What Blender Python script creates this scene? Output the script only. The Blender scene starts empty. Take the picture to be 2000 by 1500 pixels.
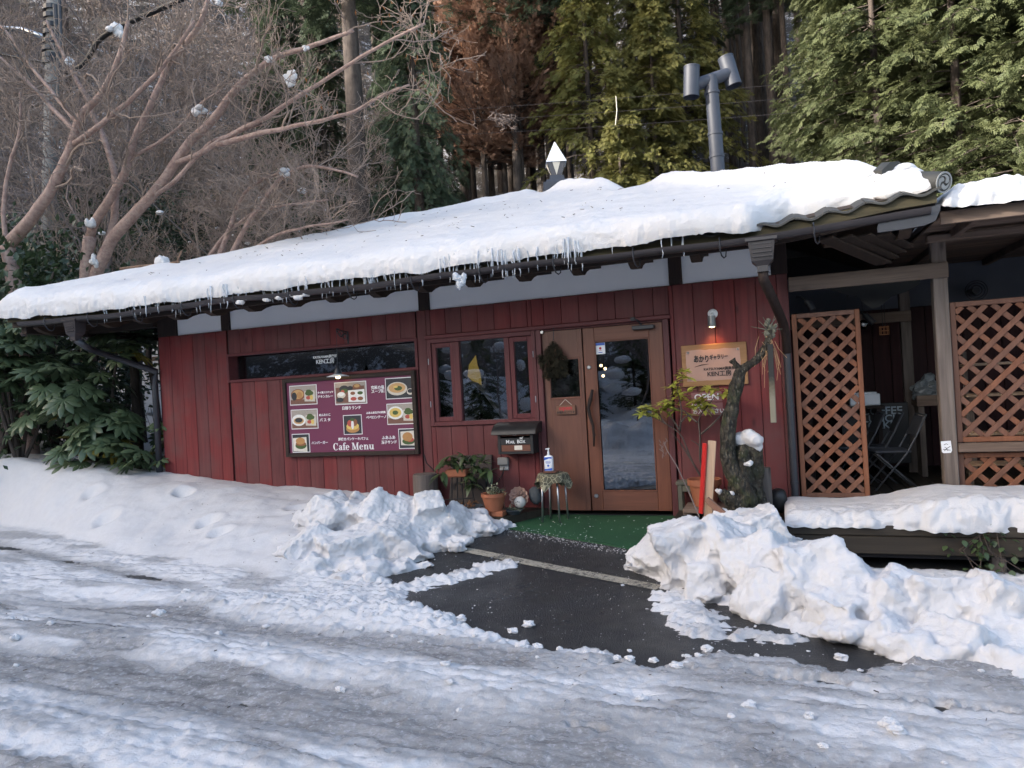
import bpy, math, random
import numpy as np
from mathutils import Matrix, Vector
sc = bpy.context.scene
COL = sc.collection
# ------------------------------------------------------------------ camera
def cam_axes(yaw, pitch, roll):
    f = np.array([-math.sin(yaw)*math.cos(pitch), math.cos(yaw)*math.cos(pitch), math.sin(pitch)])
    r = np.array([math.cos(yaw), math.sin(yaw), 0.0]); u = np.cross(r, f)
    c, s = math.cos(roll), math.sin(roll)
    return f, c*r - s*u, s*r + c*u
CF, CR, CU = cam_axes(math.radians(20.5633), math.radians(0.3743), math.radians(3.1995))
CP = np.array([0.0, -7.531, 1.3805])
cd = bpy.data.cameras.new('camera'); cd.sensor_width = 36; cd.lens = 25.02; cd.clip_start = .05; cd.clip_end = 600
cam = bpy.data.objects.new('camera', cd); COL.objects.link(cam)
M = Matrix.Identity(4)
for i in range(3):
    M[i][0], M[i][1], M[i][2], M[i][3] = CR[i], CU[i], -CF[i], CP[i]
cam.matrix_world = M
sc.camera = cam
# ------------------------------------------------------------------ sky, sun, exposure
SUN_EL, SUN_AZ = math.radians(22), math.radians(-130)      # azimuth clockwise from +y: low sun from the west; the cafe lies in the shade of the added western hill
w = bpy.data.worlds.new('World'); sc.world = w; w.use_nodes = True
nt = w.node_tree; nt.nodes.clear()
sky = nt.nodes.new('ShaderNodeTexSky'); sky.sky_type = 'NISHITA'; sky.sun_disc = False
sky.sun_elevation = SUN_EL; sky.sun_rotation = SUN_AZ; sky.air_density = 1.0; sky.dust_density = 2.6; sky.ozone_density = 0.4
bg = nt.nodes.new('ShaderNodeBackground'); bg.inputs[1].default_value = 0.15
wo = nt.nodes.new('ShaderNodeOutputWorld')
nt.links.new(sky.outputs[0], bg.inputs[0]); nt.links.new(bg.outputs[0], wo.inputs[0])
sl = bpy.data.lights.new('sun', 'SUN'); sl.energy = 3.3; sl.angle = math.radians(2); sl.color = (1.0, .95, .87)
so = bpy.data.objects.new('sun', sl); COL.objects.link(so)
sd = Vector((math.sin(SUN_AZ)*math.cos(SUN_EL), math.cos(SUN_AZ)*math.cos(SUN_EL), math.sin(SUN_EL)))
so.rotation_euler = sd.to_track_quat('Z', 'Y').to_euler(); so.location = (0, 0, 40)
sc.view_settings.view_transform = 'Standard'; sc.view_settings.look = 'None'
sc.view_settings.gamma = 1; sc.view_settings.use_curve_mapping = False
sc.view_settings.exposure = 2.0
sc.cycles.max_bounces = 8; sc.cycles.transparent_max_bounces = 12
sc.cycles.use_denoising = True
# ------------------------------------------------------------------ helpers: objects
def wloc(o):
    v = Vector((0, 0, 0))
    while o is not None:
        v += o.location; o = o.parent
    return np.array(v)
def tag(o, label=None, cat=None, group=None, kind=None):
    if label: o['label'] = label
    if cat: o['category'] = cat
    if group: o['group'] = group
    if kind: o['kind'] = kind
    return o
def thing(name, label, cat, loc=(0, 0, 0), group=None):
    o = bpy.data.objects.new(name, None); COL.objects.link(o); o.location = loc; o.empty_display_size = .2
    return tag(o, label, cat, group)
class MB:
    def __init__(s): s.V = []; s.F = []; s.MI = []; s.n = 0; s.A = []
    def add(s, V, F, mi=0, attr=None):
        V = np.asarray(V, float).reshape(-1, 3)
        if not isinstance(F, (list, tuple)): F = [F]
        for f in F:
            f = np.asarray(f, int)
            if f.ndim == 1: f = f[None]
            s.F.append(f + s.n); s.MI.append(mi)
        s.V.append(V); s.n += len(V)
        s.A.append(np.zeros(len(V)) if attr is None else np.broadcast_to(np.asarray(attr, float), (len(V),)))
        return s
    def box(s, a, b, bev=0.0, mi=0):
        x0, y0, z0 = a; x1, y1, z1 = b
        bev = min(bev, .45*min(x1-x0, y1-y0, z1-z0))
        if bev <= 0:
            V = [(x0,y0,z0),(x1,y0,z0),(x1,y1,z0),(x0,y1,z0),(x0,y0,z1),(x1,y0,z1),(x1,y1,z1),(x0,y1,z1)]
            return s.add(V, np.array([(0,3,2,1),(4,5,6,7),(0,1,5,4),(1,2,6,5),(2,3,7,6),(3,0,4,7)]), mi)
        V, F4, F3 = BEVBOX
        c = np.array([(x0+x1)/2,(y0+y1)/2,(z0+z1)/2]); h = np.array([(x1-x0)/2,(y1-y0)/2,(z1-z0)/2])
        P = c + np.where(np.abs(V) > .9, np.sign(V)*h, np.sign(V)*(h-bev))
        return s.add(P, [F4, F3], mi)
    def bar(s, p, q, wd, th, up=(0, 0, 1), bev=0.0, mi=0):
        """a squared timber from p to q, wd across, th along 'up'"""
        p, q = np.array(p, float), np.array(q, float); d = q-p; L = np.linalg.norm(d); d /= L
        sdir = np.cross(d, np.array(up, float)); sdir /= np.linalg.norm(sdir); u = np.cross(sdir, d)
        t = MB(); t.box((0, -wd/2, -th/2), (L, wd/2, th/2), bev)
        V = t.V[0]; s.add(p + V[:, :1]*d + V[:, 1:2]*sdir + V[:, 2:]*u, t.F, mi); return s
    def tube(s, pts, rad, sides=6, cap=True, mi=0):
        P = np.asarray(pts, float); n = len(P); rad = np.broadcast_to(np.asarray(rad, float), (n,))
        T = np.gradient(P, axis=0); T /= np.linalg.norm(T, axis=1)[:, None]+1e-9
        ref = np.array([0.31, 0.17, .93]) if abs(T[0, 2]) < .9 else np.array([.97, .2, .1])
        A = np.cross(T, ref); A /= np.linalg.norm(A, axis=1)[:, None]+1e-9
        B = np.cross(T, A)
        a = np.arange(sides)*2*math.pi/sides
        V = P[:, None] + rad[:, None, None]*(np.cos(a)[None, :, None]*A[:, None] + np.sin(a)[None, :, None]*B[:, None])
        i = np.arange(n-1)[:, None]*sides; j = np.arange(sides)[None]; k = (j+1) % sides
        F = np.stack([i+j, i+k, i+sides+k, i+sides+j], -1).reshape(-1, 4)
        Fs = [F]
        if cap and sides > 2:
            Fs += [np.arange(sides)[::-1], np.arange(sides)+(n-1)*sides]
        return s.add(V.reshape(-1, 3), Fs, mi)
    def lathe(s, prof, c=(0, 0, 0), seg=20, mi=0, cap=True):
        prof = np.asarray(prof, float); n = len(prof); a = np.arange(seg)*2*math.pi/seg
        V = np.stack([prof[:, :1]*np.cos(a), prof[:, :1]*np.sin(a), np.repeat(prof[:, 1:2], seg, 1)], -1) + np.array(c)
        i = np.arange(n-1)[:, None]*seg; j = np.arange(seg)[None]; k = (j+1) % seg
        Fs = [np.stack([i+j, i+k, i+seg+k, i+seg+j], -1).reshape(-1, 4)]
        if cap: Fs += [np.arange(seg)[::-1], np.arange(seg)+(n-1)*seg]
        return s.add(V.reshape(-1, 3), Fs, mi)
    def prism(s, poly, a, b, axis='y', mi=0):
        """extrude a 2-D outline: axis y -> (x,z) outline, x -> (y,z), z -> (x,y)"""
        p = np.asarray(poly, float); n = len(p)
        def lift(t):
            o = np.full((n, 1), float(t))
            return {'y': np.hstack([p[:, :1], o, p[:, 1:]]), 'x': np.hstack([o, p]), 'z': np.hstack([p, o])}[axis]
        i = np.arange(n); k = (i+1) % n
        return s.add(np.vstack([lift(a), lift(b)]), [np.stack([i, k, k+n, i+n], 1), i[::-1], i+n], mi)
    def build(s, name, mats, parent=None, smooth=False, loc=None, sharp=None, kind=None, attr=None):
        V = np.concatenate(s.V)
        off = wloc(parent) if parent is not None else np.zeros(3)
        if loc is not None: off = off + (np.array(loc) - off)
        V = V - off
        me = bpy.data.meshes.new(name)
        nl = sum(f.size for f in s.F); nf = sum(len(f) for f in s.F)
        me.vertices.add(len(V)); me.vertices.foreach_set('co', V.ravel())
        me.loops.add(nl); me.loops.foreach_set('vertex_index', np.concatenate([f.ravel() for f in s.F]))
        tot = np.concatenate([np.full(len(f), f.shape[1]) for f in s.F])
        me.polygons.add(nf); me.polygons.foreach_set('loop_start', np.concatenate([[0], np.cumsum(tot)[:-1]]))
        me.polygons.foreach_set('material_index', np.concatenate([np.full(len(f), m) for f, m in zip(s.F, s.MI)]))
        me.polygons.foreach_set('use_smooth', np.full(nf, bool(smooth or sharp)))
        if not isinstance(mats, (list, tuple)): mats = [mats]
        for m in mats: me.materials.append(m)
        if attr:
            me.attributes.new(attr, 'FLOAT', 'POINT').data.foreach_set('value', np.concatenate(s.A))
        me.update(calc_edges=True)
        if sharp: me.set_sharp_from_angle(angle=math.radians(sharp))
        o = bpy.data.objects.new(name, me); COL.objects.link(o)
        if parent is not None: o.parent = parent
        elif loc is not None: o.location = loc
        if kind: o['kind'] = kind
        return o
def _bevbox():
    V = []; idx = {}
    for sx in (-1, 1):
        for sy in (-1, 1):
            for sz in (-1, 1):
                for ax in range(3):
                    v = [sx*.5, sy*.5, sz*.5]; v[ax] *= 2; idx[(sx, sy, sz, ax)] = len(V); V.append(v)
    F4 = []; F3 = []
    for ax in range(3):
        o = [i for i in range(3) if i != ax]
        for s_ in (-1, 1):
            q = []
            for a, b in ((-1, -1), (1, -1), (1, 1), (-1, 1)):
                k = [0, 0, 0]; k[ax] = s_; k[o[0]] = a; k[o[1]] = b; q.append(idx[(*k, ax)])
            F4.append(q)
        for a in (-1, 1):
            for b in (-1, 1):
                k0 = [0, 0, 0]; k0[o[0]] = a; k0[o[1]] = b; k1 = list(k0); k0[ax] = -1; k1[ax] = 1
                F4.append([idx[(*k0, o[0])], idx[(*k1, o[0])], idx[(*k1, o[1])], idx[(*k0, o[1])]])
    for sx in (-1, 1):
        for sy in (-1, 1):
            for sz in (-1, 1): F3.append([idx[(sx, sy, sz, a)] for a in range(3)])
    V = np.array(V)
    def orient(F):
        out = []
        for f in F:
            p = V[f]; n = np.cross(p[1]-p[0], p[2]-p[0])
            out.append(f if n @ p.mean(0) > 0 else f[::-1])
        return np.array(out)
    return V, orient(F4), orient(F3)
BEVBOX = _bevbox()
def copy_tree(o, parent=None):
    c = o.copy(); COL.objects.link(c)
    if parent is not None: c.parent = parent
    for ch in o.children: copy_tree(ch, c)
    return c
def inst(name, me, parent, loc, rot=(0, 0, 0), scale=1.0):
    o = bpy.data.objects.new(name, me); COL.objects.link(o); o.parent = parent
    o.location = Vector(loc) - Vector(wloc(parent)) if parent is not None else loc
    o.rotation_euler = rot; o.scale = (scale,)*3 if np.isscalar(scale) else scale
    return o
_txt = 0
def lettering(body, x, z, y, size, m, parent, name='lettering', align='CENTER', rot=0.0, bold=0.0, sx=1.0, depth=.0015):
    """flat letters standing on the plane y, reading along x"""
    cu = bpy.data.curves.new('letters', 'FONT'); cu.body = body; cu.size = size; cu.align_x = align; cu.align_y = 'CENTER'
    cu.offset = bold; cu.extrude = depth; cu.resolution_u = 3
    o = bpy.data.objects.new('letters', cu); COL.objects.link(o)
    me = bpy.data.meshes.new_from_object(o.evaluated_get(bpy.context.evaluated_depsgraph_get()))
    bpy.data.objects.remove(o); bpy.data.curves.remove(cu)
    n = len(me.vertices); V = np.zeros(n*3); me.vertices.foreach_get('co', V); V = V.reshape(-1, 3)
    c, s_ = math.cos(rot), math.sin(rot)
    X = V[:, 0]*sx*c - V[:, 1]*s_; Z = V[:, 0]*sx*s_ + V[:, 1]*c
    P = np.stack([x+X, y-V[:, 2], z+Z], 1) - wloc(parent)
    me.vertices.foreach_set('co', P.ravel()); me.materials.clear(); me.materials.append(m); me.update()
    t = bpy.data.objects.new(name, me); COL.objects.link(t); t.parent = parent
    return t
# ------------------------------------------------------------------ helpers: noise
def _hash(ix, iy, iz, seed):
    h = (ix*374761393 + iy*668265263 + iz*2147483647 + seed*144665) & 0xffffffff
    h = ((h ^ (h >> 13))*1274126177) & 0xffffffff
    h = ((h ^ (h >> 16))*2246822519) & 0xffffffff
    return ((h ^ (h >> 15)) & 0xffff)/32767.5 - 1.0
def noise2(x, y, seed=0):
    x = np.asarray(x, float); y = np.asarray(y, float)
    ix = np.floor(x).astype(np.int64); iy = np.floor(y).astype(np.int64); fx = x-ix; fy = y-iy
    ux = fx*fx*fx*(fx*(fx*6-15)+10); uy = fy*fy*fy*(fy*(fy*6-15)+10)
    def g(dx, dy):
        a = _hash(ix+dx, iy+dy, 0, seed)*math.pi
        return np.cos(a)*(fx-dx) + np.sin(a)*(fy-dy)
    a = g(0, 0)*(1-ux) + g(1, 0)*ux; b = g(0, 1)*(1-ux) + g(1, 1)*ux
    return (a*(1-uy) + b*uy)*1.5
NROT = np.array([[.36, .48, -.8], [-.8, .6, 0], [.48, .64, .6]])
def noise3(P, sc_, seed=0):
    P = (np.asarray(P)*sc_) @ NROT + seed*3.71; I = np.floor(P).astype(np.int64); f = P-I; u = f*f*(3-2*f); r = 0
    for dx in (0, 1):
        for dy in (0, 1):
            for dz in (0, 1):
                wgt = (u[..., 0] if dx else 1-u[..., 0])*(u[..., 1] if dy else 1-u[..., 1])*(u[..., 2] if dz else 1-u[..., 2])
                r = r + wgt*_hash(I[..., 0]+dx, I[..., 1]+dy, I[..., 2]+dz, seed)
    return r
def fbm2(x, y, oct_=4, seed=0, gain=.5):
    r = 0; a = 1
    for o in range(oct_):
        r = r + a*noise2(x*2**o, y*2**o, seed+o*17); a *= gain
    return r
def sstep(a, b, x):
    t = np.clip((x-a)/(b-a), 0, 1); return t*t*(3-2*t)
def poly_sd(x, y, P):
    """signed distance to a polygon, negative inside"""
    P = np.asarray(P, float); d = np.full(np.shape(x), 1e9); ins = np.zeros(np.shape(x), bool)
    for i in range(len(P)):
        a = P[i]; b = P[(i+1) % len(P)]; e = b-a
        t = np.clip(((x-a[0])*e[0]+(y-a[1])*e[1])/(e@e), 0, 1)
        d = np.minimum(d, np.hypot(x-a[0]-t*e[0], y-a[1]-t*e[1]))
        c = ((a[1] > y) != (b[1] > y)) & (x < (b[0]-a[0])*(y-a[1])/(b[1]-a[1]+1e-12)+a[0]); ins ^= c
    return np.where(ins, -d, d)
def gridmesh(X, Y, Z):
    n, m = X.shape
    V = np.stack([X, Y, Z], -1).reshape(-1, 3)
    i = (np.arange(n-1)[:, None]*m + np.arange(m-1)[None]).reshape(-1)
    return V, np.stack([i, i+1, i+m+1, i+m], 1)
# ------------------------------------------------------------------ helpers: materials
class NT:
    def __init__(s, name):
        s.m = bpy.data.materials.new(name); s.m.use_nodes = True; s.t = s.m.node_tree; s.t.nodes.clear()
        s.out = s.t.nodes.new('ShaderNodeOutputMaterial')
    def n(s, typ, props=None, **inp):
        nd = s.t.nodes.new('ShaderNode'+typ)
        for k, v in (props or {}).items(): setattr(nd, k, v)
        for k, v in inp.items():
            key = int(k[1:]) if k[0] == 'i' and k[1:].isdigit() else k.replace('_', ' ')
            s.set(nd, key, v)
        return nd
    def set(s, nd, key, v):
        sk = nd.inputs[key]
        if isinstance(v, bpy.types.NodeSocket): s.t.links.new(v, sk)
        elif isinstance(v, bpy.types.Node): s.t.links.new(v.outputs[0], sk)
        elif isinstance(v, (tuple, list)) and len(v) == 3 and sk.type == 'RGBA': sk.default_value = (*v, 1)
        else: sk.default_value = v
    def ramp(s, fac, stops):
        r = s.t.nodes.new('ShaderNodeValToRGB'); e = r.color_ramp.elements
        while len(e) < len(stops): e.new(.5)
        for el, (p, c) in zip(e, stops):
            el.position = p; el.color = (*c, 1) if len(c) == 3 else c
        s.set(r, 0, fac); return r.outputs[0]
    def mix(s, fac, a, b, mode='MIX'):
        nd = s.t.nodes.new('ShaderNodeMix'); nd.data_type = 'RGBA'; nd.blend_type = mode
        s.set(nd, 0, fac); s.set(nd, 6, a); s.set(nd, 7, b); return nd.outputs[2]
    def math(s, op, a, b=0.0, clamp=False):
        nd = s.t.nodes.new('ShaderNodeMath'); nd.operation = op; nd.use_clamp = clamp; s.set(nd, 0, a); s.set(nd, 1, b); return nd.outputs[0]
    def coords(s, scale=(1, 1, 1), rnd=0.0, kind='Object'):
        tc = s.t.nodes.new('ShaderNodeTexCoord'); v = tc.outputs[kind]
        if rnd:
            oi = s.t.nodes.new('ShaderNodeObjectInfo')
            a = s.t.nodes.new('ShaderNodeVectorMath'); a.operation = 'ADD'
            mlt = s.math('MULTIPLY', oi.outputs['Random'], rnd)
            s.t.links.new(v, a.inputs[0]); s.t.links.new(mlt, a.inputs[1]); v = a.outputs[0]
        mp = s.t.nodes.new('ShaderNodeMapping'); s.t.links.new(v, mp.inputs[0]); mp.inputs['Scale'].default_value = scale
        return mp.outputs[0]
    def noise(s, vec, scale, detail=3, rough=.55, dist=0.0):
        nd = s.t.nodes.new('ShaderNodeTexNoise'); s.set(nd, 'Vector', vec)
        nd.inputs['Scale'].default_value = scale; nd.inputs['Detail'].default_value = detail; nd.inputs['Roughness'].default_value = rough
        nd.inputs['Distortion'].default_value = dist; return nd.outputs[0]
    def bump(s, h, strength=.3, dist=.01, normal=None):
        nd = s.t.nodes.new('ShaderNodeBump'); nd.inputs['Strength'].default_value = strength; nd.inputs['Distance'].default_value = dist
        s.set(nd, 'Height', h)
        if normal is not None: s.set(nd, 'Normal', normal)
        return nd.outputs[0]
    def bsdf(s, **k):
        b = s.n('BsdfPrincipled', None, **k); s.t.links.new(b.outputs[0], s.out.inputs[0]); return b
def plain(name, col, rough=.6, metal=0.0, var=.12, scale=18, bump=.15, spec=.5):
    k = NT(name); v = k.coords(rnd=20)
    n = k.noise(v, scale, 4); c = k.mix(n, tuple(x*(1-var) for x in col), tuple(min(1, x*(1+var)) for x in col))
    k.bsdf(Base_Color=c, Roughness=rough, Metallic=metal, Specular_IOR_Level=spec, Normal=k.bump(n, bump, .004)); return k.m
def wood(name, dark, light, axis=2, rough=.65, knots=.6, var=.18, spec=.3, gscale=1.0, weather=None):
    k = NT(name)
    s1 = [26*gscale]*3; s1[axis] = 1.3*gscale
    v = k.coords(tuple(s1), rnd=37); g = k.noise(v, 1.0, 5, .65, .6)
    s2 = [6.0*gscale]*3; s2[axis] = .55*gscale
    g2 = k.noise(k.coords(tuple(s2), rnd=37), 1.0, 3, .5, 1.2)
    f = k.math('ADD', k.math('MULTIPLY', g, .55), k.math('MULTIPLY', g2, .5))
    c = k.ramp(f, [(.3, dark), (.52, tuple((a+b)/2 for a, b in zip(dark, light))), (.72, light)])
    if knots:
        s3 = [7.0]*3; s3[axis] = 2.6
        vo = k.n('TexVoronoi', {'feature': 'F1'}, Vector=k.coords(tuple(s3), rnd=37), Scale=1.0)
        kn = k.ramp(vo.outputs['Distance'], [(.05, (1, 1, 1)), (.13, (.35, .35, .35)), (.2, (0, 0, 0))])
        vs = k.n('TexVoronoi', {'feature': 'F1'}, Vector=k.coords(tuple(s3), rnd=37), Scale=1.0)
        sel = k.n('SeparateColor', None, Color=vs.outputs['Color'])
        pick = k.math('GREATER_THAN', sel.outputs[0], 1-.45*knots)
        c = k.mix(k.math('MULTIPLY', k.math('MULTIPLY', kn, pick), .75), c, tuple(x*.35 for x in dark))
    oi = k.n('ObjectInfo')
    hs = k.n('HueSaturation', None, Color=c, Value=k.math('ADD', k.math('MULTIPLY', oi.outputs['Random'], 2*var), 1-var), Saturation=k.math('ADD', k.math('MULTIPLY', oi.outputs['Random'], .2), .9))
    c = hs.outputs[0]
    if weather:
        wn = k.noise(k.coords((1, 1, 1)), 2.2, 4); c = k.mix(k.ramp(wn, [(.45, (0, 0, 0)), (.7, (.7, .7, .7))]), c, weather)
    k.bsdf(Base_Color=c, Roughness=rough, Specular_IOR_Level=spec, Normal=k.bump(g, .35, .004)); return k.m
def emit(name, col, strength):
    k = NT(name); e = k.n('Emission', None, Color=col, Strength=strength); k.t.links.new(e.outputs[0], k.out.inputs[0]); return k.m
def snowmat(name='snow', dirt=.0):
    k = NT(name); v = k.coords()
    n1 = k.noise(v, 9, 5, .6); n2 = k.noise(v, 70, 4, .7); n3 = k.noise(v, 260, 2)
    h = k.math('ADD', k.math('MULTIPLY', n1, .6), k.math('ADD', k.math('MULTIPLY', n2, .32), k.math('MULTIPLY', n3, .12)))
    c = k.mix(k.noise(v, 3, 4), (.56, .552, .562), (.612, .604, .606))
    if dirt:
        d = k.ramp(k.noise(v, 4.5, 6, .7), [(.53, (0, 0, 0)), (.72, (dirt, dirt, dirt))]); c = k.mix(d, c, (.42, .38, .33))
    b = k.bsdf(Base_Color=c, Roughness=.55, Specular_IOR_Level=.25, Normal=k.bump(h, .55, .035))
    return k.m
def leafmat(name, a, b, rough=.5, trans=.25, spec=.3):
    k = NT(name); v = k.coords(rnd=9)
    oi = k.n('ObjectInfo'); n = k.noise(v, 1.7, 3); c = k.mix(n, a, b)
    c = k.n('HueSaturation', None, Color=c, Value=k.math('ADD', k.math('MULTIPLY', oi.outputs['Random'], .35), .83)).outputs[0]
    p = k.n('BsdfPrincipled', None, Base_Color=c, Roughness=rough, Specular_IOR_Level=spec)
    t = k.n('BsdfTranslucent', None, Color=c); mx = k.n('MixShader', None, i0=trans+.08, i1=p, i2=t)
    k.t.links.new(mx.outputs[0], k.out.inputs[0]); return k.m
def glassmat(name, tint=.72, ior=2.35):
    k = NT(name); fr = k.n('Fresnel', None, IOR=ior)
    wv = k.noise(k.coords(), 1.3, 2)
    gl = k.n('BsdfGlossy', None, Color=(.9, .93, .97), Roughness=.012); tr = k.n('BsdfTransparent', None, Color=(tint, tint*1.01, tint*1.02))
    mx = k.n('MixShader', None, i0=fr, i1=tr, i2=gl); k.t.links.new(mx.outputs[0], k.out.inputs[0]); return k.m
M_ = {}
M_['snow'] = snowmat('snow'); M_['snow_pile'] = snowmat('shovelled_snow', .35)
M_['red'] = wood('red_stained_wood', (.082, .0170, .019), (.178, .042, .041), 2, .6, 1.0, .16, .3, 1.0, (.12, .05, .048))
M_['redtrim'] = wood('red_trim_wood', (.075, .018, .021), (.135, .035, .037), 2, .5, 0, .08)
M_['redtrimx'] = wood('red_trim_wood_across', (.075, .018, .021), (.135, .035, .037), 0, .5, 0, .08)
M_['brown'] = wood('dark_brown_timber', (.016, .010, .009), (.038, .024, .020), 2, .7, .2)
M_['brownx'] = wood('dark_brown_timber_across', (.016, .011, .010), (.040, .028, .022), 0, .75, .2)
M_['browny'] = wood('dark_rafter_wood', (.022, .015, .012), (.055, .038, .028), 1, .75, .2)
M_['fascia'] = wood('mossy_fascia', (.035, .030, .018), (.085, .072, .042), 0, .8, .2)
M_['door'] = wood('door_wood', (.092, .031, .018), (.165, .060, .034), 2, .45, 0, .06, .45, 1.6)
M_['doorx'] = wood('door_rail_wood', (.092, .031, .018), (.165, .060, .034), 0, .45, 0, .06, .45, 1.6)
M_['weather'] = wood('weathered_post', (.060, .048, .042), (.20, .165, .145), 2, .8, .5)
M_['weatherx'] = wood('weathered_beam', (.075, .050, .038), (.225, .165, .13), 0, .8, .5)
M_['weathery'] = wood('weathered_boards', (.060, .042, .036), (.17, .12, .095), 0, .8, .3)
M_['deck'] = wood('wet_deck_wood', (.016, .013, .010), (.045, .036, .026), 0, .6, .2)
M_['decky'] = wood('wet_deck_wood_side', (.016, .013, .010), (.045, .036, .026), 1, .6, .2)
M_['lat'] = wood('lattice_cedar', (.118, .050, .030), (.225, .102, .062), 2, .6, .3, .15)
M_['sign'] = wood('sign_board', (.20, .105, .05), (.36, .21, .11), 0, .5, 0, .05)
M_['new'] = wood('fresh_sawn_wood', (.30, .19, .12), (.50, .36, .25), 2, .7, .2)
M_['newr'] = wood('reddish_batten', (.16, .075, .05), (.28, .15, .10), 2, .7, .4)
M_['plaster'] = plain('white_plaster', (.84, .845, .86), .85, 0, .05, 3, .05)
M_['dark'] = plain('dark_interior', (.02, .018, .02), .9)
M_['metal'] = plain('dark_painted_metal', (.028, .029, .036), .42, .0, .2, 12, .05)
M_['gutter'] = plain('gutter_brown_metal', (.034, .029, .031), .40, 0, .25, 9, .1)
M_['stove'] = plain('grey_blue_stovepipe', (.034, .039, .054), .55, .0, .12, 8, .05)
M_['steel'] = plain('steel', (.42, .43, .45), .3, .9, .1)
M_['tile'] = plain('old_roof_tile', (.034, .034, .031), .6, 0, .5, 14, .3)
M_['tile_red'] = plain('ridge_roof_tile', (.16, .10, .085), .7, 0, .3, 10, .2)
M_['terra'] = plain('terracotta', (.28, .095, .045), .75, 0, .2, 9, .2)
M_['stone'] = plain('grey_stone', (.045, .055, .065), .8, 0, .3, 8, .4)
M_['white'] = plain('white_plastic', (.75, .76, .78), .35, 0, .03)
M_['cream'] = plain('cream_paper', (.62, .58, .50), .8, 0, .08)
M_['black'] = plain('black_paint', (.012, .012, .013), .5)
M_['ink'] = plain('black_ink', (.010, .009, .012), .6)
M_['letter'] = plain('white_lettering', (.78, .78, .78), .5, 0, .02)
M_['redink'] = plain('red_lettering', (.45, .02, .03), .6)
M_['blue'] = plain('blue_print', (.03, .10, .45), .4)
M_['glass'] = glassmat('window_glass')
k = NT('ice'); b = k.bsdf(Base_Color=(.80, .84, .90), Roughness=.18, IOR=1.31, Transmission_Weight=.55, Normal=k.bump(k.noise(k.coords((1, 1, .2), rnd=9), 40, 3), .5, .01)); M_['ice'] = k.m
k = NT('bark'); v = k.coords((1, 1, .25), rnd=11); n = k.noise(v, 14, 5, .65)
k.bsdf(Base_Color=k.ramp(n, [(.3, (.030, .022, .019)), (.7, (.105, .080, .066))]), Roughness=.9, Normal=k.bump(n, .6, .03)); M_['bark'] = k.m
k = NT('warm_bark'); v = k.coords((1, 1, .25), rnd=11); n = k.noise(v, 14, 5, .65)
k.bsdf(Base_Color=k.ramp(n, [(.3, (.090, .055, .038)), (.7, (.25, .16, .11))]), Roughness=.9, Normal=k.bump(n, .6, .03)); M_['bark2'] = k.m
k = NT('smooth_pinkish_bark'); v = k.coords((1, 1, 1)); n = k.noise(v, 11, 6, .7); n2 = k.noise(v, 34, 3)
c = k.ramp(n, [(.32, (.175, .105, .088)), (.6, (.33, .235, .20))]); c = k.mix(k.ramp(n2, [(.60, (0, 0, 0)), (.68, (.8, .8, .8))]), c, (.30, .27, .23))
k.bsdf(Base_Color=c, Roughness=.75, Normal=k.bump(n, .3, .01)); M_['pink'] = k.m
M_['twig'] = plain('grey_brown_twigs', (.165, .130, .118), .85, 0, .3, 2, 0)
M_['twig2'] = plain('pale_twigs', (.25, .19, .155), .85, 0, .3, 2, 0)
k = NT('mossy_trunk'); v = k.coords(); n = k.noise(v, 16, 6, .7); n2 = k.noise(v, 6, 4)
c = k.ramp(n, [(.3, (.014, .012, .010)), (.5, (.055, .046, .034)), (.72, (.17, .15, .11))]); c = k.mix(k.ramp(n2, [(.5, (0, 0, 0)), (.66, (.75, .75, .75))]), c, (.055, .068, .022))
vo = k.n('TexVoronoi', {'feature': 'F1'}, Vector=k.coords((1, 1, .45)), Scale=34.0); c = k.mix(k.ramp(vo.outputs['Distance'], [(.12, (.8, .8, .8)), (.26, (0, 0, 0))]), c, (.20, .185, .145))
k.bsdf(Base_Color=c, Roughness=.95, Normal=k.bump(k.math('ADD', n, vo.outputs['Distance']), 1.0, .09)); M_['moss'] = k.m
M_['hinoki'] = leafmat('hinoki_sprays', (.135, .142, .042), (.26, .235, .074), .6, .25)
M_['hinokid'] = leafmat('dark_hinoki_sprays', (.058, .080, .037), (.130, .136, .058), .6, .22)
M_['cedar'] = leafmat('cedar_sprays', (.048, .072, .044), (.095, .12, .07), .65, .2)
M_['rust'] = leafmat('rusty_cedar_sprays', (.21, .125, .088), (.34, .20, .14), .7, .2)
M_['camellia'] = leafmat('glossy_camellia_leaves', (.020, .036, .018), (.050, .075, .034), .35, .1, .5)
M_['fatsia'] = leafmat('fatsia_leaves', (.060, .095, .050), (.115, .155, .082), .38, .15, .5)
M_['fatsiay'] = leafmat('yellowing_fatsia_leaves', (.16, .14, .03), (.30, .24, .05), .45, .2, .4)
M_['azalea'] = leafmat('yellow_green_leaves', (.27, .30, .05), (.46, .46, .10), .45, .3, .4)
M_['houseplant'] = leafmat('potted_leaves', (.035, .065, .03), (.09, .125, .05), .4, .2, .45)
M_['varieg'] = leafmat('variegated_leaves', (.13, .15, .08), (.42, .42, .30), .5, .2)
M_['dry'] = leafmat('dried_cedar_bunch', (.020, .020, .012), (.05, .04, .022), .8, .1)
M_['deadleaf'] = leafmat('dead_orange_leaves', (.20, .08, .03), (.30, .14, .06), .6, .3)
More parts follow.
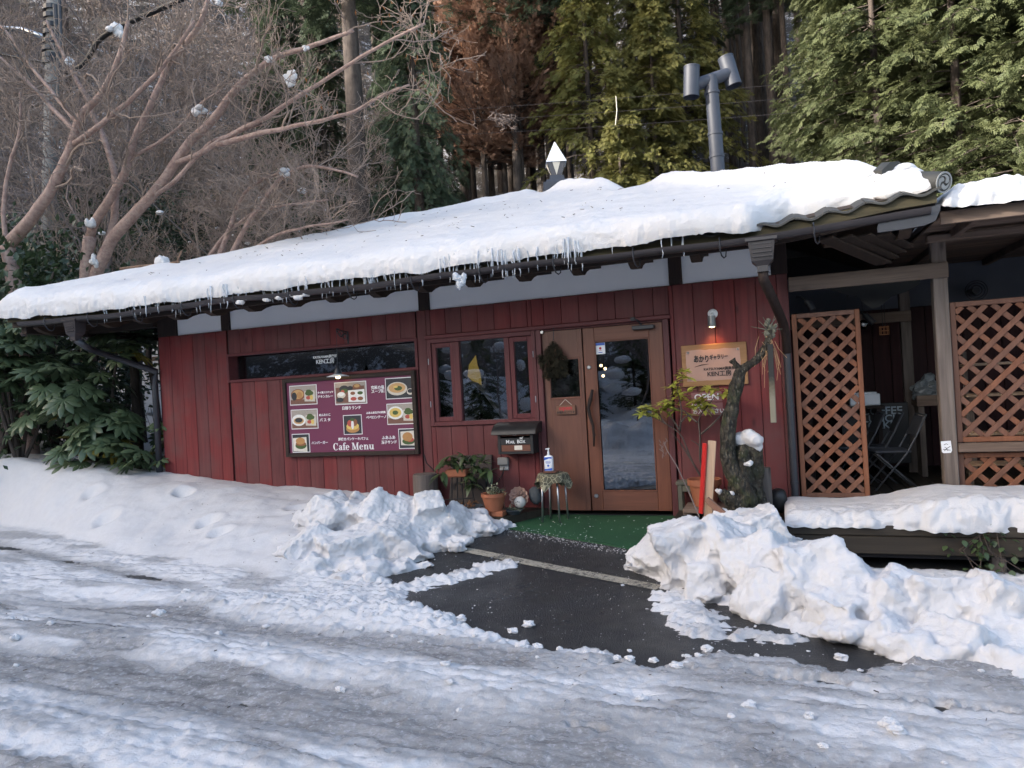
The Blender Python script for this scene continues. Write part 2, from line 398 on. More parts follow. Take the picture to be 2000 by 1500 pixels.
# ================================================================== the setting
def z0(x, y): return -0.045 - .155*sstep(-.25, -2.5, y) - .22*sstep(-.05, .45, x)*sstep(-2.9, -1.9, y)
ASPH = [(-3.35,-2.2),(-3.15,-1.2),(-2.85,-.3),(-1.0,-.3),(-1.2,-1.7),(-.75,-2.3),(-.35,-2.5),(.05,-2.85),(.6,-3.22),(.55,-3.36),(.1,-3.38),(-.45,-3.3),(-.72,-3.6),(-1.36,-3.42),(-1.9,-3.32),(-2.7,-2.72)]
def seg_d(x, y, a, b):
    e = (b[0]-a[0], b[1]-a[1]); t = np.clip(((x-a[0])*e[0]+(y-a[1])*e[1])/(e[0]**2+e[1]**2), 0, 1)
    return np.hypot(x-a[0]-t*e[0], y-a[1]-t*e[1])
def bank_top(x): return np.interp(x, [-30,-14,-10.8,-8.7,-7.5,-6.5,-5.4,-4.6,-4.2,-2.6], [1.1,.92,.80,.60,.43,.33,.26,.22,.14,-.04])
def toe_y(x): return np.interp(x, [-40,-10.1,-6.3,-4.17,-3.2], [2.4,-1.0,-1.95,-2.55,-2.2])
def yard(x, y): return .36*np.maximum(y-3, 0)*sstep(-8.3, -9.5, x)
def snow_fields(x, y):
    zz = z0(x, y)
    wob = .10*fbm2(x*.45, y*.4, 3, 3)
    yb = y + .035*(x+3) + wob
    G = lambda c, w_: np.exp(-((yb-c)/w_)**2)
    right = sstep(-2.2, -.6, x)
    crumb = fbm2(x*3.2, y*7.5, 4, 11, .6); fine = fbm2(x*14, y*19, 3, 23, .6); big = fbm2(x*.8, y*2.4, 3, 31); fine2 = fbm2(x*37, y*44, 2, 29); streak = fbm2(x*.32-y*.1, y*9+x*.5, 3, 37)
    ice = np.clip((.55+.4*sstep(-6, -3, x))*G(-3.62, .22)*(1-.65*right) + 1.0*G(-4.55, .30)*(1-.6*right) + .5*right*np.clip(.5+big*1.1, 0, 1) + .55*sstep(.05, .5, big)*(1-right), 0, 1)
    rut = np.exp(-((y-toe_y(x)+.42+.4*wob)/.13)**2)*sstep(-4.0, -5.2, x); ice = np.maximum(ice, rut*.7)
    rut2 = np.exp(-((yb+5.75)/.25)**2)*.9; ice = np.maximum(ice, rut2)
    depth = .042 + .05*G(-3.2, .17)*(1-right) + .055*G(-4.12, .17)*(1-.7*right) + .05*G(-5.15, .25) - .012*rut
    depth = depth + .022*big + (.014*crumb + .011*fine + .005*fine2)*(1-.72*ice) + (.003*crumb+.0022*fine+.0014*fine2)*ice + .007*streak
    depth = depth - .028*ice
    lane = sstep(-2.75, -3.3, y); ice = np.maximum(ice, lane*np.clip(.36+.30*big+.28*crumb+.38*streak+.12*fine+.12*right, 0, .85))
    # crumbly white zone between the ruts and the bare asphalt
    cz = np.exp(-(((x+2.5)/1.3)**2+((y+3.15)/.45)**2)); depth = depth + cz*(.02+.03*np.abs(crumb)+.012*fine); ice = ice*(1-.75*cz)
    # bare asphalt
    sdn = poly_sd(x, y, ASPH) + .10*fbm2(x*2.4, y*2.9, 3, 41) + .035*fbm2(x*11, y*12, 3, 47, .65)
    tongue = .13 - seg_d(x, y, (-3.1, -2.62), (-2.35, -1.72)) + .07*crumb + .03*fine
    patch = np.maximum(.17 - seg_d(x, y, (-.8, -2.35), (-.52, -2.95)), .1-seg_d(x, y, (-.3, -3.0), (-.1, -3.05))) + .08*crumb + .03*fine
    sdn = np.maximum(sdn, np.maximum(tongue, patch)*.8)
    for hx, hy, hr, hl in ((.12,-3.62,.03,.15),(.66,-3.80,.03,.17),(-.62,-3.6,.02,.12),(-.9,-4.4,.012,.06)):
        sdn = np.minimum(sdn, np.hypot((x-hx)/hl, (y-hy+.05*(x-hx))/hr)*.10-.07+.06*fine+.08*crumb)
    depth = np.where(sdn < 0, np.minimum(depth, -.03), depth*sstep(0, .16, sdn)+.012*sstep(0, .04, sdn)*(1-sstep(.05, .2, sdn))*(1+fine))
    z = zz + depth
    # the bank against the cafe wall and the yard west of it
    ty = toe_y(x) + .10*fbm2(x*.9, y*.9, 2, 61); bt = bank_top(x)
    s = np.clip((y-ty)/(np.maximum(-.45-ty, .3)), 0, 1.0)
    bz = -.19 + (bt+.19)*(1-(1-s)**1.75) + (.045*fbm2(x*.9, y*1.1, 3, 71) + .012*fbm2(x*4, y*4, 3, 77))*sstep(0, .25, s)
    for fx, fy, fr in ((-5.05,-.95,.13),(-4.85,-.85,.10),(-6.0,-1.35,.10),(-7.6,-1.3,.11),(-6.9,-.8,.09),(-8.3,-.9,.1),(-5.6,-1.6,.09)):
        dd = np.hypot((x-fx)/1.4, y-fy)/fr; bz = bz - .075*np.exp(-dd**2.0*1.4) + .02*np.exp(-((dd-1.3)/.4)**2)
    inb = sstep(-3.75, -4.5, x)*sstep(0, .06, s)
    z = np.where(inb > 0, np.maximum(z*(1-inb)+bz*inb, np.where(bz > z, z*(1-inb)+bz*inb, z)), z); ice = ice*(1-sstep(.02, .14, s)*inb)
    # snow lying before the deck on the east side
    e = sstep(-.35, .15, x)*sstep(-3.05, -2.3, y); ez = -.33 + .26*np.exp(-((x+.2)/.5)**2) + .05*sstep(-1.5, -2.6, y) + .03*fbm2(x*1.3, y*1.3, 3, 81) + .008*fbm2(x*7, y*7, 2, 83)
    z = np.where(e > 0, np.maximum(z, z*(1-e)+ez*e), z); ice = ice*(1-e)
    # nothing under the house, the porch and the paved strip by the door
    pav = (x > -4.35)*(x < -.9)*(y > -.62); z = np.where(pav, np.minimum(z, -.09), z)
    house = (x > -7.97)*(x < .2)*(y > .03)*(y < 11.2); z = np.where(house, -.5, z)
    deck = (x > -.0)*(x < 6.5)*(y > -.98)*(y < 6); z = np.where(deck, -.42, z)
    # rougher natural snow further away
    far = sstep(1, 4, y)*((x < -8) | (x > 6.5)); z = z + far*.12*fbm2(x*.6, y*.6, 4, 91) + yard(x, y)
    # the lane's far verge behind the viewer
    z = z + .55*sstep(-8.3, -9.6, y)*(1+.5*fbm2(x*.7, y*.7, 3, 95))
    return z, ice
def spaced(pts):
    out = []
    for (a, b, st) in pts: out.append(np.arange(a, b-1e-6, st))
    return np.concatenate(out+[[pts[-1][1]]])
xs = spaced([(-60,-16,.8),(-16,-9,.06),(-9,-4.6,.026),(-4.6,1.9,.0135),(1.9,4,.03),(4,8,.1),(8,50,.8)])
ys = spaced([(-10,-7.4,.15),(-7.4,-5.7,.05),(-5.7,-2.0,.0145),(-2.0,.4,.022),(.4,4,.09),(4,12.4,.3)])
X, Y = np.meshgrid(xs, ys)
Z, ICE = snow_fields(X, Y)
g = MB(); V, F = gridmesh(X, Y, Z); g.add(V, F, 0, ICE.reshape(-1))
k = NT('lane_snow_and_ice'); v = k.coords(); at = k.n('Attribute', {'attribute_name': 'ice'}); ic = at.outputs['Fac']
n1 = k.noise(k.coords((.55, 1.6, 1)), 7, 6, .68); n2 = k.noise(v, 85, 4, .7); n3 = k.noise(v, 12, 5, .65)
f = k.math('ADD', ic, k.math('MULTIPLY', k.math('SUBTRACT', n1, .5), .9)); f = k.ramp(f, [(.18, (0, 0, 0)), (.80, (1, 1, 1))])
icec = k.ramp(n1, [(.3, (.115, .111, .111)), (.5, (.235, .23, .23)), (.75, (.37, .364, .364))])
icec = k.mix(k.math('MULTIPLY', k.ramp(k.noise(v, 34, 4, .7), [(.52, (0, 0, 0)), (.66, (1, 1, 1))]), .6), icec, (.45, .45, .468))
c = k.mix(f, k.mix(n3, (.515, .507, .515), (.612, .604, .606)), icec)
h = k.math('ADD', k.math('MULTIPLY', n3, .55), k.math('ADD', k.math('MULTIPLY', n2, .35), k.math('MULTIPLY', n1, .4)))
bm = k.n('Bump', None, Height=h, Distance=.03); bm.inputs['Strength'].default_value = .5
k.bsdf(Base_Color=c, Roughness=k.ramp(f, [(0, (.6, .6, .6)), (1, (.24, .24, .24))]), Specular_IOR_Level=.4, Normal=bm.outputs[0])
snow_cover = g.build('snow_cover', k.m, smooth=True, kind='structure', attr='ice')
# wet asphalt lane and apron
xs2 = np.arange(-60, 50.1, .5); ys2 = np.concatenate([np.arange(-10, -3, .5), np.arange(-3, .06, .15)])
A, B = np.meshgrid(xs2, ys2); g = MB(); V, F = gridmesh(A, B, z0(A, B)); g.add(V, F)
k = NT('wet_asphalt'); v = k.coords(); n = k.noise(v, 210, 3, .7); n2 = k.noise(v, 2.2, 5, .6); vo = k.n('TexVoronoi', None, Vector=v, Scale=110.0)
c = k.mix(n, (.006, .006, .007), (.026, .026, .029)); c = k.mix(k.ramp(n2, [(.45, (0, 0, 0)), (.75, (.55, .55, .55))]), c, (.032, .033, .036))
sp = k.n('TexVoronoi', {'feature': 'F1'}, Vector=v, Scale=95.0); salt = k.math('MULTIPLY', k.ramp(sp.outputs['Distance'], [(.07, (1, 1, 1)), (.13, (0, 0, 0))]), k.ramp(k.noise(v, 3.3, 5, .7), [(.47, (0, 0, 0)), (.62, (.8, .8, .8))]))
c = k.mix(salt, c, (.45, .45, .46))
k.bsdf(Base_Color=c, Roughness=k.ramp(n2, [(.35, (.26, .26, .26)), (.65, (.55, .55, .55))]), Specular_IOR_Level=.5, Normal=k.bump(k.math('ADD', vo.outputs[0], n), 1.0, .012))
g.build('road', k.m, smooth=True, kind='structure')
# worn yellowish line across the apron
rng = np.random.default_rng(5); g = MB(); a = np.array([-3.25, -1.24]); b = np.array([-.98, -2.10]); d = (b-a)/np.linalg.norm(b-a); nn = np.array([-d[1], d[0]])
u = np.linspace(-.02, 1.02, 90)[None]; v_ = np.linspace(-.056, .056, 5)[:, None]
LX, LY = a[0]+(b-a)[0]*u+nn[0]*v_, a[1]+(b-a)[1]*u+nn[1]*v_; V, F = gridmesh(LX, LY, z0(LX, LY)+.004); g.add(V, F)
k = NT('worn_line_paint'); v = k.coords(); n = k.noise(v, 38, 5, .75); n2 = k.noise(v, 190, 3, .7); n3 = k.noise(v, 6, 3)
f = k.ramp(k.math('ADD', k.math('ADD', k.math('MULTIPLY', n, .6), k.math('MULTIPLY', n2, .3)), k.math('MULTIPLY', n3, .3)), [(.52, (0, 0, 0)), (.62, (1, 1, 1))])
k.bsdf(Base_Color=k.mix(f, (.022, .022, .024), (.34, .31, .25)), Roughness=.6, Normal=k.bump(n2, .6, .006))
g.build('road_line', k.m, smooth=True, kind='structure')
# steep wooded hillside behind, and the bank across the lane
def hill_z(x, y):
    z = .25 + np.maximum(y-11.6, 0)*.84*sstep(11, 15, y) + np.maximum(-x-15, 0)*.75*sstep(11.6, 20, y) + .5*fbm2(x*.16, y*.16, 4, 5) + .18*fbm2(x*.8, y*.8, 3, 6)*sstep(12, 14, y)
    return z - .3*sstep(13.5, 11.6, y)
hx = np.arange(-120, 70.1, .8); hy = np.concatenate([np.arange(11.6, 42, .5), np.arange(42, 95, 1.5)])
A, B = np.meshgrid(hx, hy); g = MB(); V, F = gridmesh(A, B, hill_z(A, B)); g.add(V, F)
k = NT('snowy_forest_floor'); v = k.coords(); n = k.noise(v, 1.6, 6, .72); n2 = k.noise(v, 7, 5, .7)
f = k.math('ADD', k.math('MULTIPLY', n, .65), k.math('MULTIPLY', n2, .42))
c = k.ramp(f, [(.37, (.60, .61, .65)), (.45, (.42, .42, .45)), (.49, (.085, .070, .058)), (.75, (.04, .036, .03))])
k.bsdf(Base_Color=c, Roughness=.8, Normal=k.bump(f, .8, .25)); floor_m = k.m
g.build('hillside', floor_m, smooth=True, kind='structure')
def verge_z(x, y):
    d = np.maximum(-9.4-y, 0)
    z = .25 + .05*d + .92*np.maximum(d-4.2, 0)*sstep(4.2, 9, d) + .35*fbm2(x*.35, y*.35, 4, 9)*sstep(0, 1.5, d) + .12*fbm2(x*1.4, y*1.4, 3, 10)*sstep(0, 1.5, d)
    return np.minimum(z, RIDGE + 1.6*fbm2(x*.07, y*.07, 3, 12) - .35*np.maximum(d-29, 0))
RIDGE = 3.6
vx = np.arange(-40, 40.1, .4); vy = np.arange(-16, -9.39, .4); A, B = np.meshgrid(vx, vy); g = MB(); V, F = gridmesh(A, B, verge_z(A, B)); g.add(V, F)
g.build('roadside_bank', M_['snow'], smooth=True, kind='structure')
vx = np.arange(-170, 110.1, 1.6); vy = np.arange(-90, -15.5, 1.0); A, B = np.meshgrid(vx, vy); g = MB(); V, F = gridmesh(A, B, verge_z(A, B)-.02); g.add(V, F)
g.build('opposite_hillside', floor_m, smooth=True, kind='structure')
# unseen steep western hill, added and shaped so its shade falls over the cafe
def west_z(x, y): return np.minimum(.2 + 1.22*np.maximum(-26-x, 0)*sstep(-26, -31, x), 31.2+.9*fbm2(y*.09, x*.05, 3, 15)) - .5*np.maximum(-52-x, 0)
A, B = np.meshgrid(np.arange(-90, -25.5, 1.0), np.arange(-90, 13.1, 1.2)); g = MB(); V, F = gridmesh(A, B, west_z(A, B)); g.add(V, F)
g.build('added_west_hillside', floor_m, smooth=True, kind='structure')
# green artificial turf mat before the door
c4 = np.array([(-2.47, -.03), (-1.05, -.03), (-1.05, -1.36), (-2.80, -.66)]); u = np.linspace(0, 1, 34)[None, :, None]; t = np.linspace(0, 1, 26)[:, None, None]
P = (c4[0]*(1-u)+c4[1]*u)*(1-t) + (c4[3]*(1-u)+c4[2]*u)*t
mz = z0(P[..., 0], P[..., 1])+.012+.004*fbm2(P[..., 0]*3, P[..., 1]*3, 2, 4)
g = MB(); V, F = gridmesh(P[..., 0], P[..., 1], mz); g.add(V, F[:, ::-1])
rim = np.concatenate([np.arange(34), np.arange(1, 26)*34+33, 25*34+np.arange(32, -1, -1), np.arange(24, 0, -1)*34])
n = len(rim); g.add(np.vstack([V[rim], V[rim]-[0, 0, .014]]), np.stack([np.arange(n), np.arange(n)+n, (np.arange(n)+1) % n+n, (np.arange(n)+1) % n], 1))
k = NT('green_turf_mat'); v = k.coords(); n = k.noise(v, 150, 3); n2 = k.noise(v, 2.5, 4)
c = k.mix(n, (.004, .030, .010), (.014, .098, .034)); c = k.mix(k.ramp(n2, [(.4, (0, 0, 0)), (.7, (.6, .6, .6))]), c, (.006, .042, .016))
k.bsdf(Base_Color=c, Roughness=.75, Normal=k.bump(n, .8, .006))
mat_o = g.build('turf_mat', k.m); tag(mat_o, 'green artificial turf mat on the ground before the cafe door', 'door mat')
# ------------------------------------------------------------------ snow lumps
def ico(sub):
    t = (1+5**.5)/2
    V = [(-1,t,0),(1,t,0),(-1,-t,0),(1,-t,0),(0,-1,t),(0,1,t),(0,-1,-t),(0,1,-t),(t,0,-1),(t,0,1),(-t,0,-1),(-t,0,1)]
    F = [(0,11,5),(0,5,1),(0,1,7),(0,7,10),(0,10,11),(1,5,9),(5,11,4),(11,10,2),(10,7,6),(7,1,8),(3,9,4),(3,4,2),(3,2,6),(3,6,8),(3,8,9),(4,9,5),(2,4,11),(6,2,10),(8,6,7),(9,8,1)]
    V = [np.array(p)/np.linalg.norm(p) for p in V]
    for _ in range(sub):
        c = {}; NF = []
        def mid(a, b):
            kk = (min(a, b), max(a, b))
            if kk not in c:
                p = V[a]+V[b]; V.append(p/np.linalg.norm(p)); c[kk] = len(V)-1
            return c[kk]
        for a, b, d in F:
            x_, y_, z_ = mid(a, b), mid(b, d), mid(d, a); NF += [(a, x_, z_), (b, y_, x_), (d, z_, y_), (x_, y_, z_)]
        F = NF
    return np.array(V), np.array(F)
ICO1, ICO2, ICO3 = ico(1), ico(2), ico(3)
def rotm(rng):
    q = rng.normal(size=4); q /= np.linalg.norm(q); a, b, c, d = q
    return np.array([[a*a+b*b-c*c-d*d, 2*(b*c-a*d), 2*(b*d+a*c)], [2*(b*c+a*d), a*a-b*b+c*c-d*d, 2*(c*d-a*b)], [2*(b*d-a*c), 2*(c*d+a*b), a*a-b*b-c*c+d*d]])
def lump(g, c, r, rng, blocky=.4, T=ICO2, rough=.22, seed=0):
    V, F = T; W = V.copy()
    sup = 1/np.max(np.abs(V @ rotm(rng)), axis=1)           # push towards a tumbled block
    W = V*(1-blocky + blocky*sup[:, None]*.8)
    W = W*(1 + rough*noise3(V, 1.7, seed)[:, None] + .5*rough*noise3(V, 4.1, seed+3)[:, None])
    W = W @ rotm(rng).T
    g.add(np.array(c)+W*np.broadcast_to(np.asarray(r, float), (3,)), F)
def remeshed(g, name, m, voxel, disp, loc=None, smooth=True):
    o = g.build('tmp', m); md = o.modifiers.new('r', 'REMESH'); md.mode = 'VOXEL'; md.voxel_size = voxel
    me = bpy.data.meshes.new_from_object(o.evaluated_get(bpy.context.evaluated_depsgraph_get())); bpy.data.objects.remove(o)
    n = len(me.vertices); V = np.zeros(n*3); N = np.zeros(n*3); me.vertices.foreach_get('co', V); me.vertex_normals.foreach_get('vector', N)
    V = V.reshape(-1, 3); N = N.reshape(-1, 3); V = V + N*disp(V)[:, None]
    if loc is not None: V = V - np.array(loc)
    me.vertices.foreach_set('co', V.ravel()); me.materials.clear(); me.materials.append(m)
    me.polygons.foreach_set('use_smooth', np.full(len(me.polygons), smooth)); me.update()
    me.name = name; o = bpy.data.objects.new(name, me); COL.objects.link(o)
    if loc is not None: o.location = loc
    return o
def pile_disp(a=1.0, seed=0):
    def f(V):
        W = V+.03*np.stack([noise3(V, 9, seed+7), noise3(V, 9, seed+8), noise3(V, 9, seed+9)], -1); r = lambda s, q: 1-2*np.abs(noise3(W, s, seed+q))          # sharp crests, soft hollows
        return a*(.018*noise3(V, 4.5, seed)+.009*r(7, 1)+.010*noise3(W, 14, seed+2)+.007*r(27, 3)+.007*noise3(W, 50, seed+4)+.004*noise3(V, 95, seed+5)-.015)
    return f
def pile(spec, seed, nsmall, spread, name, label, cat, voxel=.0155, m='snow_pile'):
    rng = np.random.default_rng(seed); g = MB()
    for i, (x, y, top, r) in enumerate(spec):
        zb = float(z0(x, y))-.1; hgt = top-zb
        nl = max(1, int(round(hgt/(r*1.1))))
        for j in range(nl):
            zz = top - r*.8 - j*(hgt/nl)*.95
            lump(g, (x+rng.normal(0, .03), y+rng.normal(0, .03), zz), (r*rng.uniform(.9, 1.1)*(1+.12*j), r*rng.uniform(.9, 1.1)*(1+.12*j), max(r*.85, hgt/nl*.7)), rng, rng.uniform(.55, 1.0), ICO3, .13, seed+i)
    for i in range(nsmall):
        x, y, top, r = spec[rng.integers(len(spec))]; a = rng.uniform(0, 6.28); q = r*rng.uniform(.6, 1.25)
        X_, Y_ = x+math.cos(a)*q*spread, y+math.sin(a)*q; zz = float(z0(X_, Y_)) + (top-float(z0(X_, Y_)))*max(0, 1-q/r*.72)*rng.uniform(.6, 1.05)
        rs_ = rng.uniform(.03, .13)*rng.uniform(.7, 1.2); lump(g, (X_, Y_, zz), (rs_*rng.uniform(.8, 1.5), rs_, rs_*rng.uniform(.5, 1)), rng, rng.uniform(.4, 1), ICO2, .2, i)
    o = remeshed(g, name, M_[m], voxel, pile_disp(1.0, seed), loc=(spec[0][0], spec[0][1], float(z0(spec[0][0], spec[0][1]))))
    return tag(o, label, cat)
PL = [(-4.42,-1.32,.42,.27),(-4.15,-1.25,.34,.26),(-3.84,-1.30,.40,.27),(-3.58,-1.2,.33,.24),(-3.36,-1.15,.40,.19),(-3.15,-1.0,.17,.24),(-2.95,-.85,.10,.22),(-4.7,-1.3,.20,.22),
      (-4.3,-1.75,.14,.32),(-3.9,-1.72,.16,.33),(-3.5,-1.55,.15,.30),(-3.2,-1.3,.06,.24),(-4.5,-1.8,.02,.2),(-4.05,-2.1,-.03,.24),(-3.65,-2.0,-.04,.24),(-3.42,-2.15,-.07,.15),(-3.25,-1.75,-.08,.16),(-2.85,-.7,.02,.16),(-3.1,-.75,.12,.2),(-3.75,-.95,.2,.25),(-4.3,-.95,.22,.25)]
pile(PL, 3, 130, 1.2, 'snow_pile', 'craggy heap of shovelled snow between the red wall and the turf mat', 'snow pile')
PR = [(-.72,-1.92,.30,.27),(-.47,-1.98,.31,.27),(-.95,-1.72,.14,.22),(-1.1,-1.6,.02,.16),(-.2,-2.2,.26,.28),(.08,-2.38,.27,.26),(.34,-2.52,.20,.25),(.60,-2.62,.10,.26),(.84,-2.7,.13,.24),(1.12,-2.68,.16,.25),(1.36,-2.7,.02,.22),
      (-.22,-1.35,.24,.30),(-.45,-1.5,.24,.26),(-.55,-2.2,.02,.2),(-.15,-2.5,.04,.22),(.2,-2.78,.02,.22),(.5,-2.95,-.04,.2),(.8,-3.02,-.03,.22),(1.1,-3.0,-.04,.2),(.62,-3.15,-.1,.15),(.95,-3.2,-.14,.12),(.12,-1.9,.0,.26),(.55,-2.25,-.10,.24),(1.05,-2.35,-.10,.24),(1.6,-2.6,-.10,.3)]
pile(PR, 8, 120, 1.2, 'snow_pile', 'long blocky ridge of ploughed snow with dirty flecks beside the wooden deck', 'snow pile')
# loose crumbs on the asphalt, the mat and along the ruts
rng = np.random.default_rng(77); g = MB(); OV, OF = ico(0)
def crumb(x, y, r, T=(OV, OF), lift=.4):
    zs = float(z0(x, y))+r*lift
    V, F = T; W = V*(1+.35*rng.normal(size=(len(V), 1)).clip(-1, 1)); g.add(np.array([x, y, zs])+W*np.array([r*rng.uniform(.8, 1.4), r*rng.uniform(.8, 1.4), r*rng.uniform(.5, .9)]), F)
for i in range(700):                                   # dusting along the mat's front edge
    t = rng.random()**.8; x = -2.75+1.5*t; y = -.72-.40*(x+2.75)+abs(rng.normal(0, .13))*rng.choice([1, -.55])
    crumb(x, y, rng.uniform(.0015, .0052), lift=2.2 if y > -.68-.40*(x+2.75) else .8)
for i in range(90): crumb(rng.uniform(-2.5, -1.1), rng.uniform(-.95, -.1), rng.uniform(.002, .005), lift=4)
for i in range(800):
    x, y = rng.uniform(-3.2, .3), rng.uniform(-3.3, -1.0); crumb(x, y, rng.uniform(.0013, .0034)*(1+2.5*(rng.random() < .02)))
for i in range(36):
    cx_, cy_ = [(-2.9,-1.6),(-.95,-2.2),(-2.2,-2.85),(-.7,-3.2),(-2.55,-1.75),(-1.15,-1.75)][rng.integers(6)]
    crumb(cx_+rng.normal(0, .2), cy_+rng.normal(0, .12), rng.uniform(.003, .008))
for i in range(70):                                    # fist-sized lumps along the ploughed edges and ruts
    q = rng.random()
    if q < .35: x, y = rng.uniform(-4.6, -1.6), -2.85-.3*rng.random()-.35*rng.random()**2*2
    elif q < .6: x, y = rng.uniform(-5.5, 1.2), -4.1+rng.normal(0, .16)
    elif q < .8: x, y = rng.uniform(-.6, 1.3), -3.15-rng.random()*.3+.1*rng.normal()
    else: x, y = rng.uniform(-1.9, -.3), -3.5+rng.normal(0, .1)
    r = rng.uniform(.008, .03)*(1.5 if rng.random() < .08 else 1)
    zz, _ = snow_fields(np.array([x]), np.array([y])); V, F = ICO2
    W = V*(1+.4*noise3(V, 1.9, i)+.25*noise3(V, 4.5, i))[:, None]; g.add(np.array([x, y, max(float(zz[0]), float(z0(x, y)))+r*.3])+(W @ rotm(rng).T)*np.array([r*1.3, r, r*.75]), F)
g.build('snow_crumbs', M_['snow'], kind='stuff')
# ================================================================== the cafe
def PX(px, py, y):
    """the point of the vertical plane at depth y seen in that direction (measured on the photograph, 2000 px wide)"""
    d = CF+(px-1000)/1390*CR-(py-750)/1390*CU; return CP+d*((y-CP[1])/d[1])
cafe = thing('cafe_building', 'low red boarded cafe with snow covered tiled hip roof, wooden door and long window', 'building', (-3.9, 0, 0))
OPEN = [(-6.82, -3.98, 1.665, 2.045), (-3.86, -2.5, .985, 2.06), (-2.54, -1.03, -.2, 2.06)]
def minus(x0, x1, z0_, z1, ops):
    xsx = sorted({x0, x1, *[v for o in ops for v in o[:2] if x0 < v < x1]}); out = []; prev = None
    for a, b in zip(xsx, xsx[1:]):
        iv = [(z0_, z1)]
        for o in ops:
            if o[0] <= a+1e-6 and o[1] >= b-1e-6:
                iv = [q for l, h in iv for q in ((l, min(h, o[2])), (max(l, o[3]), h)) if q[1]-q[0] > .01]
        if prev and prev[2] == iv: prev[1] = b
        else:
            prev = [a, b, iv]; out.append(prev)
    return [(a, b, l, h) for a, b, iv in out for l, h in iv]
g = MB()
for a, b, l, h in minus(-8.0, .13, -.5, 2.95, OPEN): g.box((a, .002, l), (b, .06, h))
g.box((.07, .06, -.5), (.13, 10, 2.9)); g.box((-8.0, .06, -.5), (-7.94, 10, 2.9)); g.box((-7.94, 9.94, -.5), (.07, 10, 2.9))
wall = g.build('wall', M_['brown'], cafe)
rng = np.random.default_rng(2); x = -8.0; nb = 0
while x < .12:
    wd = min(rng.choice([.196, .2, .2, .204]), .13-x)
    if .13-(x+wd) < .06: wd = .13-x
    for a, b, l, h in minus(x, x+wd, -.42 if x < -4.4 or x > -.95 else -.06, 2.36+rng.uniform(-.002, .002), OPEN):
        if b-a < .03: continue
        MB().box((a+.0018, -.024+rng.uniform(-.002, .002), l), (b-.0018, 0, h), .0045).build('wall_board', M_['red'], wall)
    x += wd
# plaster band and timber posts under the eave
posts = [(-8.0, -7.66), (-6.89, -6.75), (-3.94, -3.80), (-1.015, -.88), (-.02, .135)]
for (a, b), (c_, d_) in zip(posts, posts[1:]): MB().box((b, -.004, 2.362), (c_, .0, 2.94)).build('plaster_panel', M_['plaster'], wall)
for a, b in posts: MB().box((a, -.035, 2.362), (b, .0, 2.93), .006).build('timber_post', M_['brown'], wall)
# inside: a dim room
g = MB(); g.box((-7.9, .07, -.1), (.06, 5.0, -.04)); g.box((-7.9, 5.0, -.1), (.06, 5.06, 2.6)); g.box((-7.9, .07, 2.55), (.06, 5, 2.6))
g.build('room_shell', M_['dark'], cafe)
# long window
win = thing('x', None, None); bpy.data.objects.remove(win)
def frame_bars(g, x0, x1, z0_, z1, w, ya, yb, bev=.004):
    g.box((x0, ya, z0_), (x0+w, yb, z1), bev); g.box((x1-w, ya, z0_), (x1, yb, z1), bev)
    g.box((x0+w, ya, z1-w), (x1-w, yb, z1), bev); g.box((x0+w, ya, z0_), (x1-w, yb, z0_+w), bev)
g = MB(); frame_bars(g, -6.82, -3.98, 1.665, 2.045, .035, -.045, .0)
g.box((-6.815, .0, 1.67), (-6.79, .14, 2.04)); g.box((-4.01, .0, 1.67), (-3.985, .14, 2.04)); g.box((-6.79, 0, 2.02), (-4.01, .14, 2.04)); g.box((-6.79, 0, 1.67), (-4.01, .14, 1.69))
lw = g.build('window', M_['redtrimx'], cafe)
MB().box((-6.79, .125, 1.69), (-4.01, .131, 2.02)).build('pane', M_['glass'], lw)
c0 = PX(632, 702, .12)
for s_, dz, sz in (('KATSUYAMA倶楽部', .032, .041), ('KEN工房', -.028, .071)):
    lettering(s_, c0[0]+.02, c0[2]+dz, .122, sz, M_['letter'], lw, bold=.0012)
# three-light window
g = MB(); frame_bars(g, -3.85, -2.505, .99, 2.012, .05, -.05, .0); g.box((-3.51, -.04, 1.04), (-3.445, .02, 1.96), .004); g.box((-2.885, -.04, 1.04), (-2.825, .02, 1.96), .004)
w3 = g.build('window', M_['redtrim'], cafe)
for x0, x1 in ((-3.80, -3.51), (-2.825, -2.555)):
    g = MB(); frame_bars(g, x0+.002, x1-.002, 1.042, 1.958, .052, -.028, .012); g.build('sash', M_['redtrim'], w3)
for x0, x1, zz0, zz1 in ((-3.75, -3.56, 1.09, 1.91), (-3.447, -2.883, 1.04, 1.96), (-2.775, -2.605, 1.09, 1.91)):
    MB().box((x0, .0, zz0), (x1, .005, zz1)).build('pane', M_['glass'], w3)
g = MB()
for x_, z_ in ((-3.835, 1.75), (-3.835, 1.25), (-2.535, 1.75), (-2.535, 1.25)): g.tube([(x_, -.056, z_-.035), (x_, -.056, z_+.035)], .005, 6)
g.build('hinge', M_['steel'], w3)
g = MB(); g.box((-3.87, -.062, 2.014), (-1.02, -.004, 2.056), .005); g.build('lintel_trim', M_['redtrimx'], cafe)
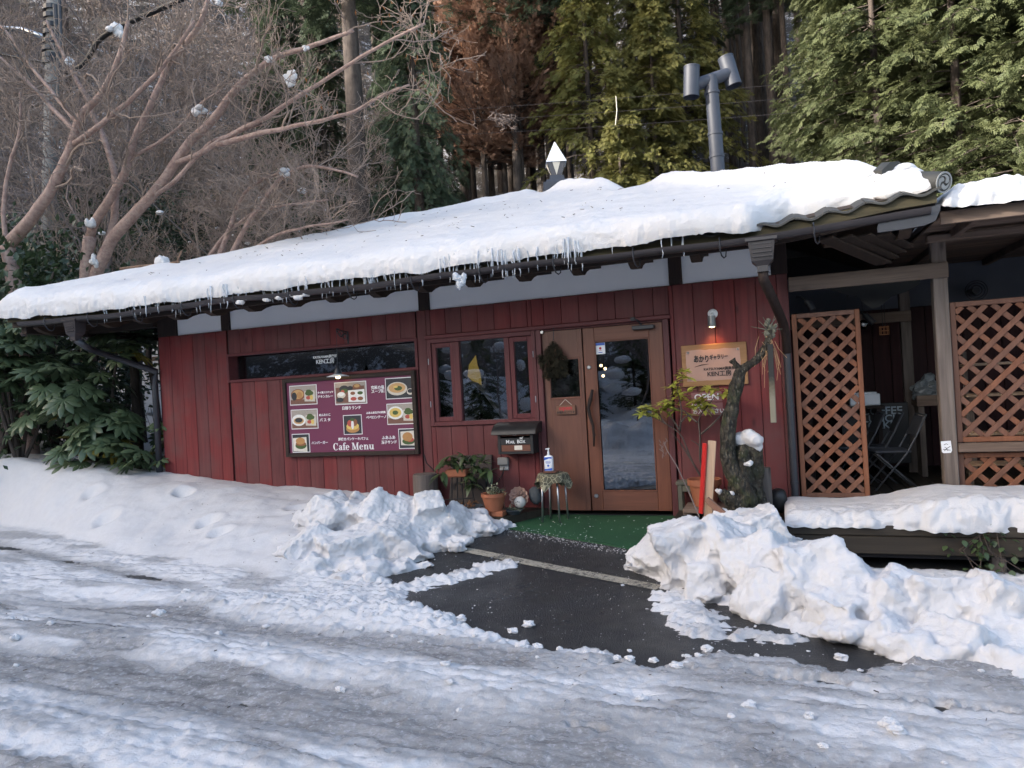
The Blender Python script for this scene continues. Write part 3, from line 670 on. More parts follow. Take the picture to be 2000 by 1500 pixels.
# doorway
g = MB(); g.box((-2.50, -.05, -.05), (-2.44, .03, 2.012), .004); g.box((-1.105, -.05, -.05), (-1.045, .03, 2.012), .004); g.box((-2.44, -.02, 1.995), (-1.105, .03, 2.013), .003)
g.box((-2.53, -.055, .0), (-2.505, -.005, 2.012), .003); g.build('door_case', M_['redtrim'], cafe)
dl = MB(); SW = (-2.365, -2.035, 1.255, 1.665)
for a, b, l, h in minus(-2.436, -1.985, .012, 1.99, [SW]): dl.box((a, -.012, l), (b, .026, h), .002)
dl = dl.build('door', M_['door'], cafe); dl['label'] = 'narrow fixed door leaf with a small cut glass pane'
g = MB(); frame_bars(g, SW[0]-.022, SW[1]+.022, SW[2]-.022, SW[3]+.022, .022, -.02, -.010, .003); g.build('pane_frame', M_['door'], dl)
k = NT('cut_glass'); vo = k.n('TexVoronoi', {'feature': 'F1', 'distance': 'MANHATTAN'}, Vector=k.coords((1, .01, 1)), Scale=26.0)
fr = k.n('Fresnel', None, IOR=2.1); nrm = k.bump(vo.outputs['Color'], 1.0, .02); gl = k.n('BsdfGlossy', None, Color=(.9, .92, .95), Roughness=.06, Normal=nrm); tr = k.n('BsdfTransparent', None, Color=(.5, .52, .55))
f_ = k.math('ADD', fr, k.math('MULTIPLY', k.n('SeparateColor', None, Color=vo.outputs['Color']).outputs[0], .28)); mx = k.n('MixShader', None, i0=f_, i1=tr, i2=gl); k.t.links.new(mx.outputs[0], k.out.inputs[0])
MB().box((SW[0], .002, SW[2]), (SW[1], .008, SW[3])).build('pane', k.m, dl)
g = MB(); g.tube([(-2.425, -.045, 1.985), (-2.425, -.02, 1.985)], .018, 8); g.build('hinge', M_['steel'], dl)
DG = (-1.845, -1.255, .22, 1.84)
g = MB(); g.box((-1.972, -.012, .012), (DG[0], .026, 1.99), .004); g.box((DG[1], -.012, .012), (-1.112, .026, 1.99), .004)
dr = g.build('door', M_['door'], cafe); dr['label'] = 'glazed entrance door with gnarled branch handle'
g = MB(); g.box((DG[0], -.0115, DG[3]), (DG[1], .026, 1.99), .004); g.build('door_rail', M_['doorx'], dr); MB().box((DG[0], -.0115, .012), (DG[1], .026, DG[2]), .004).build('door_rail', M_['doorx'], dr)
g = MB(); frame_bars(g, DG[0], DG[1], DG[2], DG[3], .014, -.018, -.0125, .003); g.build('glazing_bead', M_['door'], dr)
MB().box((DG[0], .006, DG[2]), (DG[1], .012, DG[3])).build('pane', M_['glass'], dr)
hp = [PX(*q, -.07) for q in ((1157, 761), (1153, 780), (1149, 797), (1152, 812), (1158, 830), (1160, 850), (1160, 872))]
g = MB(); g.tube(hp, [.014, .022, .019, .018, .016, .014, .010], 8); g.tube([hp[1], hp[1]+[0, .06, 0]], .008, 6); g.tube([hp[5], hp[5]+[0, .06, 0]], .008, 6)
g.build('handle', M_['brown'], dr, smooth=True)
g = MB()
for zc in (1.565, .17): g.lathe([(0, 0), (.02, 0), (.024, .006), (.016, .014), (0, .014)], (0, 0, 0), 14); V = g.V[-1]; g.V[-1] = np.stack([V[:, 0]-1.918, -.0125-V[:, 2], V[:, 1]+zc], 1)
g.build('lock', M_['steel'], dr, sharp=40)
g = MB(); g.box((-1.42, -.075, 1.925), (-1.19, -.0125, 1.968), .006); dc = g.build('door_closer', M_['metal'], dr)
g = MB(); g.bar((-1.33, -.05, 1.98), (-1.36, -.11, 2.03), .02, .008); g.bar((-1.36, -.11, 2.03), (-1.42, -.062, 2.045), .018, .008); g.box((-1.43, -.075, 2.02), (-1.38, -.062, 2.06), .004); g.tube([(-1.33, -.045, 1.965), (-1.33, -.045, 1.99)], .012, 8); g.build('closer_arm', M_['metal'], dc)
# sticker on the door glass
st = MB().box((-1.838, .003, 1.70), (-1.735, .0055, 1.822)).build('sticker', M_['white'], dr)
MB().box((-1.836, .0012, 1.793), (-1.737, .0028, 1.820)).build('sticker_header', M_['blue'], st)
g = MB(); g.lathe([(.0, 0), (.014, 0), (.014, .001), (0, .001)], (0, 0, 0), 14); V = g.V[-1]; g.V[-1] = np.stack([V[:, 0]-1.787, .0028-V[:, 2], V[:, 1]+1.762], 1); g.box((-1.803, .0012, 1.739), (-1.771, .0028, 1.743)); g.build('sticker_mark', M_['redink'], st)
MB().box((-1.81, .0012, 1.713), (-1.765, .0028, 1.721)).build('sticker_line', M_['blue'], st)
# --- roof
EF, EL, ER, EB, EZ, AZ_ = -1.1, -9.4, 1.25, 10.9, 2.64, 4.74
def roof_t(x, y): return np.minimum(np.minimum((y-EF)/6.0, (EB-y)/6.0), np.minimum((x-EL)/5.6, (ER-x)/5.05))
def upturn(x, y): return .11*sstep(-.3, 1.25, x)**1.3*sstep(1.2, -1.1, y) + .07*sstep(-8, -9.4, x)*sstep(1.2, -1.1, y)
def roof_z(x, y): return EZ + (AZ_-EZ)*roof_t(x, y) + upturn(x, y)
rx = np.unique(np.concatenate([np.linspace(EL, -3.8, 30), np.linspace(-3.8, ER, 30)])); ry = np.unique(np.concatenate([np.linspace(EF, 4.9, 32), np.linspace(4.9, EB, 12)]))
A, B = np.meshgrid(rx, ry); g = MB(); V, F = gridmesh(A, B, roof_z(A, B)); g.add(V, F); g.add(V-[0, 0, .05], F[:, ::-1])
roof = g.build('roof', M_['browny'], cafe)
# eave tiles: one pantile, repeated along the front
tw = .2664; u = np.linspace(0, 1, 13); wave = .020*np.cos(u*2*np.pi)
g = MB(); poly = [(a*tw-tw/2, b) for a, b in zip(u, wave)] + [(a*tw-tw/2, b-.016) for a, b in zip(u[::-1], wave[::-1])]
g.prism(poly, -.07, .42); V = g.V[0]; g.V[0] = np.column_stack([V[:, 0], V[:, 1], V[:, 2]+.35*V[:, 1]])

tile = g.build('eave_tile', M_['tile'], None, sharp=50)
for i in range(40):
    xx = EL+tw*(i+.5)+.0
    if i == 0: o = tile; o.parent = roof; o.location = Vector((xx, EF, EZ+.012)) - Vector(wloc(roof))
    else: o = inst('eave_tile', tile.data, roof, (xx, EF+rng.uniform(-.014, .014), EZ+.012+rng.uniform(-.005, .005)))
    o.location.z += float(upturn(xx, EF)); o.rotation_euler = (0, -math.atan(float(upturn(xx+.1, EF)-upturn(xx-.1, EF))/.2), 0)
def eave_strip(y0, y1, dz0, dz1, x0=EL+.02, x1=ER-.02, m='fascia', name='fascia_board', parent=None):
    xx = np.linspace(x0, x1, 40); g = MB(); z_ = EZ+upturn(xx, EF)
    P = np.stack([np.stack([xx, np.full(40, a), z_+b], 1) for a, b in ((y0, dz0), (y1, dz0), (y1, dz1), (y0, dz1))], 1).reshape(-1, 3)
    i = np.arange(39)[:, None]*4; j = np.arange(4)[None]; kx = (j+1) % 4
    g.add(P, [np.stack([i+j, i+4+j, i+4+kx, i+kx], -1).reshape(-1, 4), [0, 1, 2, 3], [159, 158, 157, 156]])
    return g.build(name, M_[m], parent or roof)
eave_strip(EF-.03, EF+.015, -.10, -.012); eave_strip(EF+.03, EF+.075, -.165, -.051, m='brownx')
# rafters with carved wavy ends
prof = [(-1.0, 2.52), (-.93, 2.475), (-.83, 2.445), (-.72, 2.455), (-.63, 2.50), (-.52, 2.535), (.0, 2.62), (.0, 2.99), (-1.0, 2.625)]
g = MB(); g.prism(prof, -.045, .045, 'x'); raft = g.build('rafter', M_['browny'], None)
for i in range(19):
    xx = -9.05+.56*i
    if i == 0: raft.parent = roof; raft.location = Vector((xx, 0, 0)) - Vector(wloc(roof))
    else: inst('rafter', raft.data, roof, (xx, 0, 0))
# side eave purlins west of the wall
g = MB(); g.box((-9.3, -.1, 2.50), (-8.0, .02, 2.62), .005); g.box((-9.2, 1.6, 2.55), (-8.0, 1.72, 2.68), .005); g.box((-9.32, -1.0, 2.46), (-9.22, 4, 2.56), .005); g.build('purlin', M_['brownx'], roof)
# ridge tiles along the east hip, its end ornament and the round crest tile
hipA, hipB = np.array([ER, EF]), np.array([-3.8, 4.9])
def hip(t): q = hipA+(hipB-hipA)*t; return np.array([q[0], q[1], float(roof_z(q[0], q[1]))])
hd = hip(.3)-hip(.2); hd /= np.linalg.norm(hd)
for i in range(34):
    t = .09+i*.0262; a, b = hip(t), hip(t+.0255); g = MB(); g.tube([a+[0, 0, .10], b+[0, 0, .115]], [.105, .095], 10)
    g.build('ridge_tile', M_['tile_red'], roof, smooth=False)
g = MB(); g.tube([hip(.09)+[0, 0, .03], hip(.98)+[0, 0, .03]], .13, 8); g.build('ridge_base', M_['tile'], roof)
crest = MB(); c1 = hip(0)+np.array([.03, -.03, .05]); c2 = c1+hd*.5+[0, 0, .03]; crest.tube([c1, c2], .082, 20); crest = crest.build('crest_tile', M_['tile'], roof, sharp=40)
ex = np.cross(hd, [0, 0, 1]); ex /= np.linalg.norm(ex); ey = np.cross(ex, hd); g = MB(); fc = c1-hd*.004
def disc_poly(g, pts, d0=.0, th=.006):
    P = np.array([fc+ex*a+ey*b-hd*d0 for a, b in pts]); n = len(P); i = np.arange(n); kx = (i+1) % n
    g.add(np.vstack([P, P-hd*th]), [np.stack([i, kx, kx+n, i+n], 1), i[::-1], i+n])
aa = np.linspace(0, 2*np.pi, 25)[:-1]
for a0, a1 in zip(aa, np.append(aa[1:], aa[0]+2*np.pi)): disc_poly(g, [(r*math.cos(a), r*math.sin(a)) for r, a in ((.082, a0), (.082, a1), (.069, a1), (.069, a0))])
for q in range(3):
    a0 = q*2*np.pi/3+.5; pts = []
    hx_, hy_ = .030*math.cos(a0), .030*math.sin(a0)
    out = [(.058-.0*t, a0+.2+1.7*t) for t in np.linspace(0, 1, 7)]; inn = [(.030+.026*t, a0+.5+1.2*t) for t in np.linspace(1, 0, 6)]
    pts = [(hx_+.022*math.cos(a), hy_+.022*math.sin(a)) for a in np.linspace(a0+np.pi*1.1, a0+np.pi*1.9, 6)]
    disc_poly(g, pts+[(r*math.cos(a), r*math.sin(a)) for r, a in out]+[(r*math.cos(a), r*math.sin(a)) for r, a in inn])
g.build('crest_emblem', plain('crest_relief', (.26, .26, .25), .8), crest)
oc = hip(.062)+[0, 0, -.06]; g = MB()
outl = [(-.20,-.04),(-.22,.04),(-.17,.10),(-.20,.15),(-.13,.17),(-.14,.24),(-.06,.31),(.03,.32),(.11,.28),(.14,.20),(.20,.15),(.19,.07),(.23,.0),(.2,-.04)]
P = np.array([oc+ex*a+ey*b for a, b in outl]); n = len(P); i = np.arange(n); kx = (i+1) % n
g.add(np.vstack([P-hd*.04, P+hd*.05]), [np.stack([i, kx, kx+n, i+n], 1)[:, ::-1], i, (i+n)[::-1]])
for rr, tt in ((.10, .018), (.06, .02)): g.tube([oc+ex*rr*math.cos(a)+ey*(.12+rr*math.sin(a))-hd*.045 for a in np.linspace(-.3, np.pi+.3, 14)], tt, 6)
g.build('ridge_end_tile', M_['tile'], roof, sharp=35)
# carved board and soffit planks at the corner
g = MB(); pts = [PX(*q, -1.17) for q in ((1713,446),(1716,434),(1727,430),(1731,436),(1742,432),(1757,427),(1775,420),(1795,416),(1800,409),(1812,407),(1836,399),(1835,412),(1826,432),(1805,441),(1760,449),(1714,455))]
g.prism([(p[0], p[2]) for p in pts], -1.19, -1.155); g.build('corner_board', M_['metal'], roof)
g = MB()
for i in range(4):
    o_ = i*.16; g.bar((.42+o_*.9, -1.02+o_*.2, 2.49), (.95+o_*.35, -.25-o_*.1, 2.33+.04*i), .15, .02, bev=.004)
g.build('soffit_plank', M_['browny'], roof)
# gutter, hooks, rain heads and downpipes
gt = thing('x', None, None); bpy.data.objects.remove(gt)
gx = np.linspace(-9.05, 1.17, 46); gz = 2.515+.012*np.sin(gx*1.9)+.006*np.sin(gx*5.3)+.05*sstep(.2, 1.2, gx)+.02*sstep(-3, -9, gx)
g = MB(); th = np.linspace(np.pi, 2*np.pi, 9); sec = [(.055*math.cos(a), .055*math.sin(a)) for a in th]+[(.048*math.cos(a), .048*math.sin(a)) for a in th[::-1]]
P = np.stack([np.stack([gx, np.full(46, -1.19+s_[0]), gz+s_[1]+.03], 1) for s_ in sec], 1); m_ = len(sec)
i = np.arange(45)[:, None]*m_; j = np.arange(m_)[None]; kx = (j+1) % m_
g.add(P.reshape(-1, 3), [np.stack([i+j, i+kx, i+m_+kx, i+m_+j], -1).reshape(-1, 4), np.arange(m_)[::-1], np.arange(m_)+45*m_])
gutter = g.build('gutter', M_['gutter'], cafe, sharp=50)
for i in range(13):
    xx = -8.55+.74*i; zz = float(np.interp(xx, gx, gz)); g = MB()
    g.tube([(xx, -1.0, 2.60), (xx, -1.13, zz+.06), (xx, -1.235, zz+.06), (xx, -1.252, zz+.01), (xx, -1.235, zz-.04), (xx+.01, -1.2, zz-.09), (xx+.025, -1.17, zz-.105), (xx+.04, -1.15, zz-.09), (xx+.045, -1.14, zz-.03)], .0065, 5)
    g.build('gutter_hook', M_['metal'], gutter, smooth=True)
def rain_head(c, s_):
    g = MB(); lv = [(.105, .085, .11), (.125, .10, .11), (.125, .10, .085), (.105, .085, .075), (.085, .07, -.08), (.045, .045, -.12), (.045, .045, -.17)]
    V = np.array([[sx*a, sy*b, z_] for a, b, z_ in lv for sx, sy in ((-1,-1),(1,-1),(1,1),(-1,1))])*s_+np.array(c)
    i = np.arange(len(lv)-1)[:, None]*4; j = np.arange(4)[None]; kx = (j+1) % 4
    g.add(V, [np.stack([i+j, i+kx, i+4+kx, i+4+j], -1).reshape(-1, 4), [0, 1, 2, 3], [27, 26, 25, 24]])
    for zc in (-.05, -.015, .02, .055): g.box((c[0]-.075*s_, c[1]-.088*s_, c[2]+zc*s_), (c[0]+.075*s_, c[1]-.074*s_, c[2]+(zc+.008)*s_))
    return g
h1 = PX(1488, 492, -1.19); rh = rain_head(h1, 1.0).build('rain_head', M_['gutter'], gutter)
pp = [h1+[0, 0, -.15], h1+[0, .02, -.23], PX(1512, 590, -.7), PX(1530, 632, -.25), PX(1535, 655, -.11), PX(1537, 690, -.09)]
g = MB(); g.tube(pp, [.042, .042, .043, .043, .042, .042], 12); 
for t in (.35, .75): 
    q = pp[1]*(1-t)+pp[2]*t; g.tube([q+[0, 0, .012], q-[0, 0, .012]], .047, 12)
g.build('swan_neck', M_['brown'], gutter, smooth=True)
xb = PX(1537, 690, -.09)[0]; g = MB(); g.tube([(xb, -.09, PX(1537, 690, -.09)[2]), (xb, -.09, -.15)], .036, 14)
for zc in (1.72, 1.05, .3): g.tube([(xb, -.09, zc), (xb, -.09, zc+.03)], .041, 14)
g.build('downpipe', M_['metal'], gutter, sharp=40)
h2 = PX(147, 640, -1.15); rain_head(h2, .95).build('rain_head', M_['gutter'], gutter)
a = PX(178, 683, -.55); b = PX(306, 726, -.08); g = MB(); g.tube([h2+[0, 0, -.15], h2+[.05, .1, -.24], a, b, (-8.05, -.07, b[2]-.08), (-8.05, -.07, b[2]-.2), (-8.05, -.07, .1)], .042, 12); g.build('downpipe', M_['metal'], gutter, smooth=True)
# stovepipe through the roof
ch = MB(); ch.tube([PX(1407, 400, 2.5), PX(1396.5, 258, 2.5)], .094, 20); ch.tube([PX(1397, 264, 2.5), PX(1388, 150, 2.5)], .090, 20)
for q in ((1397, 262), (1400, 306), (1390.5, 182)): c_ = PX(*q, 2.5); ch.tube([c_-[0, 0, .018], c_+[0, 0, .018]], .103, 20)
ch = ch.build('stovepipe', M_['stove'], cafe, sharp=40)
g = MB(); a, b = PX(1355, 167, 2.38), PX(1421, 144, 2.62); g.tube([a, b], .082, 18)
for c_, lean in ((PX(1355, 160, 2.36), .03), (PX(1421, 142, 2.66), -.09)):
    top, bot = c_+np.array([lean*.5, -.0, .21]), c_+np.array([-lean*.5, 0, -.20]); wv = np.array([0, 0, 0])
    sgn = -1 if lean > 0 else 1
    top = top+[sgn*.03, 0, 0]; bot = bot+[sgn*.03, 0, 0]
    ax = (top-bot); n_ = 22; o_ = ax/np.linalg.norm(ax)
    # open tube: outer and inner wall
    g.tube([bot, top], .105, n_, cap=False); g.tube([top, bot], .098, n_, cap=False)
    for e, s_ in ((bot, 1), (top, -1)): g.tube([e, e+o_*.018*s_], .109, n_, cap=False)
g.build('draught_cap', M_['stove'], ch, sharp=40)
# glass finial on the apex
fb = PX(1088, 366, 4.9); g = MB()
def sq(g, c, w0, w1, z0_, z1, rot=.35, mi=0):
    a = rot+np.arange(4)*np.pi/2+np.pi/4
    V = np.array([[c[0]+w_*math.cos(q), c[1]+w_*math.sin(q), z_] for w_, z_ in ((w0, z0_), (w1, z1)) for q in a]); g.add(V, [[(0,1,5,4),(1,2,6,5),(2,3,7,6),(3,0,4,7)], [3,2,1,0], [4,5,6,7]], mi)
fz = fb[2]
sq(g, fb, .36, .36, fz-.25, fz+.04); sq(g, fb, .30, .27, fz+.04, fz+.10); sq(g, fb, .20, .17, fz+.10, fz+.19)
fin = g.build('roof_finial', M_['stove'], cafe)
g = MB(); sq(g, fb, .12, .235, fz+.19, fz+.42); g.build('finial_bowl', plain('dark_grey_glass', (.10, .10, .11), .2), fin)
g = MB(); sq(g, fb, .262, .006, fz+.42, fz+.83); g.build('finial_cap', plain('pale_finial_metal', (.60, .62, .66), .35, .0, .15), fin)
g = MB()
for q in range(4):
    a = .35+q*np.pi/2; n_ = np.array([math.cos(a), math.sin(a), 0]); t_ = np.array([-math.sin(a), math.cos(a), 0]); c_ = np.array([fb[0], fb[1], 0])
    r0, r1 = .12*math.cos(np.pi/4)+.004, .235*math.cos(np.pi/4)+.006
    P = np.array([c_+n_*r1+t_*.07+[0, 0, fz+.415], c_+n_*r1-t_*.07+[0, 0, fz+.415], c_+n_*r0+[0, 0, fz+.20]]); g.add(np.vstack([P, P-n_*.004]), [[0, 1, 2], [5, 4, 3], [[0, 3, 4, 1][i] for i in range(4)]])
g.build('finial_petal', M_['cream'], fin)
# ------------------------------------------------------------------ snow on the roof
nx = 430; sx_ = np.linspace(EL-.06, ER-.03, nx)
inset = .30*sstep(-.25, .22, sx_)*(1-.75*sstep(.75, 1.2, sx_)) + .045*noise2(sx_*1.6, sx_*0, 3)+.012*noise2(sx_*5, sx_*0, 4) - .05*np.exp(-((sx_+.55)/.4)**2)
hi_ = .022*noise2(sx_*17, sx_*0, 6)+.014*noise2(sx_*41, sx_*0, 8)
ye = EF-.135+inset; the = np.linspace(-.35, np.pi/2, 26)
rows = np.concatenate([np.linspace(.02, .6, 20), np.linspace(.63, 6.0, 120), np.linspace(6.2, 11.8, 30)])
def thick(x, y):
    de = np.minimum(np.minimum(x-(EL-.06), (ER-.03)-x), (EB-y)); e = np.sqrt(np.clip(1-(1-np.clip(de/.22, 0, 1))**2, 0, 1))
    q = (np.stack([x, y], -1)-hipA); L = np.linalg.norm(hipB-hipA); hn = (hipB-hipA)/L; tt = q @ hn / L; dh = np.abs(q[..., 0]*hn[1]-q[..., 1]*hn[0])
    bare = np.exp(-((tt-.60)/.07)**2)
    hump = .15*np.exp(-(dh/.17)**2)*sstep(.06, .12, tt)*(1-sstep(.9, .97, tt))*(1-.95*bare)
    wl = np.array([-3.8-EL, 4.9-EF]); ql = np.stack([x-EL, y-EF], -1); Ll = np.linalg.norm(wl); wl = wl/Ll; dl_ = np.abs(ql[..., 0]*wl[1]-ql[..., 1]*wl[0])
    hump = hump+.07*np.exp(-(dl_/.25)**2)*(y < 4.9)
    T = .20+.03*fbm2(x*.8, y*.8, 3, 21)+.014*fbm2(x*2.6, y*2.6, 3, 22)+.02*sstep(-6.5, -9.2, x)*sstep(1.5, -1, y)-.06*sstep(.4, 1.2, x)
    T = T*(1-.7*bare*np.exp(-(dh/.2)**2))
    ap = np.hypot(x+3.62, y-4.85); T = T*sstep(.0, .55, ap)
    return T*e+hump*e
A1 = np.repeat(sx_[None], len(the), 0); w0 = .20
Y1 = ye[None]+w0*(1-np.cos(the))[:, None]; X1 = A1
T1 = thick(X1, np.maximum(Y1, EF+.05)); Zb = roof_z(X1, np.maximum(Y1, EF+.0))+.045
Z1 = Zb+T1*np.sin(the)[:, None]
Y2 = ye[None]+w0+rows[:, None]*(1-(ye[None]+w0-EF)/12); Y2 = np.minimum(Y2, EB-.01); X2 = np.repeat(sx_[None], len(rows), 0)
Z2 = roof_z(X2, Y2)+.045+thick(X2, Y2)
X3, Y3, Z3 = np.vstack([X1, X2]), np.vstack([Y1, Y2]), np.vstack([Z1, Z2])
P = np.stack([X3, Y3, Z3], -1); fade = np.concatenate([np.ones(len(the)), np.exp(-rows/.55)])[:, None]
Wp = P+.05*np.stack([noise3(P, 6, 11), noise3(P, 6, 12), noise3(P, 6, 13)], -1)
d_ = fade*(.028*noise3(Wp, 2.2, 1)+.010*noise3(Wp, 7, 2)+.006*(1-2*np.abs(noise3(Wp, 15, 3)))+.007*noise3(Wp, 26, 4)+.0045*noise3(P, 52, 7))+(1-fade)*(.010*noise3(P, 4, 5)+.004*noise3(P, 14, 6))
cth = np.concatenate([np.cos(the), np.zeros(len(rows))])[:, None]; sth = np.concatenate([np.maximum(np.sin(the), -.2), np.ones(len(rows))])[:, None]
Y3 = Y3-d_*cth; Z3 = Z3+d_*sth
fr_ = np.concatenate([np.exp(-((the+.35)/.35)**2), np.zeros(len(rows))])[:, None]; Y3 = Y3+fr_*hi_[None]; Z3 = Z3-fr_*(.014*np.abs(noise2(X3*21, X3*0, 31))+.05*np.clip(noise2(X3*2.3, X3*0, 33), 0, 1)+.01)
g = MB(); V, F = gridmesh(X3, Y3, Z3); g.add(V, F)
rs = g.build('roof_snow', M_['snow'], smooth=True, loc=(-3.9, -1.1, 2.7)); tag(rs, 'thick blanket of snow covering the cafe roof, hanging over the eave', 'snow')
rng = np.random.default_rng(11); g = MB()
for q, r in (((1690, 352), .10), ((1720, 345), .09), ((1740, 336), .075), ((1762, 331), .07), ((1782, 340), .06), ((1790, 354), .05)): lump(g, PX(*q, -.72), (r*1.5, r*1.3, r*.75), rng, .2, ICO2, .12, int(q[0]))
o = remeshed(g, 'ridge_snow', M_['snow'], .016, pile_disp(.25, 3), loc=tuple(PX(1750, 345, -.72))); tag(o, 'curl of snow capping the ridge end tile at the roof corner', 'snow')
g = MB()
for q, r in (((1745, 380), .09), ((1775, 372), .08), ((1800, 368), .06), ((1815, 366), .04)): lump(g, PX(*q, -.98), (r*1.5, r*1.1, r*.6), rng, .2, ICO2, .2, int(q[0]))
o = remeshed(g, 'ridge_snow', M_['snow'], .016, pile_disp(.35, 5), loc=tuple(PX(1780, 375, -.98))); tag(o, 'small drift of snow on the round crest tile', 'snow')
# icicles under the eave snow
rng = np.random.default_rng(6); xsI = list(rng.uniform(-7.6, -1.6, 120))+list(rng.uniform(-1.6, -.6, 6))+list(rng.normal(-4.0, .4, 14))+list(rng.normal(-2.6, .5, 14))
for i, xx in enumerate(xsI):
    L = abs(rng.normal(.14, .07))+.02; r = rng.uniform(.006, .014)*(1+.6*(rng.random() < .2)); y_ = EF-.112+rng.normal(0, .02); zt = EZ+.07+rng.uniform(-.02, .02); L = min(L, .23)
    g = MB(); n = 7; t = np.linspace(0, 1, n); rad = r*(1-t**1.6*.85)*(1+.12*rng.normal(size=n))
    g.tube(np.stack([xx+.004*rng.normal(size=n), y_+.004*rng.normal(size=n), zt-t*(L+.05)], 1), rad, 7)
    o = g.build('icicle', M_['ice'], smooth=True, loc=(xx, y_, zt)); tag(o, 'clear icicle hanging from the snowy eave above the gutter', 'icicle', 'icicles along the eave')
g = MB()
for q in ((583, 582), (596, 575), (520, 585), (545, 580), (570, 575), (610, 570), (470, 590)): lump(g, PX(*q, -1.2), (.06, .04, .03), rng, .4, ICO1, .35, q[0])
o = remeshed(g, 'snow_clump', M_['snow'], .012, pile_disp(.35, 9), loc=tuple(PX(580, 580, -1.2))); tag(o, 'icy lumps of snow caught in the gutter', 'snow')
g = MB()
for q in ((898, 545), (903, 552), (896, 556), (890, 540), (905, 542)): lump(g, PX(*q, -1.25), (.035, .02, .045), rng, .4, ICO1, .35, q[1])
o = g.build('ice_lump', M_['ice'], smooth=True, loc=tuple(PX(898, 545, -1.25))); tag(o, 'frozen lump of ice clinging to the gutter front', 'ice')
# ================================================================== trees and plants
def norm(v): return v/(np.linalg.norm(v, axis=-1, keepdims=True)+1e-9)
def tubes(g, P, Rr, sides=3, mi=0):
    """many tubes at once: P (N,n,3), Rr (N,n)"""
    N, n, _ = P.shape
    T = norm(np.gradient(P, axis=1)); A = norm(np.cross(T, np.array([.31, .17, .93])+0*T)); B = np.cross(T, A)
    a = np.arange(sides)*2*np.pi/sides
    V = P[:, :, None]+Rr[:, :, None, None]*(np.cos(a)[:, None]*A[:, :, None]+np.sin(a)[:, None]*B[:, :, None])
    b = np.arange(N)[:, None, None]*n*sides; i = np.arange(n-1)[None, :, None]*sides; j = np.arange(sides)[None, None]; kx = (j+1) % sides
    g.add(V.reshape(-1, 3), np.stack([b+i+j, b+i+kx, b+i+sides+kx, b+i+sides+j], -1).reshape(-1, 4), mi)
def children(rng, P, Rr, per, ln, ang, n, up=.25, t0=.25, rr=.55, wig=.22, kink=0.0):
    N, m, _ = P.shape; idx = np.repeat(np.arange(N), per); K = len(idx)
    t = rng.uniform(t0, 1.0, K)*(m-1); i0 = np.minimum(t.astype(int), m-2); f = (t-i0)[:, None]
    base = P[idx, i0]*(1-f)+P[idx, i0+1]*f; tan = norm(P[idx, i0+1]-P[idx, i0])
    rb = (Rr[idx, i0]*(1-f[:, 0])+Rr[idx, i0+1]*f[:, 0])*rr
    rnd = rng.normal(size=(K, 3)); perp = norm(np.cross(tan, rnd)); a = rng.normal(ang, .22, K)[:, None]
    d = norm(tan*np.cos(a)+perp*np.sin(a)+np.array([0, 0, up]))
    L = ln*rng.uniform(.55, 1.3, K); Q = np.zeros((K, n, 3)); Q[:, 0] = base
    for q in range(1, n):
        d = norm(d+rng.normal(size=(K, 3))*wig+np.array([0, 0, up*.25])); Q[:, q] = Q[:, q-1]+d*(L/(n-1))[:, None]
    return Q, np.maximum(rb[:, None]*np.linspace(1, .35, n)[None], .0022)
def path3(rng, a, b, n, wig):
    t = np.linspace(0, 1, n)[:, None]; return np.array(a)*(1-t)+np.array(b)*t+np.cumsum(rng.normal(size=(n, 3)), 0)*wig*np.minimum(t*4, 1)
def bare_mesh(seed, H, r, m, min_r=.006, lv=((8, .42), (6, .45), (5, .5), (4, .55)), lean=.1, spread=.75):
    rng = np.random.default_rng(seed); P = path3(rng, (0, 0, -.3), (rng.normal(0, lean)*H, rng.normal(0, lean)*H, H), 10, H*.014)[None]; Rr = (r*np.linspace(1, .2, 10))[None]
    tr = MB(); tubes(tr, P, Rr, 7); tw = MB(); L = H
    for q, (per, s) in enumerate(lv):
        L *= s; P, Rr = children(rng, P, Rr, per, L, spread if q < 2 else .8, 6 if q < 2 else 5, up=.30 if q < 2 else .12, t0=.3 if q == 0 else .2)
        Rr = np.maximum(Rr, min_r*(1 if q > 1 else 1.4)); tubes(tr if q == 0 else tw, P, Rr, 5 if q == 0 else 3)
    return tr, tw
FAN = []
for q in range(4):                                  # a flat frond: short leaflets left and right of a rib, and a tip
    u = .10+.22*q
    for sg in (-1, 1):
        a = sg*math.radians(46-4*q); l = .46*(1-.55*u)*(1+.15*sg*(-1)**q); d = np.array([math.cos(a), math.sin(a)]); p = np.array([-d[1], d[0]]); o_ = np.array([u, 0])
        FAN.append([(*(o_-d*.02), -.10*u*u), (*(o_+d*l*.5-p*.066), -.10*u*u-.02), (*(o_+d*l), -.10*u*u-.09), (*(o_+d*l*.5+p*.066), -.10*u*u-.02)])
FAN.append([(.1, 0, 0), (.6, -.035, -.05), (1.12, 0, -.16), (.6, .035, -.05)])
FAN = np.array(FAN).reshape(-1, 3); FANF = np.arange(36).reshape(9, 4)
def sprays(g, P, D, size, rng, nrm_up=1.0, mi=0, tmpl=(FAN, FANF)):
    T, TF = tmpl; N = len(P); D = norm(D); U = norm(rng.normal(size=(N, 3))*.55+np.array([0, 0, nrm_up])); S = norm(np.cross(U, D)); Nn = np.cross(D, S)
    V = P[:, None]+size[:, None, None]*(T[None, :, :1]*D[:, None]+T[None, :, 1:2]*S[:, None]+T[None, :, 2:]*Nn[:, None])
    F = TF[None]+np.arange(N)[:, None, None]*len(T); g.add(V.reshape(-1, 3), F.reshape(-1, TF.shape[1]), mi)
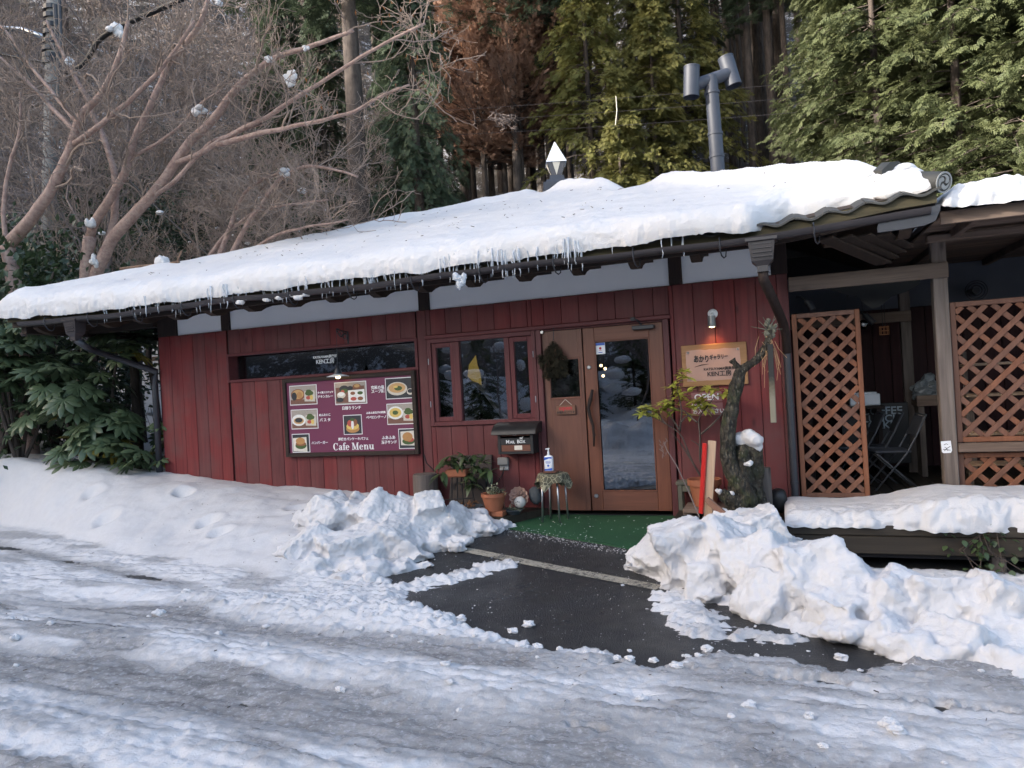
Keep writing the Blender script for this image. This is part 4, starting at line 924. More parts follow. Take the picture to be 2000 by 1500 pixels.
def conifer(seed, H, R, zb, nb, per, size, droop, power=.75, tip_up=0.0, r0=.17, clump=.35):
    rng = np.random.default_rng(seed); tr = MB(); n = 9
    tr.tube(np.column_stack([np.cumsum(rng.normal(0, .012, n)), np.cumsum(rng.normal(0, .012, n)), np.linspace(-1.2, H, n)]), r0*(1-np.linspace(0, .9, n)), 10)
    z = zb+(H-zb)*rng.random(nb)**1.1; f = (z-zb)/(H-zb); a = rng.uniform(0, 2*np.pi, nb)+.5*np.sin(z*3)
    L = R*np.maximum((1-f)**power, .08)*np.minimum(.55+(z-zb)*.5, 1)*rng.uniform(.55, 1.18, nb)*(1+clump*noise3(np.stack([np.cos(a)*2, np.sin(a)*2, z*.7], 1), 1.0, seed))
    t = np.linspace(0, 1, 5); dx = np.stack([np.cos(a), np.sin(a)], 1)
    P = np.zeros((nb, 5, 3)); P[..., :2] = (L[:, None]*t)[..., None]*dx[:, None]; P[..., 2] = z[:, None]+L[:, None]*(.22*t-droop*t**2+tip_up*t**3)
    tubes(tr, P, np.maximum(.03*L[:, None]/R*(1-t*.8), .008), 3)
    cr = MB(); tt = .30+.70*rng.random((nb, per))**.7; i0 = np.minimum((tt*4).astype(int), 3); fr = (tt*4-i0)[..., None]; ii = np.arange(nb)[:, None]
    B = P[ii, i0]*(1-fr)+P[ii, i0+1]*fr; tan = norm(P[ii, i0+1]-P[ii, i0])
    side = rng.uniform(-1.05, 1.05, (nb, per)); c, s = np.cos(side)[..., None], np.sin(side)[..., None]
    hd_ = np.stack([tan[..., 0]*c[..., 0]-tan[..., 1]*s[..., 0], tan[..., 0]*s[..., 0]+tan[..., 1]*c[..., 0], tan[..., 2]+rng.normal(.05, .30, (nb, per))], -1)
    sz = size*rng.uniform(.55, 1.3, (nb, per)); B = B+rng.normal(0, .10, B.shape)*[1, 1, .6]
    sprays(cr, B.reshape(-1, 3), hd_.reshape(-1, 3), sz.reshape(-1), rng, 1.0)
    return tr, cr
def make_tree(name, label, cat, tr, cr, bark, leaf, group=None, crown='crown'):
    t = thing(name, label, cat, (0, 0, 0), group); tr.build('trunk', M_[bark], t, smooth=True)
    o = cr.build(crown, M_[leaf], t)
    return t
def ground_at(x, y):
    if y > 11.6: return float(hill_z(np.array(x), np.array(y)))
    if y < -9.4: return float(verge_z(np.array(x), np.array(y)))
    return .25+float(yard(np.array(float(x)), np.array(float(y)))) if y > 3 else .1
def at(px, d):
    r = CF+(px-1000)/1390*CR-(350-750)/1390*CU; r = np.array([r[0], r[1]]); r /= np.linalg.norm(r)
    x, y = CP[0]+r[0]*d, CP[1]+r[1]*d; return x, y, ground_at(x, y)
TREES = []
def put(proto, x, y, z, rz, s, label, group, rng=None):
    o = proto if 'used' not in proto else copy_tree(proto)
    if 'used' not in proto: proto['used'] = 1
    o.location = (x, y, z); o.rotation_euler = (0, 0, rz); o.scale = (s, s, s) if np.isscalar(s) else s
    tag(o, label, None, group); TREES.append(o); return o
rng = np.random.default_rng(42)
# ---- conifers
hin = [make_tree('hinoki_tree', 'x', 'tree', *conifer(100+i, 13, 2.3, 2.6, 215, 60, .215, .62, clump=.55), 'bark', 'hinoki') for i in range(2)]
hid = [make_tree('hinoki_tree', 'x', 'tree', *conifer(120+i, 13, 2.9, .8, 280, 64, .215, .5, clump=.5), 'bark', 'hinokid') for i in range(2)]
ced = [make_tree('cedar_tree', 'x', 'tree', *conifer(140+i, 19, 1.9, 9.0, 200, 22, .28, .45, tip_up=.3, r0=.2), 'bark', 'cedar') for i in range(2)]
low = [make_tree('cedar_tree', 'x', 'tree', *conifer(160+i, 15, 2.2, 2.0, 260, 42, .24, .95, r0=.24), 'bark', 'cedar') for i in range(1)]
rus = [make_tree('cedar_tree', 'x', 'tree', *conifer(180+i, 16, 1.9, 6.0, 260, 38, .22, .30, tip_up=.45, r0=.17, clump=.7), 'bark', 'rust') for i in range(2)]
gh = 'yellow-green hinoki trees behind the cafe roof'
lab_h = 'yellow-green hinoki cypress rising behind the snowy cafe roof'
for px, d, s, z_up in ((1160, 23, .92, 2.0), (1215, 21.5, .82, -1.6), (1285, 22.5, .90, -.6), (1345, 24, 1.0, .3), (1250, 30, 1.0, 2.0)):
    x, y, z = at(px, d); put(hin[rng.integers(2)], x, y, z+z_up, rng.uniform(0, 6), s, lab_h, gh)
gd = 'dark green hinoki trees above the porch roof'
for px, d, s in ((1640, 19, .95), (1720, 18, 1.05), (1800, 20, 1.15), (1880, 17.5, 1.05), (1960, 19, 1.15), (2050, 17, 1.0), (2130, 20, 1.2), (1690, 24, 1.2), (1790, 26, 1.3), (1930, 25, 1.3), (2020, 24, 1.2), (2200, 18, 1.1)):
    x, y, z = at(px, d); put(hid[rng.integers(2)], x, y, z-.5, rng.uniform(0, 6), s, 'dense dark green hinoki tree standing behind the porch roof', gd)
gr = 'rusty brown cedars on the slope'
for px, d, s in ((912, 25.5, .9), (948, 24.5, .95), (985, 25, .9), (1022, 24.2, .92), (1062, 25, .95), (1100, 25.5, .9), (925, 28, 1.0), (960, 26, 1.0), (1000, 30, 1.1), (1040, 27, 1.0), (1080, 29, 1.05), (1115, 31, 1.1), (905, 33, 1.15), (980, 34, 1.2), (1060, 35, 1.2)):
    x, y, z = at(px, d); put(rus[rng.integers(2)], x, y, z, rng.uniform(0, 6), s, 'rust-brown cedar with bare lower trunk on the snowy slope', gr)
for px, d, s, lb in ((815, 20.5, .9, 'broad dark cedar with drooping foliage down to the cafe roof'), (780, 22, 1.0, 'dark cedar close behind the thick grey cedar trunk'), (640, 25, 1.05, 'dark cedar just west of the thick grey cedar trunk'), (560, 27, 1.1, 'dark cedar farthest west, half veiled by the bare branches'), (862, 25, .8, 'slim dark cedar beside the rust-brown trees')):
    x, y, z = at(px, d); put(low[0], x, y, z-1, rng.uniform(0, 6), s, lb, 'dark drooping cedars behind the cafe')
x, y, z = at(697, 20); big = put(ced[0], x, y, z-.5, 1.0, (1.9, 1.9, 1.15), 'thick grey cedar trunk standing behind the roof ridge, crown far above', None)
gc = 'tall cedars on the wooded slope'
lc = 'tall dark cedar with straight bare trunk on the wooded slope'
spots = []
for row, (d0, d1, nrow) in enumerate(((29, 34, 16), (34, 40, 22), (40, 47, 26), (47, 56, 30), (56, 70, 34))):
    for i in range(nrow):
        px = -200+2400*(i+rng.uniform(.1, .9))/nrow; d = rng.uniform(d0, d1)
        if px < 600 and row < 2: continue
        if px < 450 and row < 3 and rng.random() < .45: continue
        if 890 < px < 1120 and row == 0: continue
        if row == 3 and rng.random() < .35: continue
        spots.append((px, d))
for px, d in ((1410, 25), (1435, 27), (1475, 25.5), (1515, 26), (1535, 28), (1455, 31), (1250, 36), (1320, 34), (1180, 35), (1395, 27), (1420, 33), (1445, 29), (1465, 36), (1490, 28), (1505, 34), (1525, 30), (1545, 26), (1380, 38), (1100, 25), (1010, 24), (950, 38), (1075, 24.5), (560, 27), (620, 30), (520, 36)): spots.append((px, d))
for px, d in spots:
    x, y, z = at(px, d); s = rng.uniform(.85, 1.15); put(ced[rng.integers(2)], x, y, z, rng.uniform(0, 6), (s*.95, s*.95, s), lc, gc)
# ---- leafless trees and brush on the slope to the west
def bare(seed, H, r, m, **kw):
    tr, tw = bare_mesh(seed, H, r, m, **kw); t = thing('bare_tree', 'x', 'tree'); tr.build('trunk', M_[m], t, smooth=True); tw.build('twigs', M_[m], t, kind='stuff'); return t
br = [bare(300+i, 8.5, .10, 'twig', min_r=.0075) for i in range(3)] + [bare(310, 7.5, .08, 'twig2', min_r=.007)]
gb = 'leafless trees on the slope west of the cafe'
for i in range(66):
    px = rng.uniform(-140, 690); d = rng.uniform(17, 24) if i < 11 else rng.uniform(24, 56)
    if px > 470: d += 9 if px < 580 else 14
    x, y, z = at(px, d); put(br[rng.integers(4)], x, y, z, rng.uniform(0, 6), rng.uniform(.7, 1.25), 'leafless grey-brown tree among the brush behind the cafe', gb)
for px, d, s in ((470, 15.5, .42), (540, 16, .48), (600, 17, .45), (410, 15, .40), (640, 18, .5)):
    x, y, z = at(px, d); put(br[3], x, y, z+1.5, rng.uniform(0, 6), (s*1.5, s*1.5, s), 'low leafless shrub with arching twigs just over the roof snow', 'arching leafless shrubs behind the roof')
for px, d, s, lb in ((2190, 13.0, .7, 'pale leafless tree reaching in before the dark hinoki trees'),):
    x, y, z = at(px, d); put(br[3], x, y, z, 2.0, s, lb, None)
# ---- glossy evergreen bushes
def bush(seed, R, H, n, leaf=.07):
    rng = np.random.default_rng(seed); D = norm(rng.normal(size=(n, 3))); rr = (.45+.55*rng.random(n)**.5)*(1+.35*noise3(D, 2.2, seed)+.2*noise3(D, 5, seed+1))
    P = D*rr[:, None]*np.array([R, R, H/2])+np.array([0, 0, H/2]); T = np.array([(0, 0, 0), (.5, -.28, .06), (1, 0, -.05), (.5, .28, .06)])
    cr = MB(); sprays(cr, P, D+rng.normal(size=(n, 3))*.8, leaf*rng.uniform(.7, 1.5, n), rng, .8, 0, (T, np.array([[0, 1, 2, 3]])))
    tr = MB(); K = 14; Q = np.stack([path3(rng, (rng.normal(0, .1), rng.normal(0, .1), 0), D[i]*np.array([R, R, H/2])*.8+[0, 0, H/2], 6, .03) for i in range(K)]); tubes(tr, Q, np.tile(np.linspace(.04, .012, 6), (K, 1)), 5)
    return tr, cr
bs = [make_tree('camellia_bush', 'x', 'bush', *bush(400+i, 1.25, 3.4, 3600, .10), 'bark', 'camellia') for i in range(2)]
for px, d, s, zz in ((-20, 13.5, 1.15, .4), (70, 14.5, 1.2, .3), (140, 15, .95, .6), (230, 19, 1.0, 1.9), (320, 20, 1.0, 1.9), (400, 21, .9, 2.0), (30, 18, 1.4, 1.0), (190, 22, 1.3, 2.2), (-90, 15, 1.3, .5), (290, 24, 1.2, 2.4)):
    x, y, z = at(px, d); put(bs[rng.integers(2)], x, y, z+zz, rng.uniform(0, 6), s, 'glossy dark evergreen bush behind the bare trees west of the cafe', 'glossy evergreen bushes west of the cafe')
# flecks of snow caught in the brush
g = MB(); V, F = ICO1
for i in range(330):
    px, d = rng.uniform(-40, 640), rng.uniform(14, 21); x, y, z = at(px, d); r = rng.uniform(.012, .045)*(1.6 if rng.random() < .15 else 1)
    zz = z+rng.uniform(.5, 5.5)*rng.random()**.5
    g.add(np.array([x, y, zz])+V*(1+.3*noise3(V, 2, i)[:, None])*np.array([r*1.5, r*1.2, r*.8]), F)
g.build('snow_flecks', M_['snow'], kind='stuff')
# ---- trees across the lane (seen mirrored in the glass)
for i, (x, y, s) in enumerate(((-9, -13.5, .24), (-7.2, -14.2, .26), (-5.6, -13.4, .22), (-4.2, -14.4, .26), (-2.6, -13.6, .24), (-1.2, -14.2, .25), (.2, -13.3, .22), (1.5, -14, .26), (3.0, -13.4, .23), (4.6, -14.3, .26), (-11, -14, .26), (-6.4, -15, .3), (-3.4, -15.2, .3), (-.4, -15.4, .3), (2.4, -15.4, .3), (6.5, -15, .28))):
    put(hid[i % 2], x, y, ground_at(x, y)-.3, i*1.3, (s*1.3, s*1.3, s), 'dark conifer on the snowy bank across the lane', 'conifers across the lane')
for i, (x, y) in enumerate(((-7.6, -11.6), (-3.6, -11.2), (-1.4, -11.8), (.6, -11.3), (2.4, -11.6), (-5.4, -11.8))):
    put(br[i % 4], x, y, ground_at(x, y)-.1, i*2.1, .34, 'small leafless tree on the snowy bank across the lane', 'leafless trees across the lane')
rg = np.random.default_rng(9); g = MB()
for i in range(46):
    x, y = rg.uniform(-11, 7), rg.uniform(-14, -12.3); lump(g, (x, y, ground_at(x, y)+rg.uniform(.3, 2.4)), (rg.uniform(.12, .4), rg.uniform(.1, .3), rg.uniform(.08, .22)), rg, .2, ICO1, .3, i)
g.build('snow_clumps', M_['snow'], smooth=True, kind='stuff')
# ---- the smooth barked trees by the west eave
LIMB = {
'B0':[(-10.36,0.80,2.2),(-10.37,0.80,3.20),(-10.34,0.80,3.40),(-10.26,0.80,3.89),(-10.19,0.80,4.19)],
'B1':[(-10.19,0.80,4.19),(-10.11,0.80,4.39),(-9.72,0.80,4.71),(-9.33,0.80,5.14),(-9.15,0.80,5.59),(-8.83,0.80,5.96),(-8.60,0.80,6.27),(-8.37,0.80,6.62),(-8.01,0.80,6.81),(-7.70,0.80,7.08),(-7.51,0.80,7.49)],
'B2':[(-10.36,0.85,2.9),(-10.34,0.85,3.32),(-10.16,0.85,3.59),(-9.82,0.85,4.09),(-9.31,0.85,4.42),(-8.87,0.85,4.68),(-8.38,0.85,5.11),(-8.09,0.85,5.38),(-7.60,0.85,5.62),(-7.30,0.85,5.92),(-6.91,0.85,6.14),(-6.45,0.85,6.30),(-5.83,0.85,6.31),(-5.16,0.85,6.37)],
'B3':[(-8.40,0.85,5.09),(-7.73,0.75,5.12),(-7.34,0.75,5.27),(-6.60,0.75,5.41),(-6.06,0.75,5.60),(-5.38,0.75,5.81),(-4.72,0.75,6.02),(-4.03,0.75,6.16)],
'B4':[(-7.50,0.76,5.19),(-6.57,0.70,5.19),(-5.88,0.70,5.18),(-5.06,0.70,5.19),(-4.77,0.70,5.33),(-4.27,0.70,5.39)],
'B5':[(-10.13,.92,3.80),(-9.90,1.00,4.37),(-9.84,1.00,4.69),(-9.81,1.00,5.19),(-9.93,1.00,5.58),(-10.09,1.00,5.98),(-10.30,1.00,6.34),(-10.36,1.00,6.58),(-10.66,1.00,7.02),(-10.89,1.00,7.45),(-11.19,1.00,7.99)],
'B6':[(-8.87,0.84,4.66),(-8.45,0.80,4.75),(-7.88,0.80,5.13),(-7.77,0.80,5.25),(-7.29,0.80,5.32),(-6.64,0.80,5.36)],
'B7':[(-9.33,0.82,5.30),(-8.87,0.90,5.45),(-8.39,0.90,5.60),(-8.0,0.95,5.95),(-7.6,1.0,6.1)]}
LIMA = {
'A0':[(-10.8,.1,.3),(-10.82,.1,1.6),(-10.88,0.10,2.74),(-10.92,0.10,3.14),(-11.03,0.10,3.71),(-11.10,0.10,4.04)],
'A1':[(-11.10,0.10,4.04),(-10.55,0.10,4.36),(-10.08,0.10,4.76),(-9.73,0.10,5.17),(-9.54,0.10,5.45),(-9.48,0.10,5.69),(-9.21,0.10,5.87),(-8.98,0.10,5.94),(-8.56,0.10,6.44),(-8.38,0.10,6.91)],
'A2':[(-9.56,0.10,5.36),(-9.08,0.10,5.51),(-8.36,0.10,5.81),(-7.86,0.10,6.07),(-7.52,0.10,6.32),(-7.18,0.10,6.63)],
'A3':[(-9.50,0.10,5.53),(-9.94,0.10,5.93),(-10.40,0.10,6.41),(-10.83,0.10,6.78),(-11.27,0.10,7.15)],
'A4':[(-9.49,0.10,5.68),(-9.87,0.10,6.11),(-10.38,0.10,6.68),(-10.79,0.10,7.24),(-11.12,0.10,7.56)],
'A5':[(-11.10,0.10,4.04),(-11.17,0.10,4.52),(-11.00,0.10,5.22),(-10.68,0.10,5.72),(-10.63,0.10,6.34)]}
RADS = {'B0':(.135,.115),'B1':(.085,.035),'B2':(.125,.028),'B3':(.05,.02),'B4':(.05,.018),'B5':(.075,.028),'B6':(.042,.016),'B7':(.035,.014),'A0':(.14,.12),'A1':(.115,.03),'A2':(.05,.022),'A3':(.045,.02),'A4':(.04,.02),'A5':(.045,.02)}
def fancy_tree(LM, name_label, base, seed, per=(5, 4, 3, 2), leaves=False):
    rng = np.random.default_rng(seed); t = thing('bare_tree', name_label, 'tree', base); tr = MB(); tw = MB(); segs = []; rads = []
    for kx, p in LM.items():
        p = np.array(p); s = np.concatenate([[0], np.cumsum(np.linalg.norm(np.diff(p, axis=0), axis=1))]); u = np.linspace(0, s[-1], max(8, int(s[-1]/.12)))
        q = np.stack([np.interp(u, s, p[:, i]) for i in range(3)], 1)
        for _ in range(2): q[1:-1] = .25*q[:-2]+.5*q[1:-1]+.25*q[2:]
        q = q+.012*np.stack([noise2(u*3, u*0+i, 7+i) for i in range(3)], 1)*min(1, s[-1])
        r0, r1 = np.array(RADS[kx])*.86; rr = r0+(r1-r0)*(u/s[-1]); tr.tube(q, rr*(1+.06*noise2(u*5, u*0, 3)), 10)
        if kx in ('B0', 'A0'): continue
        v = np.linspace(0, s[-1], 12); segs.append(np.stack([np.interp(v, u, q[:, i]) for i in range(3)], 1)); rads.append(np.interp(v, u, rr))
    P, Rr = np.array(segs), np.array(rads); P0 = P
    for lv, (n_, ln, ang) in enumerate(zip(per, (1.05, .62, .38, .22), (.75, .75, .8, .8))):
        P, Rr = children(rng, P, Rr, n_, ln, ang, 8 if lv < 2 else 6, up=.16, t0=.22 if lv == 0 else .15, rr=.5 if lv == 0 else .6, wig=.24)
        Rr = np.clip(Rr, .0042 if lv > 1 else .0065, .02); tubes(tw, P, Rr, 4 if lv < 2 else 3)
        if lv == 0: tubes(tw, P[:1], Rr[:1], 3)
    tr.build('trunk', M_['pink'], t, smooth=True); tw.build('twigs', M_['twig2'], t, smooth=True, kind='stuff')
    if leaves:
        g = MB(); e = P[:, -1]; sel = (e[:, 0] > -5.6) & (e[:, 2] > 5.3); e = e[sel][rng.permutation(sel.sum())[:70]]
        T = np.array([(0, 0, 0), (.5, -.16, .1), (1, 0, -.1), (.5, .16, .1)]); sprays(g, e, np.tile([0, 0, -1.], (len(e), 1))+rng.normal(size=(len(e), 3))*.3, rng.uniform(.05, .11, len(e)), rng, .2, 0, (T, np.array([[0, 1, 2, 3]])))
        g.build('dead_leaves', M_['deadleaf'], t, kind='stuff')
    return t
fancy_tree(LIMB, 'leafless multi-stemmed tree with smooth pinkish bark spreading over the roof snow', (-10.36, .82, .3), 21, leaves=True)
fancy_tree(LIMA, 'leaning leafless tree with pinkish bark at the far west end of the eave', (-10.8, .1, .3), 22, (6, 4, 3, 2))
rng = np.random.default_rng(31)
for (px, py, Y_, r, lb) in ((232, 58, .78, .10, 'white clump of snow in a fork high in the pinkish tree'), (181, 440, .72, .085, 'snow sitting on the sawn stub of the pinkish tree'), (186, 512, .76, .075, 'snow wedged between the two stems just over the roof'), (565, 150, .68, .085, 'snow clump on the long branch before the dark cedar'), (388, 218, .9, .085, 'flat snow clump on twigs right of the pole'), (137, 120, .2, .06, 'small round snow clump beside the utility pole'), (524, 116, .7, .05, 'little snow clump on the upper long branch'), (598, 94, .7, .035, 'tiny snow clump farther out on the upper branch'), (555, 334, 1.5, .08, 'snow on arching twigs just over the roof slope'), (427, 5, .7, .05, 'snow clump at the top of the thickest limb'), (320, 518, .4, .12, 'long drift of snow on a fallen branch at the roof edge')):
    g = MB(); c_ = PX(px, py, Y_)
    for q in range(5): lump(g, c_+rng.normal(0, r*.45, 3), (r*rng.uniform(.5, .9), r*.5, r*rng.uniform(.45, .95)), rng, .15, ICO2, .25, q)
    o = g.build('snow_clump', M_['snow'], smooth=True, loc=tuple(c_)); tag(o, lb, 'snow')
LIMC = {kx: [tuple(PX(px, py, yy)) for px, py in p] for kx, (yy, p) in {'B4': (1.5, [(440,520),(478,445),(518,385),(552,342),(600,322),(660,332),(700,345)]), 'B6': (1.6, [(385,535),(430,470),(470,430),(520,405),(570,400),(640,390)]), 'B7': (1.4, [(470,520),(500,480),(560,450),(620,440),(680,430)]), 'A2': (1.55, [(420,520),(455,430),(470,380),(520,345),(560,335)])}.items()}
fancy_tree(LIMC, 'low arching leafless shrub with snow on its twigs over the roof slope', tuple(PX(440, 560, 1.5)), 23, (6, 4, 3, 2))
# ---- fatsia shrubs with their palmate leaves
def fatsia_leaf(seed, nl=9):
    rng = np.random.default_rng(seed); V = [(0, 0, 0)]; F = []
    for q in range(nl):
        a = math.radians(-128+256*q/(nl-1)); l = (.42+.58*math.cos(a/2)**1.2)*rng.uniform(.9, 1.08); d = np.array([math.cos(a), math.sin(a)]); p = np.array([-d[1], d[0]]); n0 = len(V)
        wd = .15*rng.uniform(.9, 1.1); dr = rng.uniform(.10, .22)
        for u_, ww, zz in ((.30, .055, .02), (.58, wd, .0), (.8, wd*.75, -.35*dr)):
            V += [(*(d*l*u_-p*ww), zz-.03), (*(d*l*u_), zz+.012), (*(d*l*u_+p*ww), zz-.03)]
        V.append((*(d*l), -dr))
        F += [(0, n0, n0+1), (0, n0+1, n0+2)]
        for r_ in (0, 3): F += [(n0+r_, n0+r_+3, n0+r_+4), (n0+r_, n0+r_+4, n0+r_+1), (n0+r_+1, n0+r_+4, n0+r_+5), (n0+r_+1, n0+r_+5, n0+r_+2)]
        F += [(n0+6, n0+9, n0+7), (n0+7, n0+9, n0+8)]
        if q: F.append((0, n0-8, n0))           # web between lobes
    g = MB(); g.add(np.array(V)*.30, np.array(F)); g.tube([(-.30, 0, -.16), (-.12, 0, -.03), (0, 0, 0)], .004, 4); return g
def mesh_of(g, name, m, smooth=True):
    o = g.build(name, m, smooth=smooth); me = o.data; bpy.data.objects.remove(o); return me
FL = [mesh_of(fatsia_leaf(i, 9 if i != 1 else 7), 'leaf', M_['fatsia']) for i in range(3)]; FY = mesh_of(fatsia_leaf(7, 8), 'leaf', M_['fatsiay'])
def fatsia(label, base, tips, seed, n_per, spread=.34, yellow=.06, sc_=1.0):
    rng = np.random.default_rng(seed); t = thing('fatsia_shrub', label, 'shrub', base); st = MB()
    for tp in tips:
        mid = (np.array(base)+np.array(tp))/2+rng.normal(0, .12, 3); q = np.array([np.array(base)*(1-u_)**2+2*mid*u_*(1-u_)+np.array(tp)*u_**2 for u_ in np.linspace(0, 1, 8)]); st.tube(q, np.linspace(.032, .016, 8), 7)
        for i in range(n_per):
            a = i*2.4+rng.uniform(0, .5); el = rng.uniform(-.35, .75); rad = spread*rng.uniform(.55, 1.15); c_ = np.array(tp)+np.array([math.cos(a)*rad, math.sin(a)*rad, el*.35-.05])
            inst('leaf', FY if rng.random() < yellow else FL[rng.integers(3)], t, c_, (rng.normal(0, .25), rng.uniform(.15, .95)-.5*el, a), sc_*rng.uniform(.75, 1.15))
    st.build('stem', M_['bark'], t, smooth=True); return t
fatsia('big fatsia shrub filling the gap under the west end of the eave', (-9.45, .15, .35), [(-9.75,-.1,2.05),(-9.35,.0,1.75),(-9.55,.1,1.3),(-8.95,-.05,1.25),(-9.15,.3,2.3),(-9.9,.1,1.5),(-9.3,-.35,1.5),(-9.6,-.4,1.85),(-9.0,-.3,1.05)], 51, 15, yellow=.03)
fatsia('tall fatsia shrub at the edge of view, its leaves against the eave corner', (-10.5, -.3, .6), [(-10.55,-.55,2.55),(-10.3,-.6,2.25),(-10.1,-.3,2.65),(-10.6,-.3,1.7),(-10.1,-.2,1.4),(-10.3,-.75,2.0),(-10.7,-.6,2.2)], 52, 14, yellow=.03)
fatsia('low fatsia with yellow edged leaves just over the snow bank crest', (-8.75, .05, .3), [(-8.95,-.2,.78),(-8.6,-.15,.72),(-8.35,.0,.62),(-9.3,-.25,.85),(-8.25,.35,1.05)], 53, 11, .30, .16, .9)
fatsia('sparse fatsia on thin stems seen against the snow beyond the downpipe', (-9.6, 2.6, .4), [(-9.7,2.6,1.55),(-9.3,2.7,1.6),(-9.1,2.5,1.0)], 54, 8, .28, .0, .85)
# rail fence and thin stems in the yard beyond
t = thing('rail_fence', 'low weathered wooden rail fence in the snowy yard behind the fatsia', 'fence', (-14, 7.5, 1.6)); g = MB(); 
for zc in (2.3, 2.7): MB().box((-19, 7.45, zc), (-9.5, 7.5, zc+.12), .01).build('rail', M_['weatherx'], t)
for i in range(6): MB().box((-18.8+1.8*i, 7.5, 1.2), (-18.7+1.8*i, 7.6, 2.9), .01).build('post', M_['weather'], t)
for i, (px, d) in enumerate(((285, 13), (262, 14.5), (245, 12.5), (300, 15.5), (222, 14), (205, 16))):
    x, y, z = at(px, d); g = MB(); rr = .03+.05*rng.random(); g.tube(path3(rng, (x, y, z-.1), (x+rng.normal(0, .15), y, z+3.4), 9, .02), rr, 7)
    tw_t = thing('sapling', 'thin bare sapling in the snowy yard beyond the west wall', 'tree', (x, y, .1), 'saplings in the yard beyond the west wall'); g.build('trunk', M_['bark'], tw_t, smooth=True)
g = MB(); 
for i in range(160):
    x, y = rng.uniform(-15, -8.6), rng.uniform(1.5, 7); zy = .2+float(yard(np.array(x), np.array(y))); g.tube(path3(rng, (x, y, zy), (x+rng.normal(0, .2), y+rng.normal(0, .2), zy+.3+rng.uniform(.2, .9)), 5, .03), .006, 3, cap=False)
g.build('dead_stems', M_['twig'], kind='stuff')
# ---- utility pole and wires
pb = PX(95, 440, 4); t = thing('utility_pole', 'concrete utility pole behind the bare trees', 'pole', (pb[0], 4, .3)); dx = (PX(105, 0, 4)-pb)
dx = dx/dx[2]; top = pb+dx*(11.5-pb[2]); bot = pb-dx*(pb[2]-.3)
k = plain('pole_concrete', (.21, .20, .185), .85, 0, .18, 5, .1)
g = MB(); g.tube([bot, top], [.165, .135], 16); g.build('pole', k, t, smooth=True)
for i, py in enumerate((18, 34, 52, 66, 84, 98, 112, 122)):
    c_ = PX(103-i*.4, py, 4); g = MB(); g.tube([c_-[0, 0, .05], c_+[0, 0, .05]], .19, 12); g.build('clamp_band', M_['metal'], t)
g = MB(); a = PX(108, 10, 3.75); b = PX(117, 150, 3.75); g.tube([a, b], .05, 8); g.tube([PX(116, 0, 3.7), PX(120, 90, 3.7)], .035, 8); g.build('cable_riser', M_['metal'], t)
g = MB(); g.tube([PX(0, 55, 4.2), PX(45, 58, 4.1), PX(85, 72, 3.9)], .06, 8); g.build('street_light_arm', M_['steel'], t, smooth=True)
c_ = PX(92, 272, 4); g = MB(); g.tube([c_-[0, 0, .02], c_+[0, 0, .02]], .175, 14); g.build('joint_band', M_['metal'], t)
for pts, r, lb in (([(118,140),(150,137),(172,118),(185,85),(210,62),(270,36),(350,0),(420,-30)], .055, 'thick black cable looping away from the utility pole'), ([(112,60),(200,140),(300,235),(430,330)], .018, 'thin black wire sloping down from the pole to the roof'), ([(96,190),(200,300),(300,400),(430,520)], .024, 'black stay wire running down behind the pinkish tree'), ([(0,105),(60,118),(95,122)], .025, 'short black wire west of the utility pole'), ([(70,175),(20,80),(-20,20)], .02, 'dark wire rising steeply past the pole')):
    q = np.array([PX(*p, 3.6) for p in pts]); s = np.linspace(0, len(q)-1, 30); q = np.stack([np.interp(s, np.arange(len(q)), q[:, i]) for i in range(3)], 1)
    for _ in range(6): q[1:-1] = .25*q[:-2]+.5*q[1:-1]+.25*q[2:]
    o = MB().tube(q, r, 5); o = o.build('overhead_wire', M_['black'], smooth=True, loc=tuple(q[0])); tag(o, lb, 'wire')
for y0_, y1_, lb in ((205, 165, 'topmost pale wire crossing before the cedars behind the stovepipe'), (228, 193, 'middle pale wire crossing before the cedars behind the stovepipe'), (254, 222, 'lowest pale wire crossing before the cedars behind the stovepipe')):
    q = np.array([PX(700+i*45, y0_+6+(y1_-y0_-6)*((700+i*45-900)/620)+4*math.sin(math.pi*i/19), 9.5) for i in range(20)]); o = MB().tube(q, .0045, 4).build('overhead_wire', M_['gutter'], loc=tuple(q[0])); tag(o, lb, 'wire')
q = [PX(1203, 188, 9.5), PX(1205, 216, 9.5), PX(1202, 244, 9.5)]; o = MB().tube(q, .010, 5).build('wire_spacer', M_['cream'], loc=tuple(q[0])); tag(o, 'short pale spacer joining the three wires behind the cafe', 'wire spacer')
g = MB()
for i in range(34):
    c_ = PX(982+rng.normal(0, 14), 233+rng.normal(0, 5), 11); n_ = 7; q = c_+np.cumsum(rng.normal(0, .07, (n_, 3)), 0)*[1.2, 1, .7]; g.tube(q, .008, 3, cap=False)
o = g.build('vine_tangle', M_['twig'], loc=tuple(PX(985, 232, 11))); tag(o, 'pale tangle of dead vine hanging on the wires before the cedars', 'vine')
# ================================================================== things at the front
def solo(g, name, label, cat, m, loc, group=None, **kw):
    return tag(g.build(name, M_[m] if isinstance(m, str) else m, loc=tuple(loc), **kw), label, cat, group)
def turn(g, c, ang, axis='z'):
    c = np.array(c); R_ = np.array(Matrix.Rotation(ang, 3, axis.upper())); g.V = [(v-c) @ R_.T+c for v in g.V]; return g
